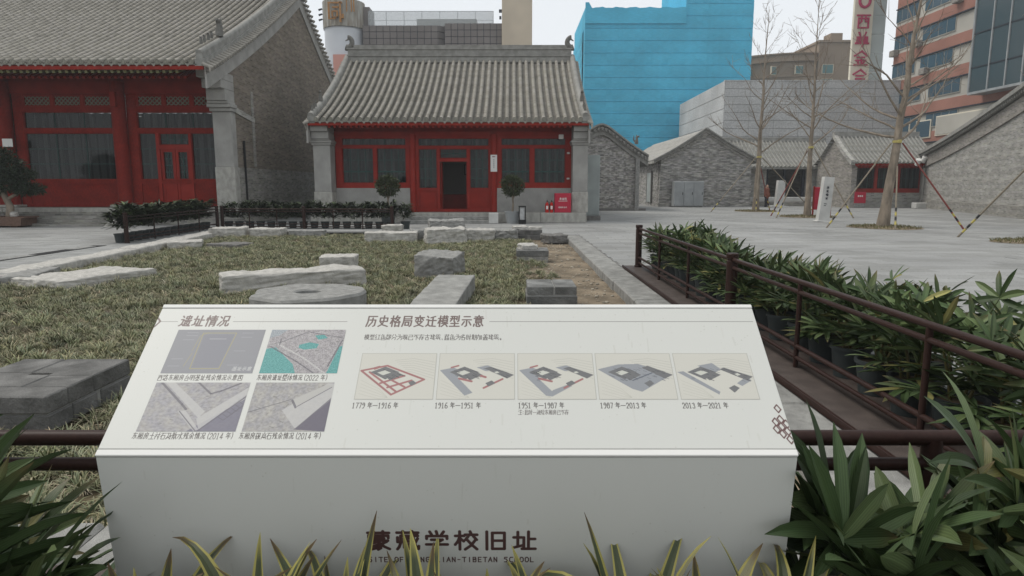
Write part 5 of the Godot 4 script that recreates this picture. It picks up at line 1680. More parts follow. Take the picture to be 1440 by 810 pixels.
# ---- lettering ---------------------------------------------------------
# strokes on a ten-by-ten square, two digits per point (across, down)
const GLYPHS = {
	"遗": "1021 0424 2427 2709 0799 4181 8183 8343 4341 6065 3595 4646 4648 4686 8688 6768 6748 6788",
	"址": "0333 2028 0837 7078 7494 5358 4898",
	"情": "2029 0315 3345 4191 4393 6065 3595 4648 4686 8689 4656 4888 4749 4787",
	"况": "0122 0738 4181 8185 8545 4541 5649 7578 7898 9897",
	"历": "1191 1116 1609 4484 8488 8879 6264 6448 4839",
	"史": "1282 8285 8515 1512 5056 5648 4809 3647 4799",
	"格": "0343 2029 2306 2445 6042 5181 8153 5244 6295 5658 5686 8688 5888",
	"局": "1181 8184 8414 1115 1509 3585 8588 8879 3638 3666 6668 3868",
	"变": "5051 1191 3134 6164 2214 7284 2686 8658 5809 2689 2648",
	"迁": "1021 0424 2427 2709 0799 8152 3595 6268",
	"模": "0333 2029 2305 2334 4191 5052 7072 4383 4346 8386 4686 4584 3797 6668 6739 6799",
	"型": "0141 0343 1104 3135 6164 9095 8595 5556 5559 2787 0999",
	"示": "2181 0494 5459 5949 2608 7699",
	"意": "5051 1282 3233 6263 0393 2484 2426 8486 2686 2585 0809 3739 3979 5758 8799",
	"蒙": "0191 3032 7072 0304 0393 9394 2373 1585 5506 5567 6758 5849 5637 3708 8667 5799",
	"藏": "0191 3032 7072 1393 1306 1609 0305 0506 2466 2427 2767 2565 4446 2969 2429 4569 8379 6496 8799 9997",
	"学": "1022 5051 8071 0305 0393 9395 2474 7456 5659 5949 0797",
	"校": "0343 2029 2305 2335 6061 3292 5234 7294 4589 8659 5937",
	"旧": "1019 3181 8189 8939 3931 3585",
	"红": "2002 0224 2406 0636 0938 5191 7178 4898",
	"色": "3012 2161 6153 1484 8487 8717 1419 1999 9998 5457",
	"部": "2021 0141 1213 3132 0343 0548 0508 4548 0848 6069 6191 9174 7496 9676",
	"分": "3004 6094 2575 7578 7869 4508",
	"为": "2031 0393 9398 9879 5055 5509 6576",
	"现": "0131 0434 0737 2127 4181 4146 8186 6365 6549 7578 7898 9897",
	"已": "1181 8184 8414 1319 1999 9997",
	"不": "0191 6104 5359 6397",
	"存": "0191 4017 1419 4484 8456 6569 6958 3696",
	"古": "0292 5055 2575 2529 7579 2979",
	"建": "0131 3113 1333 3317 0699 5181 4383 4585 3797 6068 8183",
	"筑": "2003 1141 6043 5191 0444 2427 0747 5484 8488 8899 5448 6677",
	"、": "3749",
	"蓝": "0191 3032 7072 1315 2325 5333 5383 6475 1696 1619 8689 0999 3639 6669",
	"各": "4003 3171 7105 3496 2525 2529 2575 7579 2979",
	"时": "0131 0108 3138 0434 0838 4393 7079 7969 5567",
	"期": "1017 3037 0242 1444 1535 0747 1808 3849 6191 6168 6859 9199 9989 6393 6595",
	"加": "0242 2007 4248 4839 6282 6268 8288 6888",
	"盖": "3031 7061 1191 2383 0595 5155 1696 1619 8689 0999 3639 6669",
	"。": "1729 2939 3937 3717",
	"西": "0191 1383 1319 8389 1989 3135 3526 6165 6585",
	"路": "0131 0103 3133 0333 1538 1737 0838 5072 5181 8145 5296 4646 4649 4686 8689 4989",
	"东": "0191 4015 1585 5459 5949 2608 7699",
	"厢": "1191 1116 1609 2444 3339 3426 3445 5383 5389 8389 5585 5787 5989",
	"房": "5051 1282 1214 1484 8284 1417 1709 5455 2595 4527 5687 8788 8879",
	"台": "5024 2484 6385 2626 2629 2686 8689 2989",
	"明": "0131 0107 3137 0434 0737 5191 5157 5749 9199 9989 5393 5595",
	"基": "0191 3035 7075 3373 3474 0595 3507 6597 3878 5659 1999",
	"残": "0141 2114 1242 4228 3344? 5393 5595 6068 6899 8162 9276",
	"余": "5003 5093 2474 1686 5459 3628 6689",
	"图": "1191 1119 9199 1999 4223 4272 7227 4377 5566 4577",
	"整": "0141 2005? 2025 1333 1331 5153 5090? 5191 6155 7195 0696 5659 5878 2729 0999",
	"体": "2004 1319 3393 6069 6337 6397 4878",
	"土": "1484 5059 0999",
	"衬": "1021 0333 3306 1519 2535 4393 7079 7969 5567",
	"石": "0191 4106 2424? 2429 2484 8489 2989",
	"及": "0171 7165 6594 9479? 9409? 3135 3509 3699",
	"散": "0242 1014 3034 0444 1519 1545 4549 1747 6053 5393 8359 6499",
	"水": "5059 5949 0333 3308 8155 5599",
	"砚": "0141 2106 1535 1519 3539 1939 5181 5156 8186 6365 6559 7578 7899",
	"窝": "5051 1292 2233 6273 2484 2426 8486 2686 1797 1719 9799 5668",
	"年": "3003 2191 1686? 0696 2484 2426 5159",
	"注": "1021 0323 0939 6061 4191 4595 6169 3999",
	"此": "1019 3039 3444 0949 6069 6999 9997 9263",
	"一": "0595",
	"进": "1021 0424 2427 2709 0799 4393 3595 5158 7178",
	"院": "0109 0121 2113 1325 2516 6061 4243 4292 9293 5484 3696 5649 7679 7999",
	"单": "2032 7062 1383 1316 8386 1686 1484? 1585 0797 5359",
	"金": "5003 5093 2474 1686 5459 2638? 7768 0999",
	"合": "5003 5093 2474 2626 2629 2686 8689 2989",
	"：": "3334 3738", "（": "8063 6366 6689", "）": "1033 3336 3619", "—": "0595",
	"0": "3161 6183 8387 8769 6939 3917 1713 1331", "1": "2241 4149 2969", "2": "1331 3161 6183 8384 8419 1989", "3": "1261 6183 8354 5486 8679 7929 2918", "4": "6117 1797 6169", "5": "8121 2114 1454 5486 8688 8869 6919", "6": "7141 4115 1518 1839 3969 6988 8886 8665 6525 2516", "7": "1181 8149", "8": "3161 6183 8374 7424 2413 1331 2415 1518 1839 3969 6988 8885 8574", "9": "8464 6424 2413 1331 3161 6183 8385 8559 5929", 
	"S": "8171 7121 2113 1334 3464 6487 8769 6919", "I": "5159", "T": "0191 5159", "E": "1181 1119 1989 1575", "O": "3161 6193 9397 9769 6939 3917 1713 1331", "F": "1181 1119 1575", "M": "0901 0156 5691 9199", "N": "1911 1189 8981", "G": "9161 6131 3113 1317 1739 3969 6989 8985 8555", "L": "1119 1989", "A": "0951 5199 2676", "B": "1119 1171 7183 8315 1585 8588 8879 7919", "H": "1119 8189 1585", "C": "9161 6131 3113 1317 1739 3969 6999", "-": "2575",
}
# the six large characters of the name, as polylines on a hundred-by-hundred square
const NAME_STROKES = [
	[[4, 10, 96, 10], [30, 2, 30, 20], [70, 2, 70, 20], [8, 37, 8, 25, 92, 25, 92, 37], [28, 39, 74, 39], [10, 51, 90, 51], [50, 51, 34, 61, 10, 69], [46, 57, 58, 71, 58, 90, 46, 98], [56, 65, 36, 77, 8, 85], [58, 79, 38, 91, 10, 99], [84, 57, 64, 67], [60, 69, 74, 83, 96, 95]],
	[[4, 9, 96, 9], [30, 2, 30, 18], [70, 2, 70, 18], [20, 26, 20, 60, 12, 84, 4, 96], [6, 34, 6, 58, 20, 58], [20, 26, 94, 26], [34, 39, 62, 39], [34, 39, 34, 87, 64, 87], [34, 55, 60, 55, 60, 71], [34, 71, 60, 71], [47, 39, 47, 55], [47, 71, 47, 87], [72, 18, 76, 50, 84, 80, 95, 94, 97, 80], [93, 40, 80, 66, 60, 95], [84, 14, 92, 22]],
	[[20, 4, 28, 20], [48, 2, 52, 18], [80, 4, 70, 20], [6, 41, 6, 27, 94, 27, 94, 41], [26, 46, 74, 46, 52, 60], [52, 58, 52, 92, 40, 97], [4, 71, 96, 71]],
	[[4, 26, 42, 26], [23, 3, 23, 97], [22, 34, 14, 56, 3, 72], [26, 40, 40, 54], [68, 3, 72, 14], [46, 20, 98, 20], [60, 28, 48, 46], [82, 28, 96, 46], [56, 48, 74, 72, 97, 96], [90, 48, 72, 76, 46, 97]],
	[[14, 4, 14, 97], [38, 10, 90, 10, 90, 94, 38, 94, 38, 10], [38, 51, 90, 51]],
	[[4, 34, 40, 34], [22, 6, 22, 80], [3, 88, 42, 76], [68, 4, 68, 92], [68, 42, 96, 42], [48, 34, 48, 92], [40, 94, 98, 94]]]
# characters of the headings and captions, as polylines on a hundred-by-hundred square
const FINE = {
	"遗": [[8, 6, 20, 18], [4, 38, 24, 38, 24, 74], [24, 74, 12, 90, 3, 94], [22, 78, 40, 92, 98, 95], [44, 10, 86, 10, 86, 30, 44, 30, 44, 10], [65, 2, 65, 46], [34, 46, 97, 46], [46, 56, 46, 82], [46, 56, 86, 56, 86, 82], [66, 62, 62, 74, 40, 90], [68, 78, 90, 90]],
	"情": [[18, 2, 18, 98], [6, 22, 4, 42], [28, 20, 34, 36], [42, 12, 96, 12], [46, 26, 92, 26], [69, 2, 69, 40], [38, 40, 98, 40], [48, 52, 48, 98], [48, 52, 90, 52, 90, 94, 80, 97], [48, 66, 88, 66], [48, 80, 88, 80]],
	"况": [[6, 12, 22, 24], [4, 90, 26, 56], [40, 8, 86, 8, 86, 48, 40, 48, 40, 8], [54, 50, 48, 78, 28, 96], [72, 50, 72, 88, 80, 95, 96, 92, 97, 76]],
	"历": [[14, 8, 97, 8], [14, 8, 14, 56, 4, 96], [30, 40, 88, 40, 86, 88, 72, 95], [58, 22, 56, 60, 28, 95]],
	"史": [[14, 22, 86, 22, 86, 52, 14, 52, 14, 22], [50, 2, 50, 52, 42, 76, 6, 96], [22, 60, 46, 82, 96, 96]],
	"格": [[3, 26, 42, 26], [22, 3, 22, 97], [20, 34, 4, 70], [26, 40, 40, 54], [62, 2, 44, 34], [56, 16, 88, 16, 70, 44, 42, 60], [54, 24, 70, 42, 98, 58], [52, 62, 52, 97], [52, 62, 90, 62, 90, 97], [52, 92, 90, 92]],
	"局": [[14, 8, 88, 8, 88, 30, 14, 30], [14, 8, 14, 60, 4, 96], [14, 46, 92, 46, 90, 86, 78, 96], [32, 60, 32, 86], [32, 60, 66, 60, 66, 86, 32, 86]],
	"变": [[50, 1, 52, 12], [6, 18, 94, 18], [38, 18, 38, 44], [62, 18, 62, 44], [24, 26, 12, 42], [76, 26, 90, 42], [16, 54, 80, 54, 50, 84, 8, 97], [26, 58, 54, 84, 96, 97]],
	"迁": [[8, 6, 20, 18], [4, 38, 24, 38, 24, 74], [24, 74, 12, 90, 3, 94], [22, 78, 40, 92, 98, 95], [88, 8, 44, 20], [34, 44, 98, 44], [66, 14, 66, 84]],
	"模": [[3, 26, 40, 26], [21, 3, 21, 97], [20, 34, 4, 68], [24, 40, 36, 52], [42, 12, 98, 12], [58, 2, 58, 22], [82, 2, 82, 22], [48, 28, 92, 28, 92, 58, 48, 58, 48, 28], [48, 43, 92, 43], [40, 70, 98, 70], [70, 58, 66, 78, 40, 97], [74, 72, 98, 97]],
	"型": [[8, 8, 54, 8], [4, 28, 58, 28], [22, 8, 20, 32, 6, 50], [42, 8, 42, 52], [68, 8, 68, 38], [88, 2, 88, 48, 78, 52], [14, 70, 86, 70], [50, 56, 50, 94], [3, 95, 97, 95]],
	"示": [[20, 10, 80, 10], [5, 38, 95, 38], [50, 38, 50, 90, 38, 96], [26, 54, 6, 84], [72, 54, 94, 84]],
	"意": [[50, 0, 50, 10], [12, 12, 88, 12], [32, 14, 36, 24], [66, 14, 62, 24], [4, 26, 96, 26], [22, 36, 78, 36, 78, 62, 22, 62, 22, 36], [22, 49, 78, 49], [8, 76, 4, 94], [30, 72, 30, 92, 38, 96, 64, 96, 68, 86], [48, 70, 54, 82], [80, 72, 94, 90]],
	"址": [[4, 34, 40, 34], [22, 6, 22, 80], [3, 88, 42, 76], [68, 4, 68, 92], [68, 42, 96, 42], [48, 34, 48, 92], [40, 94, 98, 94]],
	"年": [[30, 2, 8, 34], [24, 16, 90, 16], [26, 40, 86, 40], [26, 40, 26, 66], [3, 66, 97, 66], [56, 16, 56, 99]],
	"东": [[10, 14, 92, 14], [42, 2, 22, 46, 84, 46], [54, 30, 54, 90, 42, 96], [30, 60, 8, 88], [72, 58, 94, 86]],
	"房": [[50, 0, 52, 10], [16, 14, 86, 14, 86, 34, 16, 34], [16, 14, 16, 60, 4, 97], [54, 38, 56, 48], [26, 50, 96, 50], [50, 50, 46, 76, 22, 97], [48, 66, 84, 66, 82, 90, 70, 97]],
	"残": [[3, 10, 44, 10], [22, 10, 6, 52], [18, 32, 40, 32, 32, 66, 6, 95], [14, 46, 26, 58], [50, 28, 92, 20], [48, 50, 96, 40], [64, 4, 70, 60, 84, 90, 96, 95, 97, 78], [90, 58, 56, 95], [80, 4, 90, 14]],
	"余": [[50, 2, 4, 46], [50, 2, 96, 46], [28, 42, 72, 42], [14, 62, 86, 62], [50, 42, 50, 92, 40, 97], [30, 72, 12, 94], [70, 72, 90, 94]],
	"厢": [[10, 8, 96, 8], [10, 8, 10, 56, 3, 96], [20, 36, 54, 36], [37, 22, 37, 97], [36, 42, 20, 70], [40, 46, 52, 60], [62, 24, 62, 96], [62, 24, 94, 24, 94, 96, 62, 96], [62, 48, 94, 48], [62, 72, 94, 72]],
}
func strokes(ch: String) -> Array:
	var out := []
	if FINE.has(ch):
		for pl in FINE[ch]:
			for j in range(0, pl.size() - 2, 2): out.append([Vector2(pl[j], pl[j + 1]) / 100.0, Vector2(pl[j + 2], pl[j + 3]) / 100.0])
		return out
	for s in String(GLYPHS.get(ch, "")).split(" ", false):
		s = s.replace("?", "")
		if s.length() < 4: continue
		out.append([Vector2(int(s[0]), int(s[1])) / 9.0, Vector2(int(s[2]), int(s[3])) / 9.0])
	return out
func dab(im: Image, a: Vector2, b: Vector2, th: float, col: Color) -> void:
	var r := th / 2.0
	var x0 := maxi(0, int(minf(a.x, b.x) - r - 1)); var x1 := mini(im.get_width() - 1, int(maxf(a.x, b.x) + r + 1))
	var y0 := maxi(0, int(minf(a.y, b.y) - r - 1)); var y1 := mini(im.get_height() - 1, int(maxf(a.y, b.y) + r + 1))
	var ab := b - a
	var l2 := maxf(ab.length_squared(), 1e-6)
	for y in range(y0, y1 + 1):
		for x in range(x0, x1 + 1):
			var p := Vector2(x + 0.5, y + 0.5)
			var t := clampf((p - a).dot(ab) / l2, 0, 1)
			var k := clampf(r - p.distance_to(a + ab * t) + 0.5, 0, 1)
			if k > 0: im.set_pixel(x, y, im.get_pixel(x, y).lerp(col, k * col.a))
func glyph(im: Image, ch: String, x: float, y: float, w: float, h: float, th: float, col: Color, skew: float) -> void:
	for s in strokes(ch):
		var a: Vector2 = s[0]; var b: Vector2 = s[1]
		dab(im, Vector2(x + a.x * w + skew * (1 - a.y) * h, y + a.y * h), Vector2(x + b.x * w + skew * (1 - b.y) * h, y + b.y * h), th, col)
func write(im: Image, s: String, x: float, y: float, cw: float, ch: float, th: float, col: Color, skew: float, fill := 0.86) -> void:
	for c in s:
		var w := cw
		if c in "0123456789": w = cw * 0.62
		elif c in "（）：、": w = cw * 0.6
		elif c == " ": w = cw * 0.4
		glyph(im, c, x, y, w * fill, ch, th, col, skew)
		x += w
func glyph_solid(g: Geo, ch: String, x: float, y: float, w: float, h: float, th: float, z: float, depth: float) -> void:
	var i := 0
	for s in strokes(ch):
		var a := V(x + s[0].x * w, y - s[0].y * h, z); var b := V(x + s[1].x * w, y - s[1].y * h, z)
		var d := b - a
		var t := Transform3D(Basis(Vector3.BACK, atan2(d.y, d.x)), (a + b) / 2)
		g.bx(-d.length() / 2 - th / 2, d.length() / 2 + th / 2, -th / 2, th / 2, 0, depth + 0.004 * i, t)
		i += 1
func dust(im: Image, sd: int, n: int) -> void:   # specks and short drip marks left by rain
	var q := RandomNumberGenerator.new()
	q.seed = sd
	for i in n:
		var a := Vector2(q.randf() * im.get_width(), q.randf() * im.get_height())
		if q.randf() < 0.85: dab(im, a, a + Vector2(q.randf_range(-1.5, 1.5), q.randf_range(-1.5, 1.5)), q.randf_range(1.0, 3.0), Color(0.72, 0.7, 0.65, q.randf_range(0.15, 0.5)))
		else: dab(im, a, a + Vector2(q.randf_range(-3, 3), q.randf_range(10, 60)), q.randf_range(2.0, 6.0), Color(0.8, 0.79, 0.74, q.randf_range(0.06, 0.16)))
func print_mat(key: String, im: Image, tint: Color, rough := 0.5) -> StandardMaterial3D:
	var m := StandardMaterial3D.new()
	m.resource_name = key
	m.albedo_color = tint.linear_to_srgb(); m.roughness = rough; m.metallic_specular = 0.4
	m.albedo_texture = ImageTexture.create_from_image(im)
	m.texture_repeat = false
	return m
func poly_fill(im: Image, pts: Array, col: Color) -> void:   # points as shares of the picture's width and height
	var w := im.get_width(); var h := im.get_height()
	var p := PackedVector2Array()
	for i in range(0, pts.size(), 2): p.append(Vector2(pts[i] * w, pts[i + 1] * h))
	var lo := p[0]; var hi := p[0]
	for q in p: lo = lo.min(q); hi = hi.max(q)
	for y in range(maxi(0, int(lo.y)), mini(h, int(hi.y) + 1)):
		var xs := []
		for i in p.size():
			var a := p[i]; var b := p[(i + 1) % p.size()]
			if (a.y <= y + 0.5) != (b.y <= y + 0.5): xs.append(a.x + (y + 0.5 - a.y) / (b.y - a.y) * (b.x - a.x))
		xs.sort()
		for i in range(0, xs.size() - 1, 2):
			for x in range(maxi(0, int(xs[i] + 0.5)), mini(w, int(xs[i + 1] + 0.5))):
				im.set_pixel(x, y, im.get_pixel(x, y).lerp(col, col.a))
func line_on(im: Image, a: Array, th: float, col: Color) -> void:
	for i in range(0, a.size() - 2, 2):
		dab(im, Vector2(a[i] * im.get_width(), a[i + 1] * im.get_height()), Vector2(a[i + 2] * im.get_width(), a[i + 3] * im.get_height()), th, col)
func grain(im: Image, sd: int, base: Color, amp: float, tint: Color) -> void:
	var f := FastNoiseLite.new()
	f.seed = sd; f.frequency = 0.07; f.fractal_octaves = 5
	for y in im.get_height():
		for x in im.get_width():
			var n := f.get_noise_2d(x, y * 1.4) * amp
			var m := f.get_noise_2d(x * 0.4 + 900, y * 0.4)
			var c := base.lerp(tint, clampf(m * 0.8 + 0.35, 0, 1))
			im.set_pixel(x, y, Color(c.r + n, c.g + n, c.b + n))
	var q := RandomNumberGenerator.new()
	q.seed = sd
	for i in 130:   # rubble edges and cracks
		var a := Vector2(q.randf() * 256, q.randf() * 154); var an := q.randf_range(-1.0, 0.4)
		var tn := q.randf_range(0.42, 0.9)
		dab(im, a, a + Vector2(cos(an), sin(an)) * q.randf_range(3, 16), q.randf_range(0.8, 2.2), Color(tn, tn * 0.98, tn * 0.98, q.randf_range(0.25, 0.6)))

func photo_print(k: int) -> Image:
	var im := Image.create(256, 154, false, Image.FORMAT_RGB8)
	var pale := Color(0.92, 0.91, 0.9, 0.8); var dark := Color(0.5, 0.49, 0.52, 0.75)
	if k == 0:
		im.fill(Color(0.7, 0.7, 0.72))
		var yl := Color(0.85, 0.8, 0.55)
		line_on(im, [0.3, 0.08, 0.68, 0.08, 0.62, 0.9, 0.3, 0.9, 0.3, 0.08], 1.6, yl)
		line_on(im, [0.25, 0.5, 0.28, 0.15, 0.36, 0.07], 1.0, yl); line_on(im, [0.22, 0.85, 0.26, 0.55], 1.0, yl)
		poly_fill(im, [0.32, 0.12, 0.66, 0.12, 0.61, 0.87, 0.32, 0.87], Color(0.67, 0.67, 0.7))
		for q in [[0.12, 0.07], [0.12, 0.14], [0.1, 0.24], [0.06, 0.68], [0.05, 0.84], [0.75, 0.08], [0.75, 0.18], [0.72, 0.5], [0.7, 0.82], [0.4, 0.22]]:
			line_on(im, [q[0], q[1], q[0] + 0.12, q[1]], 3.0, Color(0.78, 0.78, 0.8, 0.7))
		line_on(im, [0.4, 0.22, 0.58, 0.22], 4.0, Color(0.78, 0.78, 0.8, 0.8))
		for i in 4: glyph(im, "基址示意"[i], 196 + i * 14, 132, 11, 13, 2.0, Color(0.88, 0.88, 0.88), 0.15)
	elif k == 1:
		grain(im, 4, Color(0.76, 0.74, 0.75), 0.12, Color(0.82, 0.8, 0.8))
		var teal := Color(0.36, 0.76, 0.74, 0.75)
		poly_fill(im, [0.0, 0.45, 0.12, 0.42, 0.4, 0.8, 0.46, 1.0, 0.0, 1.0], teal)
		poly_fill(im, [0.42, 0.36, 0.55, 0.3, 0.68, 0.34, 0.66, 0.44, 0.5, 0.47, 0.42, 0.43], teal)
		poly_fill(im, [0.6, 0.14, 0.72, 0.12, 0.78, 0.2, 0.66, 0.24], teal)
		poly_fill(im, [0.96, 0.4, 1, 0.38, 1, 1, 0.86, 1.0], teal)
		poly_fill(im, [0, 0, 0.22, 0, 0.12, 0.14, 0, 0.2], Color(0.75, 0.78, 0.8))
		line_on(im, [0.14, 0.32, 0.5, 0.05, 0.98, 0.2], 2.5, dark); line_on(im, [0.05, 0.4, 0.45, 0.75, 0.7, 1.0], 4.0, dark); line_on(im, [0.14, 0.34, 0.52, 0.66, 0.84, 1.0], 5.0, pale)
		line_on(im, [0.98, 0.25, 0.86, 0.85], 5.0, dark); line_on(im, [0.16, 0.22, 0.16, 0.36], 4.0, dark)
		var f := FastNoiseLite.new()
		f.frequency = 0.2; f.fractal_octaves = 3
		for y in 154:
			for x in 256:
				var c := im.get_pixel(x, y); var n := f.get_noise_2d(x, y) * 0.16
				im.set_pixel(x, y, Color(c.r + n, c.g + n, c.b + n))
	elif k == 2:
		grain(im, 7, Color(0.76, 0.75, 0.77), 0.1, Color(0.84, 0.82, 0.79))
		poly_fill(im, [0.5, 1.0, 1.0, 0.35, 1, 1], Color(0.56, 0.55, 0.62, 0.8))
		poly_fill(im, [0.1, 0, 0.2, 0, 0.62, 0.6, 0.58, 0.74], pale); poly_fill(im, [0.56, 0.75, 1.0, 0.1, 1.0, 0.26, 0.62, 0.96], pale)
		poly_fill(im, [0.34, 0.6, 0.42, 0.58, 0.62, 0.96, 0.58, 1.0], pale)
		line_on(im, [0.06, 0, 0.36, 0.46, 0.42, 0.56], 6.0, dark); line_on(im, [0.45, 0, 0.62, 0.24, 0.72, 0.18, 0.9, 0.02], 5.0, dark)
		line_on(im, [0.36, 0.6, 0.6, 1.0], 3.0, dark); line_on(im, [0.62, 0.98, 1.0, 0.3], 3.0, dark)
		for i in 6: line_on(im, [0.78 + i * 0.035, 0.72 - i * 0.06, 0.84 + i * 0.035, 0.78 - i * 0.06, 0.9 + i * 0.03, 0.66 - i * 0.06], 1.6, dark)
	else:
		grain(im, 12, Color(0.75, 0.74, 0.75), 0.1, Color(0.85, 0.83, 0.79))
		poly_fill(im, [0.62, 0.96, 1.0, 0.32, 1, 1], Color(0.5, 0.48, 0.54, 0.9))
		poly_fill(im, [0.42, 0.58, 0.92, 0.02, 1.0, 0.02, 1.0, 0.36, 0.64, 0.95], pale)
		poly_fill(im, [0.52, 0.36, 0.92, 0.04, 0.98, 0.08, 0.6, 0.5], Color(0.88, 0.87, 0.85))
		line_on(im, [0.52, 0.38, 0.58, 0.52], 7.0, dark); line_on(im, [0.6, 0.5, 0.98, 0.1], 2.5, dark); line_on(im, [0.0, 0.62, 0.5, 0.36], 2.0, dark); line_on(im, [0.64, 0.95, 1.0, 0.34], 3.0, dark)
	return im
func plan_print(k: int) -> Image:
	var im := Image.create(256, 184, false, Image.FORMAT_RGB8)
	im.fill(Color(0.975, 0.962, 0.942))
	var red := Color(0.77, 0.55, 0.56); var blue := Color(0.72, 0.73, 0.77); var grey := Color(0.56, 0.56, 0.58); var lt := Color(0.95, 0.95, 0.93)
	for i in 7: line_on(im, [0.45 + 0.03 * i, 0.16 + 0.04 * i, 0.7, 0.12 + 0.05 * i, 0.98, 0.2 + 0.06 * i], 0.8, Color(0.8, 0.79, 0.77))
	for i in 5: line_on(im, [0.05, 0.6 + 0.07 * i, 0.3, 0.78 + 0.05 * i, 0.42, 0.96], 0.8, Color(0.86, 0.85, 0.82))
	line_on(im, [0.004, 0.005, 0.995, 0.005, 0.995, 0.993, 0.004, 0.993, 0.004, 0.005], 1.2, Color(0.78, 0.77, 0.75))
	var roofs := func():
		poly_fill(im, [0.15, 0.42, 0.34, 0.3, 0.53, 0.42, 0.36, 0.58], grey)
		poly_fill(im, [0.24, 0.43, 0.34, 0.38, 0.42, 0.43, 0.32, 0.49], lt)
		poly_fill(im, [0.34, 0.5, 0.5, 0.42, 0.58, 0.48, 0.42, 0.6], grey)
	var hatch := func():
		for i in 60:
			var q := RandomNumberGenerator.new()
			q.seed = i * 7 + k
			var x := q.randf_range(0.15, 0.95); var y := q.randf_range(0.32, 0.6)
			var c := im.get_pixel(int(x * 255), int(y * 183))
			if c.r < 0.75: line_on(im, [x, y, x + 0.04, y + 0.025], 1.2, Color(c.r * 0.7, c.g * 0.7, c.b * 0.72))
	if k == 0:
		for d in [[0.03, 0.39, 0.36, 0.28], [0.36, 0.28, 0.86, 0.58], [0.86, 0.58, 0.46, 0.9], [0.46, 0.9, 0.03, 0.39], [0.14, 0.42, 0.52, 0.84], [0.3, 0.66, 0.6, 0.5], [0.4, 0.75, 0.7, 0.6], [0.45, 0.6, 0.62, 0.74]]: line_on(im, d, 7.0, red)
		roofs.call()
		poly_fill(im, [0.66, 0.64, 0.72, 0.6, 0.77, 0.66, 0.7, 0.72], grey)
		poly_fill(im, [0.16, 0.33, 0.26, 0.28, 0.3, 0.31, 0.2, 0.37], red)
	elif k in [1, 2]:
		poly_fill(im, [0.02, 0.38, 0.2, 0.32, 0.3, 0.4, 0.26, 0.54, 0.46, 0.86, 0.36, 0.92], blue)
		if k == 2: poly_fill(im, [0.36, 0.92, 0.46, 0.8, 0.66, 0.68, 0.7, 0.72, 0.44, 0.94], blue)
		poly_fill(im, [0.5, 0.32, 0.64, 0.27, 0.78, 0.36, 0.62, 0.4], blue)
		roofs.call()
		poly_fill(im, [0.6, 0.34, 0.68, 0.3, 0.99, 0.48, 0.9, 0.56], grey)
		poly_fill(im, [0.73, 0.42, 0.77, 0.4, 0.8, 0.43, 0.76, 0.45], lt)
		line_on(im, [0.17, 0.32, 0.26, 0.28], 6.0, red); line_on(im, [0.28, 0.56, 0.44, 0.62], 8.0, red); line_on(im, [0.6, 0.76, 0.84, 0.57], 7.0, red)
		if k == 1: line_on(im, [0.56, 0.5, 0.62, 0.53], 8.0, red)
		poly_fill(im, [0.62, 0.66, 0.7, 0.6, 0.75, 0.66, 0.66, 0.73], grey)
	elif k == 3:
		poly_fill(im, [0.02, 0.36, 0.3, 0.25, 0.56, 0.24, 0.98, 0.47, 0.56, 0.84, 0.44, 0.78], blue)
		roofs.call()
		poly_fill(im, [0.6, 0.32, 0.68, 0.28, 0.99, 0.48, 0.88, 0.56], grey); poly_fill(im, [0.6, 0.66, 0.68, 0.6, 0.73, 0.66, 0.66, 0.74], grey)
		line_on(im, [0.46, 0.6, 0.72, 0.44], 4.0, Color(0.5, 0.52, 0.58))
	else:
		poly_fill(im, [0.02, 0.42, 0.1, 0.4, 0.52, 0.84, 0.5, 0.9], blue); poly_fill(im, [0.3, 0.28, 0.5, 0.22, 0.6, 0.36, 0.5, 0.44], blue); poly_fill(im, [0.76, 0.66, 0.9, 0.52, 0.96, 0.6, 0.82, 0.72], blue)
		roofs.call()
		poly_fill(im, [0.58, 0.36, 0.64, 0.32, 0.99, 0.52, 0.9, 0.6], grey); poly_fill(im, [0.64, 0.76, 0.72, 0.7, 0.78, 0.76, 0.7, 0.86], grey)
		poly_fill(im, [0.76, 0.46, 0.8, 0.44, 0.84, 0.48, 0.79, 0.5], lt)
	hatch.call()
	return im

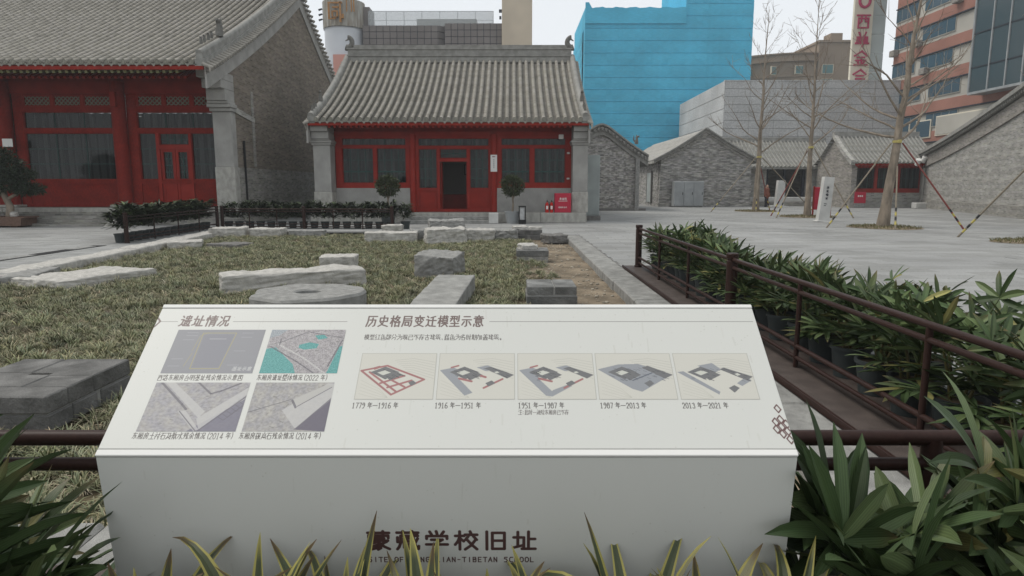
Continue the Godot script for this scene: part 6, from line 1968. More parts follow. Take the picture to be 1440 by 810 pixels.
func build_board() -> void:
	var W := 1.7904; var X0 := -1.0616
	var o := thing("information_board", "sloping white information board with plans and photographs, foreground", "sign board", V(-0.166, 0, -1.8))
	var side := Transform3D(Basis(V(0, 0, 1), V(0, 1, 0), V(-1, 0, 0)), Vector3.ZERO)
	# body, leaning in towards its foot
	var g := Geo.new()
	g.prism(P2([-1.621, 0.9165, -1.7185, 0.012, -1.96, 0.012, -2.0, 1.2285]), -(X0 + W) + 0.0015, -X0 - 0.0015, side)
	wpart("body", g, M.boardside, o)
	var t := Transform3D(Basis(V(1, 0, 0), V(0, 0.6333, -0.7739), V(0, 0.7739, 0.6333)), V(X0, 0.9224, -1.6165))
	g = Geo.new()
	g.cbx(V(0, 0.0195, -0.011), V(W, 0.4905, 0.0), 0.0012, t)
	var top := wpart("top_panel", g, M.board, o)
	g = Geo.new()
	g.cbx(V(-0.001, 0.0, -0.012), V(W + 0.001, 0.0182, 0.0012), 0.002, t)
	wpart("front_trim", g, M.white, top)
	g = Geo.new()
	g.cbx(V(-0.001, 0.4932, -0.012), V(W + 0.001, 0.5076, 0.0012), 0.002, t)
	wpart("back_trim", g, M.white, top)
	g = Geo.new()
	g.bx(0.002, W - 0.002, 0.0, 0.506, -0.0125, -0.006, t)
	wpart("groove_backing", g, M.groove, top)
	# printed sheet on the slope
	var K := 1144.0
	var im := Image.create(2048, 541, false, Image.FORMAT_RGB8)
	im.fill(Color.WHITE)
	var brown := Color(0.55, 0.48, 0.475); var ink := Color(0.46, 0.44, 0.44); var soft := Color(0.55, 0.53, 0.53)
	write(im, "遗址情况", 80, 31, 43.5, 48, 5.4, brown, 0.05, 0.86)
	write(im, "历史格局变迁模型示意", 717, 31, 40.6, 50, 5.2, brown, 0.04, 0.84)
	line_on(im, [6 / 2048.0, 58 / 541.0, 72 / 2048.0, 58 / 541.0], 1.8, soft); line_on(im, [262 / 2048.0, 58 / 541.0, 651 / 2048.0, 58 / 541.0], 1.8, soft); line_on(im, [1138 / 2048.0, 58 / 541.0, 2038 / 2048.0, 58 / 541.0], 1.8, soft)
	line_on(im, [-0.006, 0.05, 0.006, 0.106, 0.0, 0.15], 6.0, brown)
	write(im, "模型红色部分为现已不存古建筑、蓝色为各时期加盖建筑。", 720, 114, 18.4, 23, 1.9, Color(0.46, 0.44, 0.44), 0.0, 0.84)
	write(im, "西路东厢房台明基址残余情况示意图", 86, 278, 17.0, 22, 1.6, Color(0.34, 0.32, 0.32), 0.0, 0.84)
	write(im, "东厢房遗址整体情况（2022 年）", 402, 278, 16.3, 22, 1.6, Color(0.34, 0.32, 0.32), 0.0, 0.84)
	write(im, "东厢房土衬石及散水残余情况（2014 年）", 84, 488, 16.9, 22, 1.6, Color(0.34, 0.32, 0.32), 0.0, 0.84)
	write(im, "东厢房砚窝石残余情况（2014 年）", 402, 488, 16.5, 22, 1.6, Color(0.34, 0.32, 0.32), 0.0, 0.84)
	var ys := ["1779 年—1916 年", "1916 年—1951 年", "1951 年—1987 年", "1987 年—2013 年", "2013 年—2021 年"]
	for i in 5: write(im, ys[i], [722, 977, 1234, 1487, 1740][i], 382, 16.4, 21, 2.0, Color(0.38, 0.36, 0.36), 0.0, 0.84)
	write(im, "注：此时一进院东厢房已不存", 1234, 409, 12.3, 17, 1.5, soft, 0.04, 0.84)
	# woven knot pattern cut by the right edge
	for q in [[0, 0], [1, 0], [0, 1], [1, 1], [2, 1], [1, 2], [0, -1], [2, 2], [2, 0]]:
		if q == [2, 0] or q == [0, -1]: continue
		var c := Vector2(2012 + q[0] * 17 - q[1] * 3, 452 + q[1] * 25 - q[0] * 9)
		for e in [[-9, -3, 1, -14], [1, -14, 10, 3], [10, 3, 0, 14], [0, 14, -9, -3]]: dab(im, c + Vector2(e[0], e[1]), c + Vector2(e[2], e[3]), 4.0, Color(0.5, 0.38, 0.38))
	for c in [Vector2(2030, 405), Vector2(2040, 512)]:
		for e in [[-9, -3, 1, -14], [1, -14, 10, 3], [10, 3, 0, 14], [0, 14, -9, -3]]: dab(im, c + Vector2(e[0], e[1]), c + Vector2(e[2], e[3]), 4.0, Color(0.5, 0.38, 0.38))
	dust(im, 5, 420)
	g = Geo.new()
	var n := 0.0005
	g.quad(t * V(0.0015, 0.0205, n), t * V(W - 0.0015, 0.0205, n), t * V(W - 0.0015, 0.4895, n), t * V(0.0015, 0.4895, n))
	wpart("printed_text", g, print_mat("board_print", im, Color(0.545, 0.545, 0.51), 0.42), top)
	var rects := [[0.078, 0.335, 0.253, 0.408], [0.354, 0.572, 0.253, 0.408], [0.079, 0.339, 0.069, 0.222], [0.355, 0.571, 0.069, 0.222]]
	for i in 4:
		g = Geo.new()
		var r: Array = rects[i]
		g.quad(t * V(r[0], r[2], 0.001), t * V(r[1], r[2], 0.001), t * V(r[1], r[3], 0.001), t * V(r[0], r[3], 0.001))
		var ph := wpart("printed_photo", g, print_mat("photo_print_%d" % i, photo_print(i), Color(0.535, 0.535, 0.53)), top)
		ph.set_meta("label", ["grey site plan with thin yellow outline", "excavation photograph with teal sheeting", "pale photograph of stone corner foundations", "pale photograph of a long stone slab"][i])
	for i in 5:
		g = Geo.new()
		var x: float = [0.633, 0.855, 1.077, 1.298, 1.52][i]
		g.quad(t * V(x, 0.167, 0.001), t * V(x + 0.2145, 0.167, 0.001), t * V(x + 0.2145, 0.322, 0.001), t * V(x, 0.322, 0.001))
		var pl := wpart("printed_plan", g, print_mat("plan_print_%d" % i, plan_print(i), Color(0.545, 0.545, 0.51)), top)
		pl.set_meta("label", ["model view with mostly red outline walls", "model view with red and blue wings", "model view with blue wing closing the corner", "model view filled with blue buildings", "model view with open centre and no red"][i])
	# front face with the name
	im = Image.create(2048, 1041, false, Image.FORMAT_RGB8)
	im.fill(Color.WHITE)
	var dk := Color(0.39, 0.28, 0.28)
	for i in 6:
		for pl in NAME_STROKES[i]:
			for j in range(0, pl.size() - 2, 2): dab(im, Vector2(776 + i * 88.2 + pl[j] * 0.7, 244 + pl[j + 1] * 0.66), Vector2(776 + i * 88.2 + pl[j + 2] * 0.7, 244 + pl[j + 3] * 0.66), 9.4, dk)
	var en := "SITE OF MONGOLIAN-TIBETAN SCHOOL"
	for i in en.length(): glyph(im, en[i], 777 + i * 15.9, 334, 11, 18, 3.0, dk, 0.0)
	dust(im, 6, 380)
	g = Geo.new()
	var f0 := V(X0 + 0.002, 0.9155, -1.6185); var f1 := V(X0 + 0.002, 0.014, -1.7155)
	var wx := V(W - 0.004, 0, 0)
	g.quad(f1, f1 + wx, f0 + wx, f0)
	wpart("front_panel", g, print_mat("front_print", im, Color(0.545, 0.545, 0.51), 0.5), o)

# ---- railings ----------------------------------------------------------
func railing(label: String, pts: Array, spaces: int, base_w: Array, y0: float, plain_plate := true) -> Node3D:
	var mid: Vector3 = (pts[0] + pts[-1]) / 2
	var o := thing("railing", label, "railing", mid, 0.0, "dark brown metal railings round the lawn")
	for p in pts:
		var g := Geo.new()
		g.lathe([Vector2(0.075, y0), Vector2(0.075, y0 + 0.03), Vector2(0.062, y0 + 0.035), Vector2(0.062, 0.775), Vector2(0.056, 0.78), Vector2(0.056, 0.8), Vector2(0.066, 0.805), Vector2(0.068, 0.85), Vector2(0.06, 0.862), Vector2(0, 0.865)], 20, p)
		wpart("post", g, M.iron, o)
	for i in pts.size() - 1:
		var a: Vector3 = pts[i]; var b: Vector3 = pts[i + 1]
		for r in [[0.745, 0.0235], [0.655, 0.02], [0.185, 0.02], [0.085, 0.018]]:
			var g := Geo.new()
			g.tube([a + V(0, r[0] + y0, 0), b + V(0, r[0] + y0, 0)], [r[1], r[1]], 12, false)
			wpart("rail", g, M.iron, o)
		for k in range(1, spaces):
			var p := a.lerp(b, float(k) / spaces)
			var g := Geo.new()
			g.tube([p + V(0, y0, 0), p + V(0, 0.74 + y0, 0)], [0.021, 0.021], 10, false)
			wpart("baluster", g, M.iron, o)
	return o
func build_fences() -> void:
	var o := railing("dark brown railing running along the right row of potted palms", [V(2.47, 0, -13.0), V(2.47, 0, -7.45), V(2.47, 0, -2.08)], 3, [], 0.045)
	var g := Geo.new()
	g.bx(2.215, 3.25, 0.0, 0.04, -13.25, -1.6)
	wpart("base_plate", g, M.ironplate, o)
	g = Geo.new()
	g.cbx(V(2.2, 0.0, -13.27), V(2.225, 0.052, -1.6), 0.003)
	wpart("plate_edge", g, M.iron, o)
	# front railing behind the board
	o = thing("railing", "thick dark brown rails passing behind the information board", "railing", V(-1, 0, -2.08), 0.0, "dark brown metal railings round the lawn")
	for r in [[0.79, 0.0255], [0.7, 0.022], [0.23, 0.02], [0.13, 0.018]]:
		g = Geo.new()
		g.tube([V(-9.0, r[0], -2.08), V(2.41, r[0], -2.08)], [r[1], r[1]], 14, false)
		wpart("rail", g, M.iron, o)
	for x in [1.37, -0.48, -2.33, -4.18, -6.0]:
		g = Geo.new()
		g.tube([V(x, 0.04, -2.08), V(x, 0.79, -2.08)], [0.032, 0.032], 12, false)
		wpart("baluster", g, M.iron, o)
	g = Geo.new()
	g.bx(-9.0, 2.2, 0.0, 0.04, -2.58, -1.9)
	wpart("base_plate", g, M.ironplate, o)
	railing("dark railing on the far left side of the lawn, seen aslant", [V(-10.95, 0, -19.0), V(-11.2, 0, -25.5)], 4, [], 0.0)
	railing("dark railing across the back of the lawn before potted plants", [V(-11.05, 0, -25.6), V(-7.9, 0, -25.5), V(-4.5, 0, -25.2)], 3, [], 0.0)

# ---- plants ------------------------------------------------------------
var fans := []
var big_fans := []
func fan_mesh(sd: int, scale: float, tone: float) -> ArrayMesh:
	var q := RandomNumberGenerator.new()
	q.seed = sd
	var g := Geo.new()
	var pl := q.randf_range(0.16, 0.26) * scale
	var hub := V(0, pl * 0.72, pl * 0.6)
	g.col = Color(0.06, 0.085, 0.03) * tone
	g.tube([V(0, 0, 0), V(0, pl * 0.45, pl * 0.2), hub], [0.006 * scale, 0.005 * scale, 0.004 * scale], 5, false)
	var d := V(0, q.randf_range(0.5, 1.3), 0.7).normalized()
	var up := V(1, 0, 0).cross(d)
	if up.y < 0: up = -up
	var n := q.randi_range(6, 9)
	for i in n:
		var a := lerpf(-1.75, 1.75, float(i) / (n - 1)) + q.randf_range(-0.1, 0.1)
		var dir := (d * cos(a) + V(1, 0, 0) * sin(a) + up * q.randf_range(-0.1, 0.35)).normalized()
		var L := q.randf_range(0.21, 0.3) * scale * (1.0 - 0.22 * absf(a) / 1.75)
		var s := q.randf_range(0.75, 1.3) * tone
		var c := Color(0.052, 0.08, 0.034) * s
		if q.randf() < 0.25: c = Color(0.1, 0.135, 0.06) * s
		if q.randf() < 0.06: c = Color(0.2, 0.19, 0.075) * s
		var tip := c
		if q.randf() < 0.25: tip = Color(0.16, 0.12, 0.06)
		g.blade(hub, dir, (up - dir * up.dot(dir)).normalized(), L, q.randf_range(0.032, 0.05) * scale, q.randf_range(0.3, 2.8) / scale, 6, 0.25, q.randf_range(0.2, 0.5), c, c * 1.25, tip)
	return g.mesh()
func pot_parts(o: Node3D, r: float, h: float) -> void:
	var g := Geo.new()
	g.lathe([Vector2(0, 0), Vector2(r * 0.78, 0), Vector2(r * 0.97, h * 0.9), Vector2(r * 1.06, h * 0.9), Vector2(r * 1.06, h), Vector2(r * 0.93, h), Vector2(r * 0.9, h * 0.86)], 22)
	var p := part("pot", g, M.pot, o)
	g = Geo.new()
	g.lathe([Vector2(r * 0.91, h * 0.88), Vector2(0, h * 0.9)], 22)
	part("potting_soil", g, M.potsoil, p)
func palm(at: Vector3, label: String, group: String, sd: int, height: float, leaves: int, set_: Array, pr: float, ph: float, spread := 1.0, called := "potted_palm") -> Node3D:
	var q := RandomNumberGenerator.new()
	q.seed = sd
	var o := thing(called, label, "potted plant", at, 0.0, group)
	pot_parts(o, pr, ph)
	var canes := []
	var g := Geo.new()
	for i in q.randi_range(4, 6):
		var a := q.randf() * TAU; var r := q.randf_range(0.0, pr * 0.6)
		var base := V(cos(a) * r, ph * 0.85, sin(a) * r)
		var top := base + V(cos(a) * 0.06, (height - ph) * q.randf_range(0.4, 0.72), sin(a) * 0.06)
		g.col = Color(0.09, 0.075, 0.035)
		g.tube([base, base.lerp(top, 0.5) + V(0.01, 0, 0), top], [0.011, 0.011, 0.008], 6)
		canes.append([base, top])
	part("canes", g, M.leaf, o)
	for i in leaves:
		var c: Array = canes[q.randi() % canes.size()]
		var t := q.randf_range(0.04, 1.0)
		var p: Vector3 = c[0].lerp(c[1], t)
		var leaf := inst("leaf", set_[q.randi() % set_.size()], M.leaf, o)
		var tilt := lerpf(1.1, -0.35, t) * q.randf_range(0.5, 1.15)
		var b := Basis(Vector3.UP, q.randf() * TAU) * Basis(Vector3.RIGHT, tilt)
		var s := q.randf_range(0.8, 1.12) * spread
		leaf.transform = Transform3D(b.scaled_local(V(s, s, s)), p)
	return o
func strap_plant(at: Vector3, label: String, sd: int, n: int, L: float, lean0: float) -> void:
	var q := RandomNumberGenerator.new()
	q.seed = sd
	var o := thing("variegated_plant", label, "potted plant", at, 0.0, "yellow-edged strap-leaved plants before the board")
	pot_parts(o, 0.1, 0.44)
	for i in n:
		var g := Geo.new()
		var a := q.randf() * TAU
		var lean := q.randf_range(0.15, 1.05) + lean0
		var d := V(cos(a) * sin(lean), cos(lean), sin(a) * sin(lean) * 0.7).normalized()
		var up := (V(-cos(a), 0.9, -sin(a)) - d * d.dot(V(-cos(a), 0.9, -sin(a)))).normalized()
		var s := q.randf_range(0.75, 1.15)
		var edge := Color(0.4, 0.36, 0.12) * s; var mid := Color(0.085, 0.1, 0.06) * s
		if q.randf() < 0.25: mid = Color(0.26, 0.25, 0.16) * s
		var tip := Color(0.12, 0.075, 0.045) if q.randf() < 0.6 else edge
		var W := q.randf_range(0.034, 0.056); var LL := L * q.randf_range(0.7, 1.12)
		var p := V(cos(a) * 0.03, 0.41, sin(a) * 0.03)
		var bend := q.randf_range(0.5, 7.0)
		variegated(g, p, d, up, LL, W, bend, edge, mid, tip, q)
		part("leaf", g, M.leaf, o)
# strap leaf in four lengthwise strips: yellow margins, green-grey middle
func variegated(g: Geo, p: Vector3, d: Vector3, up: Vector3, L: float, W: float, bend: float, edge: Color, mid: Color, tip: Color, q: RandomNumberGenerator) -> void:
	var seg := 10
	var side := d.cross(up).normalized()
	var rows := []
	var tw := q.randf_range(-0.5, 0.5)
	for i in seg + 1:
		var s := float(i) / seg
		var w := W * 0.5 * minf(1.0, 0.55 + s * 1.5) * pow(clampf((1.0 - s) * 1.9, 0.0, 1.0), 0.75)
		w = maxf(w, 0.0006)
		var f := side.cross(d).normalized()
		var r := []
		for k in [-1.0, -0.62, 0.0, 0.62, 1.0]: r.append(p + side * w * k + f * w * 0.42 * absf(k))
		var dry := smoothstep(0.8, 0.97, s)
		rows.append([r, f, edge.lerp(tip, dry), mid.lerp(tip, dry), side])
		p += d * L / seg
		d = (d + Vector3.DOWN * bend * L / seg * (0.3 + s * 1.6)).normalized()
		side = (side.rotated(d, tw / seg) - d * side.dot(d)).normalized()
	for i in seg:
		var A: Array = rows[i]; var B: Array = rows[i + 1]
		for k in 4:
			var c0: Color = A[2] if k in [0, 3] else A[3]; var c1: Color = B[2] if k in [0, 3] else B[3]
			var na: Vector3 = (A[1] + A[4] * (0.42 if k < 2 else -0.42)).normalized(); var nb: Vector3 = (B[1] + B[4] * (0.42 if k < 2 else -0.42)).normalized()
			g.quadn(A[0][k], A[0][k + 1], B[0][k + 1], B[0][k], na, na, nb, nb, c0, c0, c1, c1)

func leaf_ball(at: Vector3, rad: Vector3, n: int, sd: int, L: float, W: float, c: Color, hollow := 0.55) -> Geo:
	var q := RandomNumberGenerator.new()
	q.seed = sd
	var f := FastNoiseLite.new()
	f.seed = sd; f.frequency = 1.3
	var g := Geo.new()
	for i in n:
		var d := V(q.randfn(), q.randfn(), q.randfn()).normalized()
		var k := lerpf(hollow, 1.0, sqrt(q.randf())) * (1.0 + 0.45 * f.get_noise_3d(d.x * 1.6, d.y * 1.6, d.z * 1.6))
		if f.get_noise_3d(d.x * 2.5 + 9, d.y * 2.5, d.z * 2.5) < -0.22: continue
		var p := at + d * rad * k
		var dir := (d + V(q.randfn(), q.randfn() + 0.2, q.randfn()) * 0.6).normalized()
		var up := V(q.randfn(), 1.2 + q.randfn(), q.randfn())
		up = (up - dir * up.dot(dir)).normalized()
		var s := q.randf_range(0.6, 1.4)
		g.blade(p, dir, up, L * q.randf_range(0.7, 1.2), W, 2.0, 2, 0.0, 0.3, c * s, c * s * 1.15, c * s)
	return g

func build_plants() -> void:
	for i in 14: fans.append(fan_mesh(500 + i, 0.92 + 0.04 * (i % 5), 0.85 + 0.16 * (i % 4)))
	for i in 12: big_fans.append(fan_mesh(600 + i, 1.18, 0.9 + 0.1 * (i % 3)))
	# palms along the right railing: front row by the rail, back row behind it
	var grp := "potted palms in rows along the right railing"
	for i in 22:
		var z := -12.75 + i * 0.46
		palm(V(2.8 + rng.randf_range(-0.03, 0.03), 0.042, z), "%s potted palm from the far post, row against right railing" % ORDS[i], grp, 700 + i, rng.randf_range(0.62, 0.88), 27, fans, 0.155, 0.26)
	for i in 16:
		var z := -12.6 + i * 0.62
		palm(V(3.34 + rng.randf_range(-0.05, 0.05), 0.002, z), "%s potted palm from the far end, outer row on the plaza side" % ORDS[i], grp, 800 + i, rng.randf_range(0.66, 0.95), 20, fans, 0.155, 0.26)
	# palms close to the camera
	palm(V(-1.3, 0.0, -1.52), "large dark palm in the left foreground beside the board", "palms flanking the board", 901, 0.9, 36, big_fans, 0.15, 0.26)
	palm(V(-1.62, 0.0, -1.75), "second large palm at the extreme left edge of the foreground", "palms flanking the board", 902, 0.84, 30, big_fans, 0.15, 0.26)
	palm(V(1.03, 0.0, -1.66), "large palm just right of the board in the foreground", "palms flanking the board", 903, 0.78, 30, big_fans, 0.15, 0.26)
	palm(V(1.5, 0.0, -1.72), "large palm in the lower right corner of the foreground", "palms flanking the board", 904, 0.86, 34, big_fans, 0.15, 0.26)
	palm(V(1.26, 0.0, -1.38), "nearest foreground palm at the lower right, below the rails", "palms flanking the board", 905, 0.66, 26, big_fans, 0.14, 0.26)
	# yellow-edged plants before the board
	var xs := [-0.88, -0.62, -0.42, -0.2, -0.05, 0.1, 0.3, 0.46, 0.66]
	var names := ["leftmost", "second from left", "third from left", "fourth from left", "middle", "fourth from right", "third from right", "second from right", "rightmost"]
	for i in 9:
		strap_plant(V(xs[i], 0.0, -1.45 + rng.randf_range(-0.04, 0.05)), "%s of the yellow-edged strap-leaved plants before the board" % names[i], 950 + i, [12, 20, 17, 19, 19, 18, 18, 17, 17][i], [0.36, 0.42, 0.38, 0.33, 0.34, 0.35, 0.4, 0.4, 0.38][i], 0.0)
	# dense potted plants behind the far railings
	var protos := []
	for k in 3:
		var g := Geo.new()
		var q := RandomNumberGenerator.new()
		q.seed = 40 + k
		for i in 46:
			var a := q.randf() * TAU
			var p := V(cos(a) * q.randf_range(0.02, 0.14), q.randf_range(0.3, 0.7), sin(a) * q.randf_range(0.02, 0.14))
			for j in 6:
				var b := a + q.randf_range(-1.5, 1.5)
				var d := V(cos(b), q.randf_range(-0.1, 1.0), sin(b)).normalized()
				var s := q.randf_range(0.6, 1.4)
				var c := Color(0.03, 0.045, 0.018) * s
				if q.randf() < 0.12: c = Color(0.09, 0.12, 0.05) * s
				g.blade(p, d, (V(-cos(b), 0.8, -sin(b)) - d * d.dot(V(-cos(b), 0.8, -sin(b)))).normalized(), q.randf_range(0.15, 0.26), 0.036, 3.0, 3, 0.3, 0.3, c, c * 1.2, c)
		protos.append(g.mesh())
	var gr := "dark potted shrubs behind the far railings"
	for i in 14:
		var t := i / 13.0
		var o := thing("potted_shrub", "%s dark potted shrub from the near end, left railing" % ORDS[i], "potted plant", V(-11.25, 0, -19.2).lerp(V(-11.6, 0, -25.4), t), rng.randf() * TAU, gr)
		pot_parts(o, 0.16, 0.26)
		var f := inst("foliage", protos[i % 3], M.leaf, o)
		f.scale = V(1.6, rng.randf_range(1.3, 1.5), 1.6)
	for i in 16:
		var t := i / 15.0
		var o := thing("potted_shrub", "%s dark potted shrub from the left, back railing" % ORDS[i], "potted plant", V(-11.0, 0, -26.05).lerp(V(-4.65, 0, -25.65), t), rng.randf() * TAU, gr)
		pot_parts(o, 0.16, 0.26)
		var f := inst("foliage", protos[i % 3], M.leaf, o)
		f.scale = V(1.35, rng.randf_range(1.25, 1.42), 1.35)
	var o := thing("potted_shrub", "bushier potted shrub right of the back railing's end post", "potted plant", V(-4.05, 0, -25.5), 0.0, gr)
	pot_parts(o, 0.18, 0.28)
	var f := inst("foliage", protos[0], M.leaf, o)
	f.scale = V(1.4, 1.3, 1.4)
	# two small round-crowned trees in pots by the central hall
	for k in 2:
		var at := V(-5.35, 0, -29.0) if k == 0 else V(0.02, 0, -29.3)
		o = thing("potted_tree", ["small round-crowned potted tree left of the central steps", "small round-crowned tree in grey pot right of the central steps"][k], "potted tree", at, 0.0, "round-crowned potted trees before the central hall")
		var g := Geo.new()
		g.lathe([Vector2(0, 0), Vector2(0.25, 0), Vector2(0.33, 0.48), Vector2(0.35, 0.48), Vector2(0.35, 0.53), Vector2(0.3, 0.53), Vector2(0.29, 0.45), Vector2(0, 0.46)], 24)
		part("pot", g, M.steel if k == 1 else M.pot, o)
		g = Geo.new()
		var base := V(0, 0.45, 0)
		g.tube([base, V(0.03, 0.8, 0), V(0.0, 1.2, 0.02), V(0.04, 1.55, 0)], [0.05, 0.042, 0.036, 0.025], 8)
		for i in 6:
			var a := TAU * i / 6 + 0.3
			g.tube([V(0.01, 1.0 + 0.05 * i, 0), V(cos(a) * 0.18, 1.35 + 0.03 * i, sin(a) * 0.18), V(cos(a) * 0.36, 1.6, sin(a) * 0.36)], [0.024, 0.017, 0.008], 6)
		part("trunk", g, M.bark, o)
		part("crown", leaf_ball(V(0, 1.62, 0), V(0.5, 0.44, 0.5), 2600, 31 + k, 0.1, 0.05, Color(0.06, 0.075, 0.036), 0.3), M.leaf, o)
	# bonsai pine in a clay tray
	o = thing("bonsai_pine", "large dark bonsai pine in a clay tray, left edge", "bonsai", V(-20.25, 0, -26.75))
	var g := Geo.new()
	g.prism(P2([-0.95, 0.06, 0.95, 0.06, 1.02, 0.36, 1.1, 0.36, 1.1, 0.42, -1.1, 0.42, -1.1, 0.36, -1.02, 0.36]), -0.45, 0.45)
	for s in [-0.7, 0.5]: g.bx(s, s + 0.25, 0, 0.06, -0.35, 0.35)
	part("tray", g, M.clay, o)
	g = Geo.new()
	g.tube([V(0.25, 0.4, 0), V(0.35, 0.8, 0.05), V(0.1, 1.3, 0), V(-0.15, 1.8, 0.05), V(0.0, 2.4, 0), V(-0.1, 2.8, 0)], [0.16, 0.13, 0.11, 0.09, 0.06, 0.03], 9)
	g.tube([V(0.25, 1.1, 0), V(0.8, 1.35, 0.15), V(1.15, 1.45, 0.1)], [0.07, 0.05, 0.02], 7)
	g.tube([V(-0.1, 1.7, 0), V(0.5, 1.95, -0.1), V(0.9, 2.05, -0.1)], [0.06, 0.04, 0.02], 7)
	g.tube([V(0.0, 1.4, 0), V(-0.6, 1.6, 0.1), V(-1.0, 1.65, 0.1)], [0.06, 0.04, 0.02], 7)
	part("trunk", g, M.bark, o)
	for r in [[-0.5, 0.45, 0.1, 0.5], [-0.15, 0.42, 0.2, 0.35], [0.55, 0.4, 0.15, 0.3]]:
		var rk := inst("rock", rock(V(r[3], r[3] * 0.9, r[3] * 0.8), int(r[0] * 100) + 200, 0.12, 0.08, 8), M.palestone, o)
		rk.position = V(r[0], r[1] + r[3] * 0.3, r[2])
	for c in [[0.0, 2.85, 0.65, 0.28], [0.45, 2.45, 0.6, 0.26], [-0.5, 2.4, 0.7, 0.3], [0.85, 2.05, 0.55, 0.22], [-0.2, 2.0, 0.75, 0.28], [1.1, 1.5, 0.6, 0.22], [0.35, 1.65, 0.65, 0.24], [-0.9, 1.75, 0.6, 0.26], [-0.6, 1.35, 0.6, 0.22]]:
		part("needle_pad", leaf_ball(V(c[0], c[1], 0.05), V(c[2], c[3], c[2] * 0.8), 1100, int(c[0] * 91 + c[1] * 37) + 500, 0.17, 0.05, Color(0.028, 0.042, 0.022), 0.15), M.leaf, o)

# ---- bare trees --------------------------------------------------------
func bare_tree(label: String, at: Vector3, top: Vector3, r0: float, first: float, limbs: int, reach: float, sd: int, extra: Array) -> void:
	var q := RandomNumberGenerator.new()
	q.seed = sd
	var o := thing("bare_tree", label, "tree", at, 0.0, "leafless young trees on the plaza")
	var pts := []; var rr := []
	var H := top.y
	for i in 15:
		var t := i / 14.0
		var p := V(top.x * t, H * t, top.z * t) + V(q.randf_range(-1, 1), 0, q.randf_range(-1, 1)) * 0.05 * t * (2.0 - t)
		pts.append(p)
		rr.append(maxf(r0 * pow(1.0 - t * 0.97, 1.2) * (1.25 if i == 0 else 1.0), 0.008))
	var g := Geo.new()
	g.tube(pts, rr, 12)
	part("trunk", g, M.bark, o)
	var items := []
	for i in limbs:
		var t := lerpf(first / H, 0.96, pow((i + 0.5) / limbs, 0.9))
		items.append([t, i * 2.4 + q.randf_range(-0.5, 0.5), q.randf_range(0.4, 0.95) + 0.2 * t, reach * 1.35 * pow(1.05 - t, 0.8) * q.randf_range(0.6, 1.15) + 0.3])
	items.append_array(extra)
	for it in items:
		var f: float = it[0] * 14.0
		var k := mini(int(f), 13)
		var p: Vector3 = pts[k].lerp(pts[k + 1], f - k)
		var rb: float = lerpf(rr[k], rr[k + 1], f - k)
		var L: float = it[3]
		var el: float = it[2]
		var d := V(cos(it[1]) * cos(el), sin(el), -sin(it[1]) * cos(el))
		g = Geo.new()
		var lp := [p]; var lr := [minf(rb * 0.42, 0.014 + L * 0.011)]
		var n := 8
		for j in n:
			d = (d + V(q.randfn() * 0.1, q.randfn() * 0.08 + 0.05, q.randfn() * 0.1)).normalized()
			p += d * L / n
			lp.append(p); lr.append(maxf(lr[0] * (1.0 - (j + 1.0) / n * 0.88), 0.007))
		g.tube(lp, lr, 6)
		for j in int(2 + L * 1.8):
			var s := q.randf_range(0.25, 0.98)
			var fi := s * n
			var ki := mini(int(fi), n - 1)
			var tp: Vector3 = lp[ki].lerp(lp[ki + 1], fi - ki)
			var td := (d * 1.2 + V(q.randfn(), q.randfn() * 0.5 + 0.3, q.randfn()) * 0.7).normalized()
			var tl := q.randf_range(0.3, 1.0) * (0.6 + L * 0.2)
			var m := tp + td * tl * 0.5 + V(q.randfn(), q.randfn(), q.randfn()) * 0.03
			var e := m + (td + V(0, 0.25, 0)).normalized() * tl * 0.5
			g.tube([tp, m, e], [0.011, 0.008, 0.0055], 4, false)
			if q.randf() < 0.6:
				var e2 := m + (td + V(q.randfn(), q.randfn(), q.randfn()) * 0.9).normalized() * tl * 0.5
				g.tube([m, e2], [0.008, 0.005], 4, false)
		part("limb", g, M.twig if L < 2.2 else M.bark, o)
func support_pole(label: String, a: Vector3, b: Vector3, mt: String) -> void:
	# from the foot a on the ground to the head b at the trunk
	var o := thing("support_pole", label, "pole", a, 0.0, "striped poles propping the bare trees")
	var d := (b - a)
	var L := d.length()
	d /= L
	var g := Geo.new()
	g.tube([V(0, 0, 0), d * L], [0.034, 0.03], 8)
	part("pole", g, M[mt], o)
	for i in 4:
		g = Geo.new()
		g.col = Color(0.42, 0.36, 0.1) if i % 2 == 0 else Color(0.03, 0.03, 0.03)
		g.tube([d * (0.2 + i * 0.19), d * (0.2 + (i + 1) * 0.19 - 0.06)], [0.0365, 0.036], 8)
		part("tape_band", g, M.tape, o)
func tree_pit(label: String, at: Vector3, rx: float, rz: float, sd: int) -> void:
	var o := thing("tree_pit", label, "tree pit", at, 0.0, "grassy soil rings round the bare trees")
	var q := RandomNumberGenerator.new()
	q.seed = sd
	var g := Geo.new()
	for i in 28:
		var a := TAU * i / 28; var b := TAU * (i + 1) / 28
		g.tri(V(0, 0.06, 0), V(cos(a) * rx, 0.006, -sin(a) * rz), V(cos(b) * rx, 0.006, -sin(b) * rz))
	part("soil", g, M.soil, o)
	g = Geo.new()
	for i in 900:
		var a := q.randf() * TAU; var r := sqrt(q.randf()) * 0.98
		var p := V(cos(a) * rx * r, 0.05 * (1 - r), sin(a) * rz * r)
		var s := q.randf_range(0.7, 1.3)
		var c := (Color(0.1, 0.1, 0.04) if q.randf() < 0.6 else Color(0.2, 0.17, 0.09)) * s
		g.blade(p, V(q.randfn() * 0.5, 1, q.randfn() * 0.5).normalized(), V(q.randfn(), 0.2, q.randfn()).normalized(), q.randf_range(0.06, 0.14), 0.02, 6, 2, 0.0, 0.2, c, c, c)
	part("grass", g, M.grass, o).set_meta("kind", "stuff")
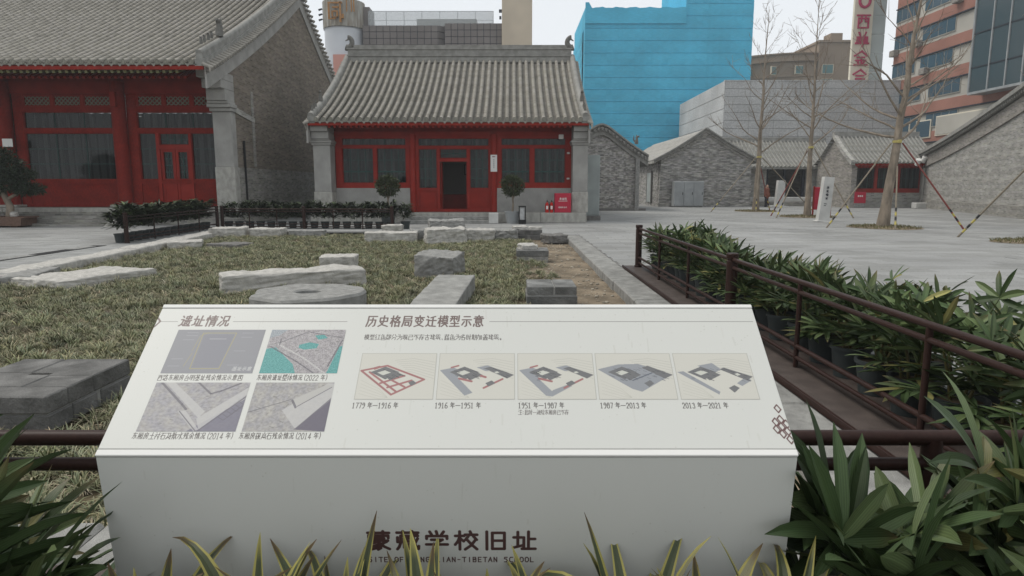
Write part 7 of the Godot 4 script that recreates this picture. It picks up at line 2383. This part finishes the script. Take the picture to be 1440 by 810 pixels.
func collar(label: String, at: Vector3, r: float) -> void:
	var o := thing("trunk_collar", label, "band", at, 0.0, "yellow bands round the trunks")
	var g := Geo.new()
	g.lathe([Vector2(r, -0.045), Vector2(r + 0.015, -0.045), Vector2(r + 0.015, 0.045), Vector2(r, 0.045)], 16)
	part("strap", g, M.yellow, o)
	g = Geo.new()
	g.cbx(V(-0.07, -0.06, r), V(0.07, 0.06, r + 0.07), 0.01)
	part("knot", g, M.yellow, o)

func build_trees() -> void:
	bare_tree("tallest bare tree with a thick leaning trunk, nearest in full view", V(14.55, 0, -26.3), V(0.95, 11.5, 0.0), 0.205, 3.0, 22, 3.6, 11, [[0.3, 2.9, 0.25, 4.2], [0.33, 0.35, 0.45, 4.0], [0.37, 3.5, 0.6, 3.4], [0.42, 0.0, 0.6, 3.6], [0.36, 2.2, 0.3, 3.2]])
	bare_tree("slim bare tree between the white pillar and the dark hall", V(15.6, 0, -35.5), V(-0.1, 11.4, 0.0), 0.165, 3.4, 24, 3.0, 12, [[0.4, 3.0, 0.3, 3.6], [0.45, 0.1, 0.3, 3.8]])
	bare_tree("farthest bare tree, leftmost of those on the plaza", V(15.75, 0, -43.5), V(0.15, 12.6, 0.0), 0.2, 3.4, 26, 3.4, 13, [[0.35, 2.8, 0.7, 3.6], [0.4, 0.3, 0.8, 4.0]])
	bare_tree("bare tree mostly beyond the right edge, only branches in view", V(15.9, 0, -19.3), V(0.6, 9.5, 0.0), 0.2, 2.6, 16, 2.6, 14, [[0.26, 3.3, 0.35, 2.6], [0.3, 2.7, 0.9, 3.2]])
	tree_pit("oval grassy soil ring round the tallest bare tree", V(14.6, 0, -26.3), 1.3, 1.5, 1)
	tree_pit("oval grassy soil ring round the slim bare tree", V(15.6, 0, -35.5), 1.4, 1.5, 2)
	tree_pit("oval grassy soil ring round the farthest bare tree", V(15.75, 0, -43.5), 1.3, 1.5, 3)
	tree_pit("grassy soil patch at the right edge of the plaza", V(15.3, 0, -19.3), 1.35, 1.0, 4)
	collar("yellow band tied round the tallest bare tree's trunk", V(14.83, 3.3, -26.3), 0.145)
	collar("yellow band tied round the slim bare tree's trunk", V(15.57, 3.6, -35.5), 0.115)
	collar("yellow band tied round the farthest bare tree's trunk", V(15.8, 3.45, -43.5), 0.145)
	var T3 := V(14.83, 3.25, -26.3); var T2 := V(15.57, 3.55, -35.5); var T1 := V(15.8, 3.4, -43.5)
	support_pole("long pole sloping left from the tallest bare tree", V(12.3, 0, -26.2), T3 + V(-0.22, 0, 0), "bamboo")
	support_pole("dark red pole sloping right from the tallest bare tree", V(17.0, 0, -25.2), T3 + V(0.22, 0, 0), "polered")
	support_pole("upright dark pole standing behind the tallest tree's trunk", V(15.35, 0, -27.6), T3 + V(0.1, 0, -0.24), "polered")
	support_pole("pale pole sloping in from the tree beyond the right edge", V(14.2, 0, -21.3), V(15.75, 3.2, -19.5), "bamboo")
	support_pole("short front pole of the tallest bare tree, against its trunk", V(14.25, 0, -24.9), T3 + V(-0.05, -0.9, 0.26), "bamboo")
	support_pole("pole sloping left from the slim bare tree", V(13.5, 0, -34.3), T2 + V(-0.18, 0, 0), "bamboo")
	support_pole("pole sloping right from the slim bare tree", V(17.3, 0, -34.0), T2 + V(0.18, 0, 0), "bamboo")
	support_pole("upright dark pole behind the slim bare tree", V(16.0, 0, -36.6), T2 + V(0.08, 0, -0.2), "polered")
	support_pole("dark red pole leaning left before the slim bare tree", V(14.1, 0, -36.6), T2 + V(-0.1, -0.1, -0.18), "polered")
	support_pole("long pole sloping left from the farthest bare tree", V(12.6, 0, -42.6), T1 + V(-0.22, 0, 0), "bamboo")
	support_pole("pole sloping right from the farthest bare tree", V(19.2, 0, -42.8), T1 + V(0.22, 0, 0), "bamboo")
	support_pole("front pole of the farthest bare tree, nearly upright", V(15.2, 0, -41.9), T1 + V(-0.05, -0.2, 0.22), "bamboo")
	support_pole("rear pole of the farthest bare tree, right of its trunk", V(17.1, 0, -44.6), T1 + V(0.1, -0.2, -0.22), "polered")

# ---- a standing figure as one smooth skin ------------------------------
func body_mesh(bones: Array, cell: float, lo: Vector3, hi: Vector3) -> ArrayMesh:
	# bones: [a, b, ra, rb, colour]
	var n := Vector3i(((hi - lo) / cell).ceil())
	var val := PackedFloat32Array()
	val.resize((n.x + 1) * (n.y + 1) * (n.z + 1))
	var at := func(i, j, k): return i + (n.x + 1) * (j + (n.y + 1) * k)
	var dist := func(p: Vector3) -> float:
		var s := 0.0
		for b in bones:
			var ab: Vector3 = b[1] - b[0]
			var t := clampf((p - b[0]).dot(ab) / maxf(ab.length_squared(), 1e-6), 0, 1)
			s += exp(-34.0 * (p.distance_to(b[0] + ab * t) - lerpf(b[2], b[3], t)))
		return -log(maxf(s, 1e-30)) / 34.0
	for k in n.z + 1:
		for j in n.y + 1:
			for i in n.x + 1: val[at.call(i, j, k)] = dist.call(lo + V(i, j, k) * cell)
	var verts := {}
	var info := {}
	for k in n.z:
		for j in n.y:
			for i in n.x:
				var sum := Vector3.ZERO; var c := 0
				var q := []
				for m in 8: q.append(val[at.call(i + (m & 1), j + ((m >> 1) & 1), k + (m >> 2))])
				for e in [[0, 1], [2, 3], [4, 5], [6, 7], [0, 2], [1, 3], [4, 6], [5, 7], [0, 4], [1, 5], [2, 6], [3, 7]]:
					var a: float = q[e[0]]; var b: float = q[e[1]]
					if (a < 0) != (b < 0):
						var pa := V(e[0] & 1, (e[0] >> 1) & 1, e[0] >> 2); var pb := V(e[1] & 1, (e[1] >> 1) & 1, e[1] >> 2)
						sum += pa.lerp(pb, a / (a - b)); c += 1
				if c > 0:
					var p := lo + (V(i, j, k) + sum / c) * cell
					verts[Vector3i(i, j, k)] = p
					var g0: float = dist.call(p)
					var nn := V(dist.call(p + V(0.01, 0, 0)) - g0, dist.call(p + V(0, 0.01, 0)) - g0, dist.call(p + V(0, 0, 0.01)) - g0).normalized()
					var best := 9.0; var col := Color.WHITE
					for b in bones:
						var ab: Vector3 = b[1] - b[0]
						var t := clampf((p - b[0]).dot(ab) / maxf(ab.length_squared(), 1e-6), 0, 1)
						var d: float = p.distance_to(b[0] + ab * t) - lerpf(b[2], b[3], t)
						if d < best: best = d; col = b[4]
					info[Vector3i(i, j, k)] = [nn, col]
	var g := Geo.new()
	for key in verts:
		for ax in 3:
			var u := Vector3i.ZERO; var w := Vector3i.ZERO; var d := Vector3i.ZERO
			d[ax] = 1; u[(ax + 1) % 3] = 1; w[(ax + 2) % 3] = 1
			var e: Vector3i = key + d
			var a: float = val[at.call(key.x, key.y, key.z)]; var b: float = val[at.call(e.x, e.y, e.z)]
			if (a < 0) == (b < 0): continue
			var ks := [key, key - u, key - u - w, key - w]
			if not ks.all(func(z): return verts.has(z)): continue
			if a >= 0: ks.reverse()
			g.quadn(verts[ks[0]], verts[ks[1]], verts[ks[2]], verts[ks[3]], info[ks[0]][0], info[ks[1]][0], info[ks[2]][0], info[ks[3]][0], info[ks[0]][1], info[ks[1]][1], info[ks[2]][1], info[ks[3]][1])
	return g.mesh()

func build_small_things() -> void:
	var g := Geo.new()
	# white pillar sign between the trees
	var o := thing("pillar_sign", "white inscribed pillar sign standing between the bare trees", "sign", V(14.15, 0, -30.6))
	o.rotation_degrees = V(0, 0, -4)
	g.prism(P2([-0.25, 0.0, 0.25, 0.0, 0.22, 2.02, -0.22, 2.02]), -0.15, 0.15)
	part("pillar", g, M.whitestone, o)
	g = Geo.new()
	for i in 4: glyph_solid(g, "历史校址"[i], -0.07, 1.6 - i * 0.16, 0.1, 0.1, 0.012, 0.15, 0.004)
	g.bx(-0.1, 0.0, 0.72, 0.75, 0.15, 0.154); g.bx(-0.1, 0.03, 0.8, 0.83, 0.15, 0.154)
	part("lettering", g, M.paintdark, o)
	g = Geo.new()
	g.cbx(V(-0.33, -0.02, -0.22), V(0.33, 0.05, 0.22), 0.02)
	part("base", g, M.whitestone, o)
	o = thing("pillar_sign", "plain white pillar before the dark open hall, farther off", "sign", V(20.6, 0, -52.0))
	o.rotation_degrees = V(0, 0, -2)
	g = Geo.new()
	g.prism(P2([-0.32, 0, 0.32, 0, 0.27, 2.05, -0.27, 2.05]), -0.2, 0.2)
	part("pillar", g, M.whitestone, o)
	g = Geo.new()
	g.cbx(V(-0.7, 0, -0.4), V(0.6, 0.12, 0.4), 0.02)
	part("base", g, M.whitestone, o)
	o = thing("display_stand", "red display stand behind the white inscribed pillar", "stand", V(16.75, 0, -36.4))
	g = Geo.new()
	g.cbx(V(-0.5, 0.35, -0.04), V(0.5, 1.55, 0.04), 0.02)
	part("red_board", g, M.crimson, o)
	for s in [-0.5, 0.44]:
		g = Geo.new()
		g.cbx(V(s, 0, -0.05), V(s + 0.06, 1.6, 0.05), 0.01)
		part("leg", g, M.darkred, o)
	# figure far off, in a brown coat
	var coat := Color(0.2, 0.075, 0.05); var dark := Color(0.025, 0.025, 0.03); var skin := Color(0.4, 0.25, 0.18); var hair := Color(0.02, 0.018, 0.016)
	var bones := [
		[V(0, 1.0, 0), V(0, 1.32, 0.0), 0.17, 0.17, coat], [V(-0.14, 1.38, 0), V(0.14, 1.38, 0), 0.085, 0.085, coat], [V(0, 0.86, 0), V(0, 1.0, 0), 0.18, 0.18, coat],
		[V(0, 1.4, 0), V(0, 1.52, 0.01), 0.055, 0.05, skin], [V(0, 1.58, 0.01), V(0, 1.64, 0.0), 0.085, 0.09, skin], [V(0, 1.63, -0.03), V(0, 1.68, -0.02), 0.095, 0.085, hair], [V(0, 1.58, 0.09), V(0, 1.575, 0.105), 0.02, 0.015, skin],
		[V(-0.2, 1.38, 0), V(-0.25, 1.1, 0.02), 0.06, 0.05, coat], [V(-0.25, 1.1, 0.02), V(-0.2, 0.88, 0.12), 0.05, 0.04, coat], [V(-0.2, 0.88, 0.12), V(-0.18, 0.8, 0.15), 0.036, 0.03, skin],
		[V(0.2, 1.38, 0), V(0.25, 1.1, 0.02), 0.06, 0.05, coat], [V(0.25, 1.1, 0.02), V(0.22, 0.88, 0.1), 0.05, 0.04, coat], [V(0.22, 0.88, 0.1), V(0.21, 0.8, 0.13), 0.036, 0.03, skin],
		[V(-0.09, 0.86, 0), V(-0.1, 0.46, 0.02), 0.09, 0.065, dark], [V(-0.1, 0.46, 0.02), V(-0.1, 0.08, 0.0), 0.065, 0.045, dark], [V(-0.1, 0.045, -0.03), V(-0.11, 0.04, 0.16), 0.045, 0.036, dark],
		[V(0.09, 0.86, 0), V(0.1, 0.46, 0.02), 0.09, 0.065, dark], [V(0.1, 0.46, 0.02), V(0.11, 0.08, -0.04), 0.065, 0.045, dark], [V(0.11, 0.045, -0.07), V(0.12, 0.04, 0.12), 0.045, 0.036, dark]]
	o = thing("person", "person in a brown coat and dark trousers standing far off", "person", V(19.85, 0, -52.6), 0.5)
	var bm := inst("body", body_mesh(bones, 0.03, V(-0.4, -0.03, -0.3), V(0.4, 1.83, 0.33)), M.tape, o)
	# metal cabinets
	o = thing("metal_cabinet", "grey double-door metal cabinet before the wide gabled house", "cabinet", V(13.65, 0, -52.5))
	g = Geo.new()
	g.cbx(V(-1.15, 0.06, -0.42), V(1.15, 1.98, 0.38), 0.03)
	part("casing", g, M.steel, o)
	for i in 3:
		g = Geo.new()
		g.cbx(V(-1.12 + i * 0.75, 0.12, 0.38), V(-0.4 + i * 0.75, 1.92, 0.42), 0.012)
		var d := part("door", g, M.steel, o)
		g = Geo.new()
		g.cbx(V(-0.5 + i * 0.75, 0.95, 0.42), V(-0.46 + i * 0.75, 1.15, 0.46), 0.008)
		part("handle", g, M.black, d)
	g = Geo.new()
	g.bx(-1.1, 1.1, 0, 0.06, -0.38, 0.34)
	part("plinth", g, M.darkstone, o)
	o = thing("tall_cabinet", "tall narrow pale green cabinet against the central hall's corner", "cabinet", V(3.8, 0, -32.2))
	g = Geo.new()
	g.cbx(V(-0.34, 0.22, -0.3), V(0.34, 3.05, 0.3), 0.015)
	part("casing", g, M.greendoor, o)
	g = Geo.new()
	g.cbx(V(-0.3, 0.28, 0.3), V(0.3, 2.98, 0.315), 0.006)
	part("door", g, M.greendoor, o)
	g = Geo.new()
	g.cbx(V(-0.4, 0, -0.34), V(0.4, 0.22, 0.36), 0.015)
	part("plinth", g, M.darkstone, o)
	# red fire box and two extinguishers on the central hall's ledge
	o = thing("fire_box", "red fire-equipment box with white writing by central hall", "fire box", V(2.27, 0.435, -30.2))
	g = Geo.new()
	g.cbx(V(-0.37, 0, -0.15), V(0.37, 0.86, 0.15), 0.015)
	part("box", g, M.crimson, o)
	g = Geo.new()
	g.cbx(V(-0.345, 0.025, 0.15), V(0.345, 0.835, 0.165), 0.006)
	var lid := part("door", g, M.crimson, o)
	g = Geo.new()
	for i in 3: glyph_solid(g, "东台石"[i], -0.15 + i * 0.11, 0.66, 0.09, 0.09, 0.014, 0.165, 0.003)
	for i in 8: g.bx(-0.19 + i * 0.05, -0.155 + i * 0.05, 0.5, 0.53, 0.165, 0.168)
	for i in 5: glyph_solid(g, "合及古土分"[i], -0.2 + i * 0.08, 0.27, 0.06, 0.06, 0.01, 0.165, 0.003)
	part("lettering", g, M.white, lid)
	for k in 2:
		o = thing("fire_extinguisher", ["left red fire extinguisher beside the fire box", "right red fire extinguisher, nearer the fire box"][k], "extinguisher", V(1.57 + 0.2 * k, 0.435, -30.15), 0.0, "fire extinguishers on the ledge")
		g = Geo.new()
		g.lathe([Vector2(0, 0), Vector2(0.078, 0), Vector2(0.085, 0.02), Vector2(0.085, 0.36), Vector2(0.06, 0.43), Vector2(0.025, 0.45), Vector2(0.025, 0.48), Vector2(0, 0.48)], 16)
		part("cylinder", g, M.extred, o)
		g = Geo.new()
		g.bx(-0.02, 0.02, 0.48, 0.53, -0.02, 0.02); g.bx(-0.015, 0.015, 0.53, 0.55, -0.03, 0.12); g.bx(-0.013, 0.013, 0.5, 0.515, 0.02, 0.12)
		part("valve", g, M.black, o)
		g = Geo.new()
		g.tube([V(0.02, 0.49, 0.02), V(0.1, 0.45, 0.05), V(0.105, 0.25, 0.05), V(0.1, 0.12, 0.05)], [0.012, 0.012, 0.012, 0.016], 6)
		part("hose", g, M.black, o)
		g = Geo.new()
		g.cbx(V(-0.045, 0.15, 0.077), V(0.045, 0.3, 0.088), 0.004)
		part("label", g, M.white, o)
	# red box far off by the red-windowed hall
	o = thing("fire_box", "small red fire box below the far red window band", "fire box", V(26.1, 0, -50.7))
	g = Geo.new()
	g.cbx(V(-0.42, 0.35, -0.18), V(0.42, 1.18, 0.18), 0.02)
	part("box", g, M.crimson, o)
	g = Geo.new()
	g.cbx(V(-0.42, 0, -0.18), V(0.42, 0.35, 0.18), 0.02)
	part("stand", g, M.greystone, o)
	g = Geo.new()
	for i in 3: g.bx(-0.2 + i * 0.14, -0.1 + i * 0.14, 0.82, 0.94, 0.18, 0.185)
	part("lettering", g, M.white, o)
	# ground lantern and stone block before the steps
	o = thing("ground_lantern", "black framed ground lantern beside the grey plant pot", "lantern", V(0.44, 0, -28.9))
	g = Geo.new()
	for s in [[-0.15, -0.15], [0.11, -0.15], [-0.15, 0.11], [0.11, 0.11]]: g.bx(s[0], s[0] + 0.04, 0.18, 0.72, s[1], s[1] + 0.04)
	g.cbx(V(-0.16, 0.72, -0.16), V(0.16, 0.77, 0.16), 0.008); g.cbx(V(-0.16, 0.0, -0.16), V(0.16, 0.18, 0.16), 0.008)
	part("frame", g, M.black, o)
	g = Geo.new()
	g.cbx(V(-0.1, 0.18, -0.1), V(0.1, 0.68, 0.1), 0.008)
	part("shade", g, M.greypanel, o)
	o = thing("stone_block", "pale square stone block at the right end of steps", "stone block", V(-0.8, 0, -29.3))
	g = Geo.new()
	g.cbx(V(-0.21, 0, -0.25), V(0.21, 0.46, 0.2), 0.02)
	part("block", g, M.whitestone, o)
	# paper notices on the left hall's column
	o = thing("paper_notice", "white paper notice on the left hall's column above the bonsai", "notice", V(-22.0, 3.3, -29.74))
	g = Geo.new()
	g.cbx(V(-0.2, 0, 0), V(0.25, 0.35, 0.015), 0.004)
	part("sheet", g, M.white, o)
	o = thing("lawn_tap", "small white tap post at the foot of right gable", "post", V(30.0, 0, -49.3))
	g = Geo.new()
	g.cbx(V(-0.6, 0, -0.3), V(0.3, 0.42, 0.3), 0.04)
	part("block", g, M.whitestone, o)
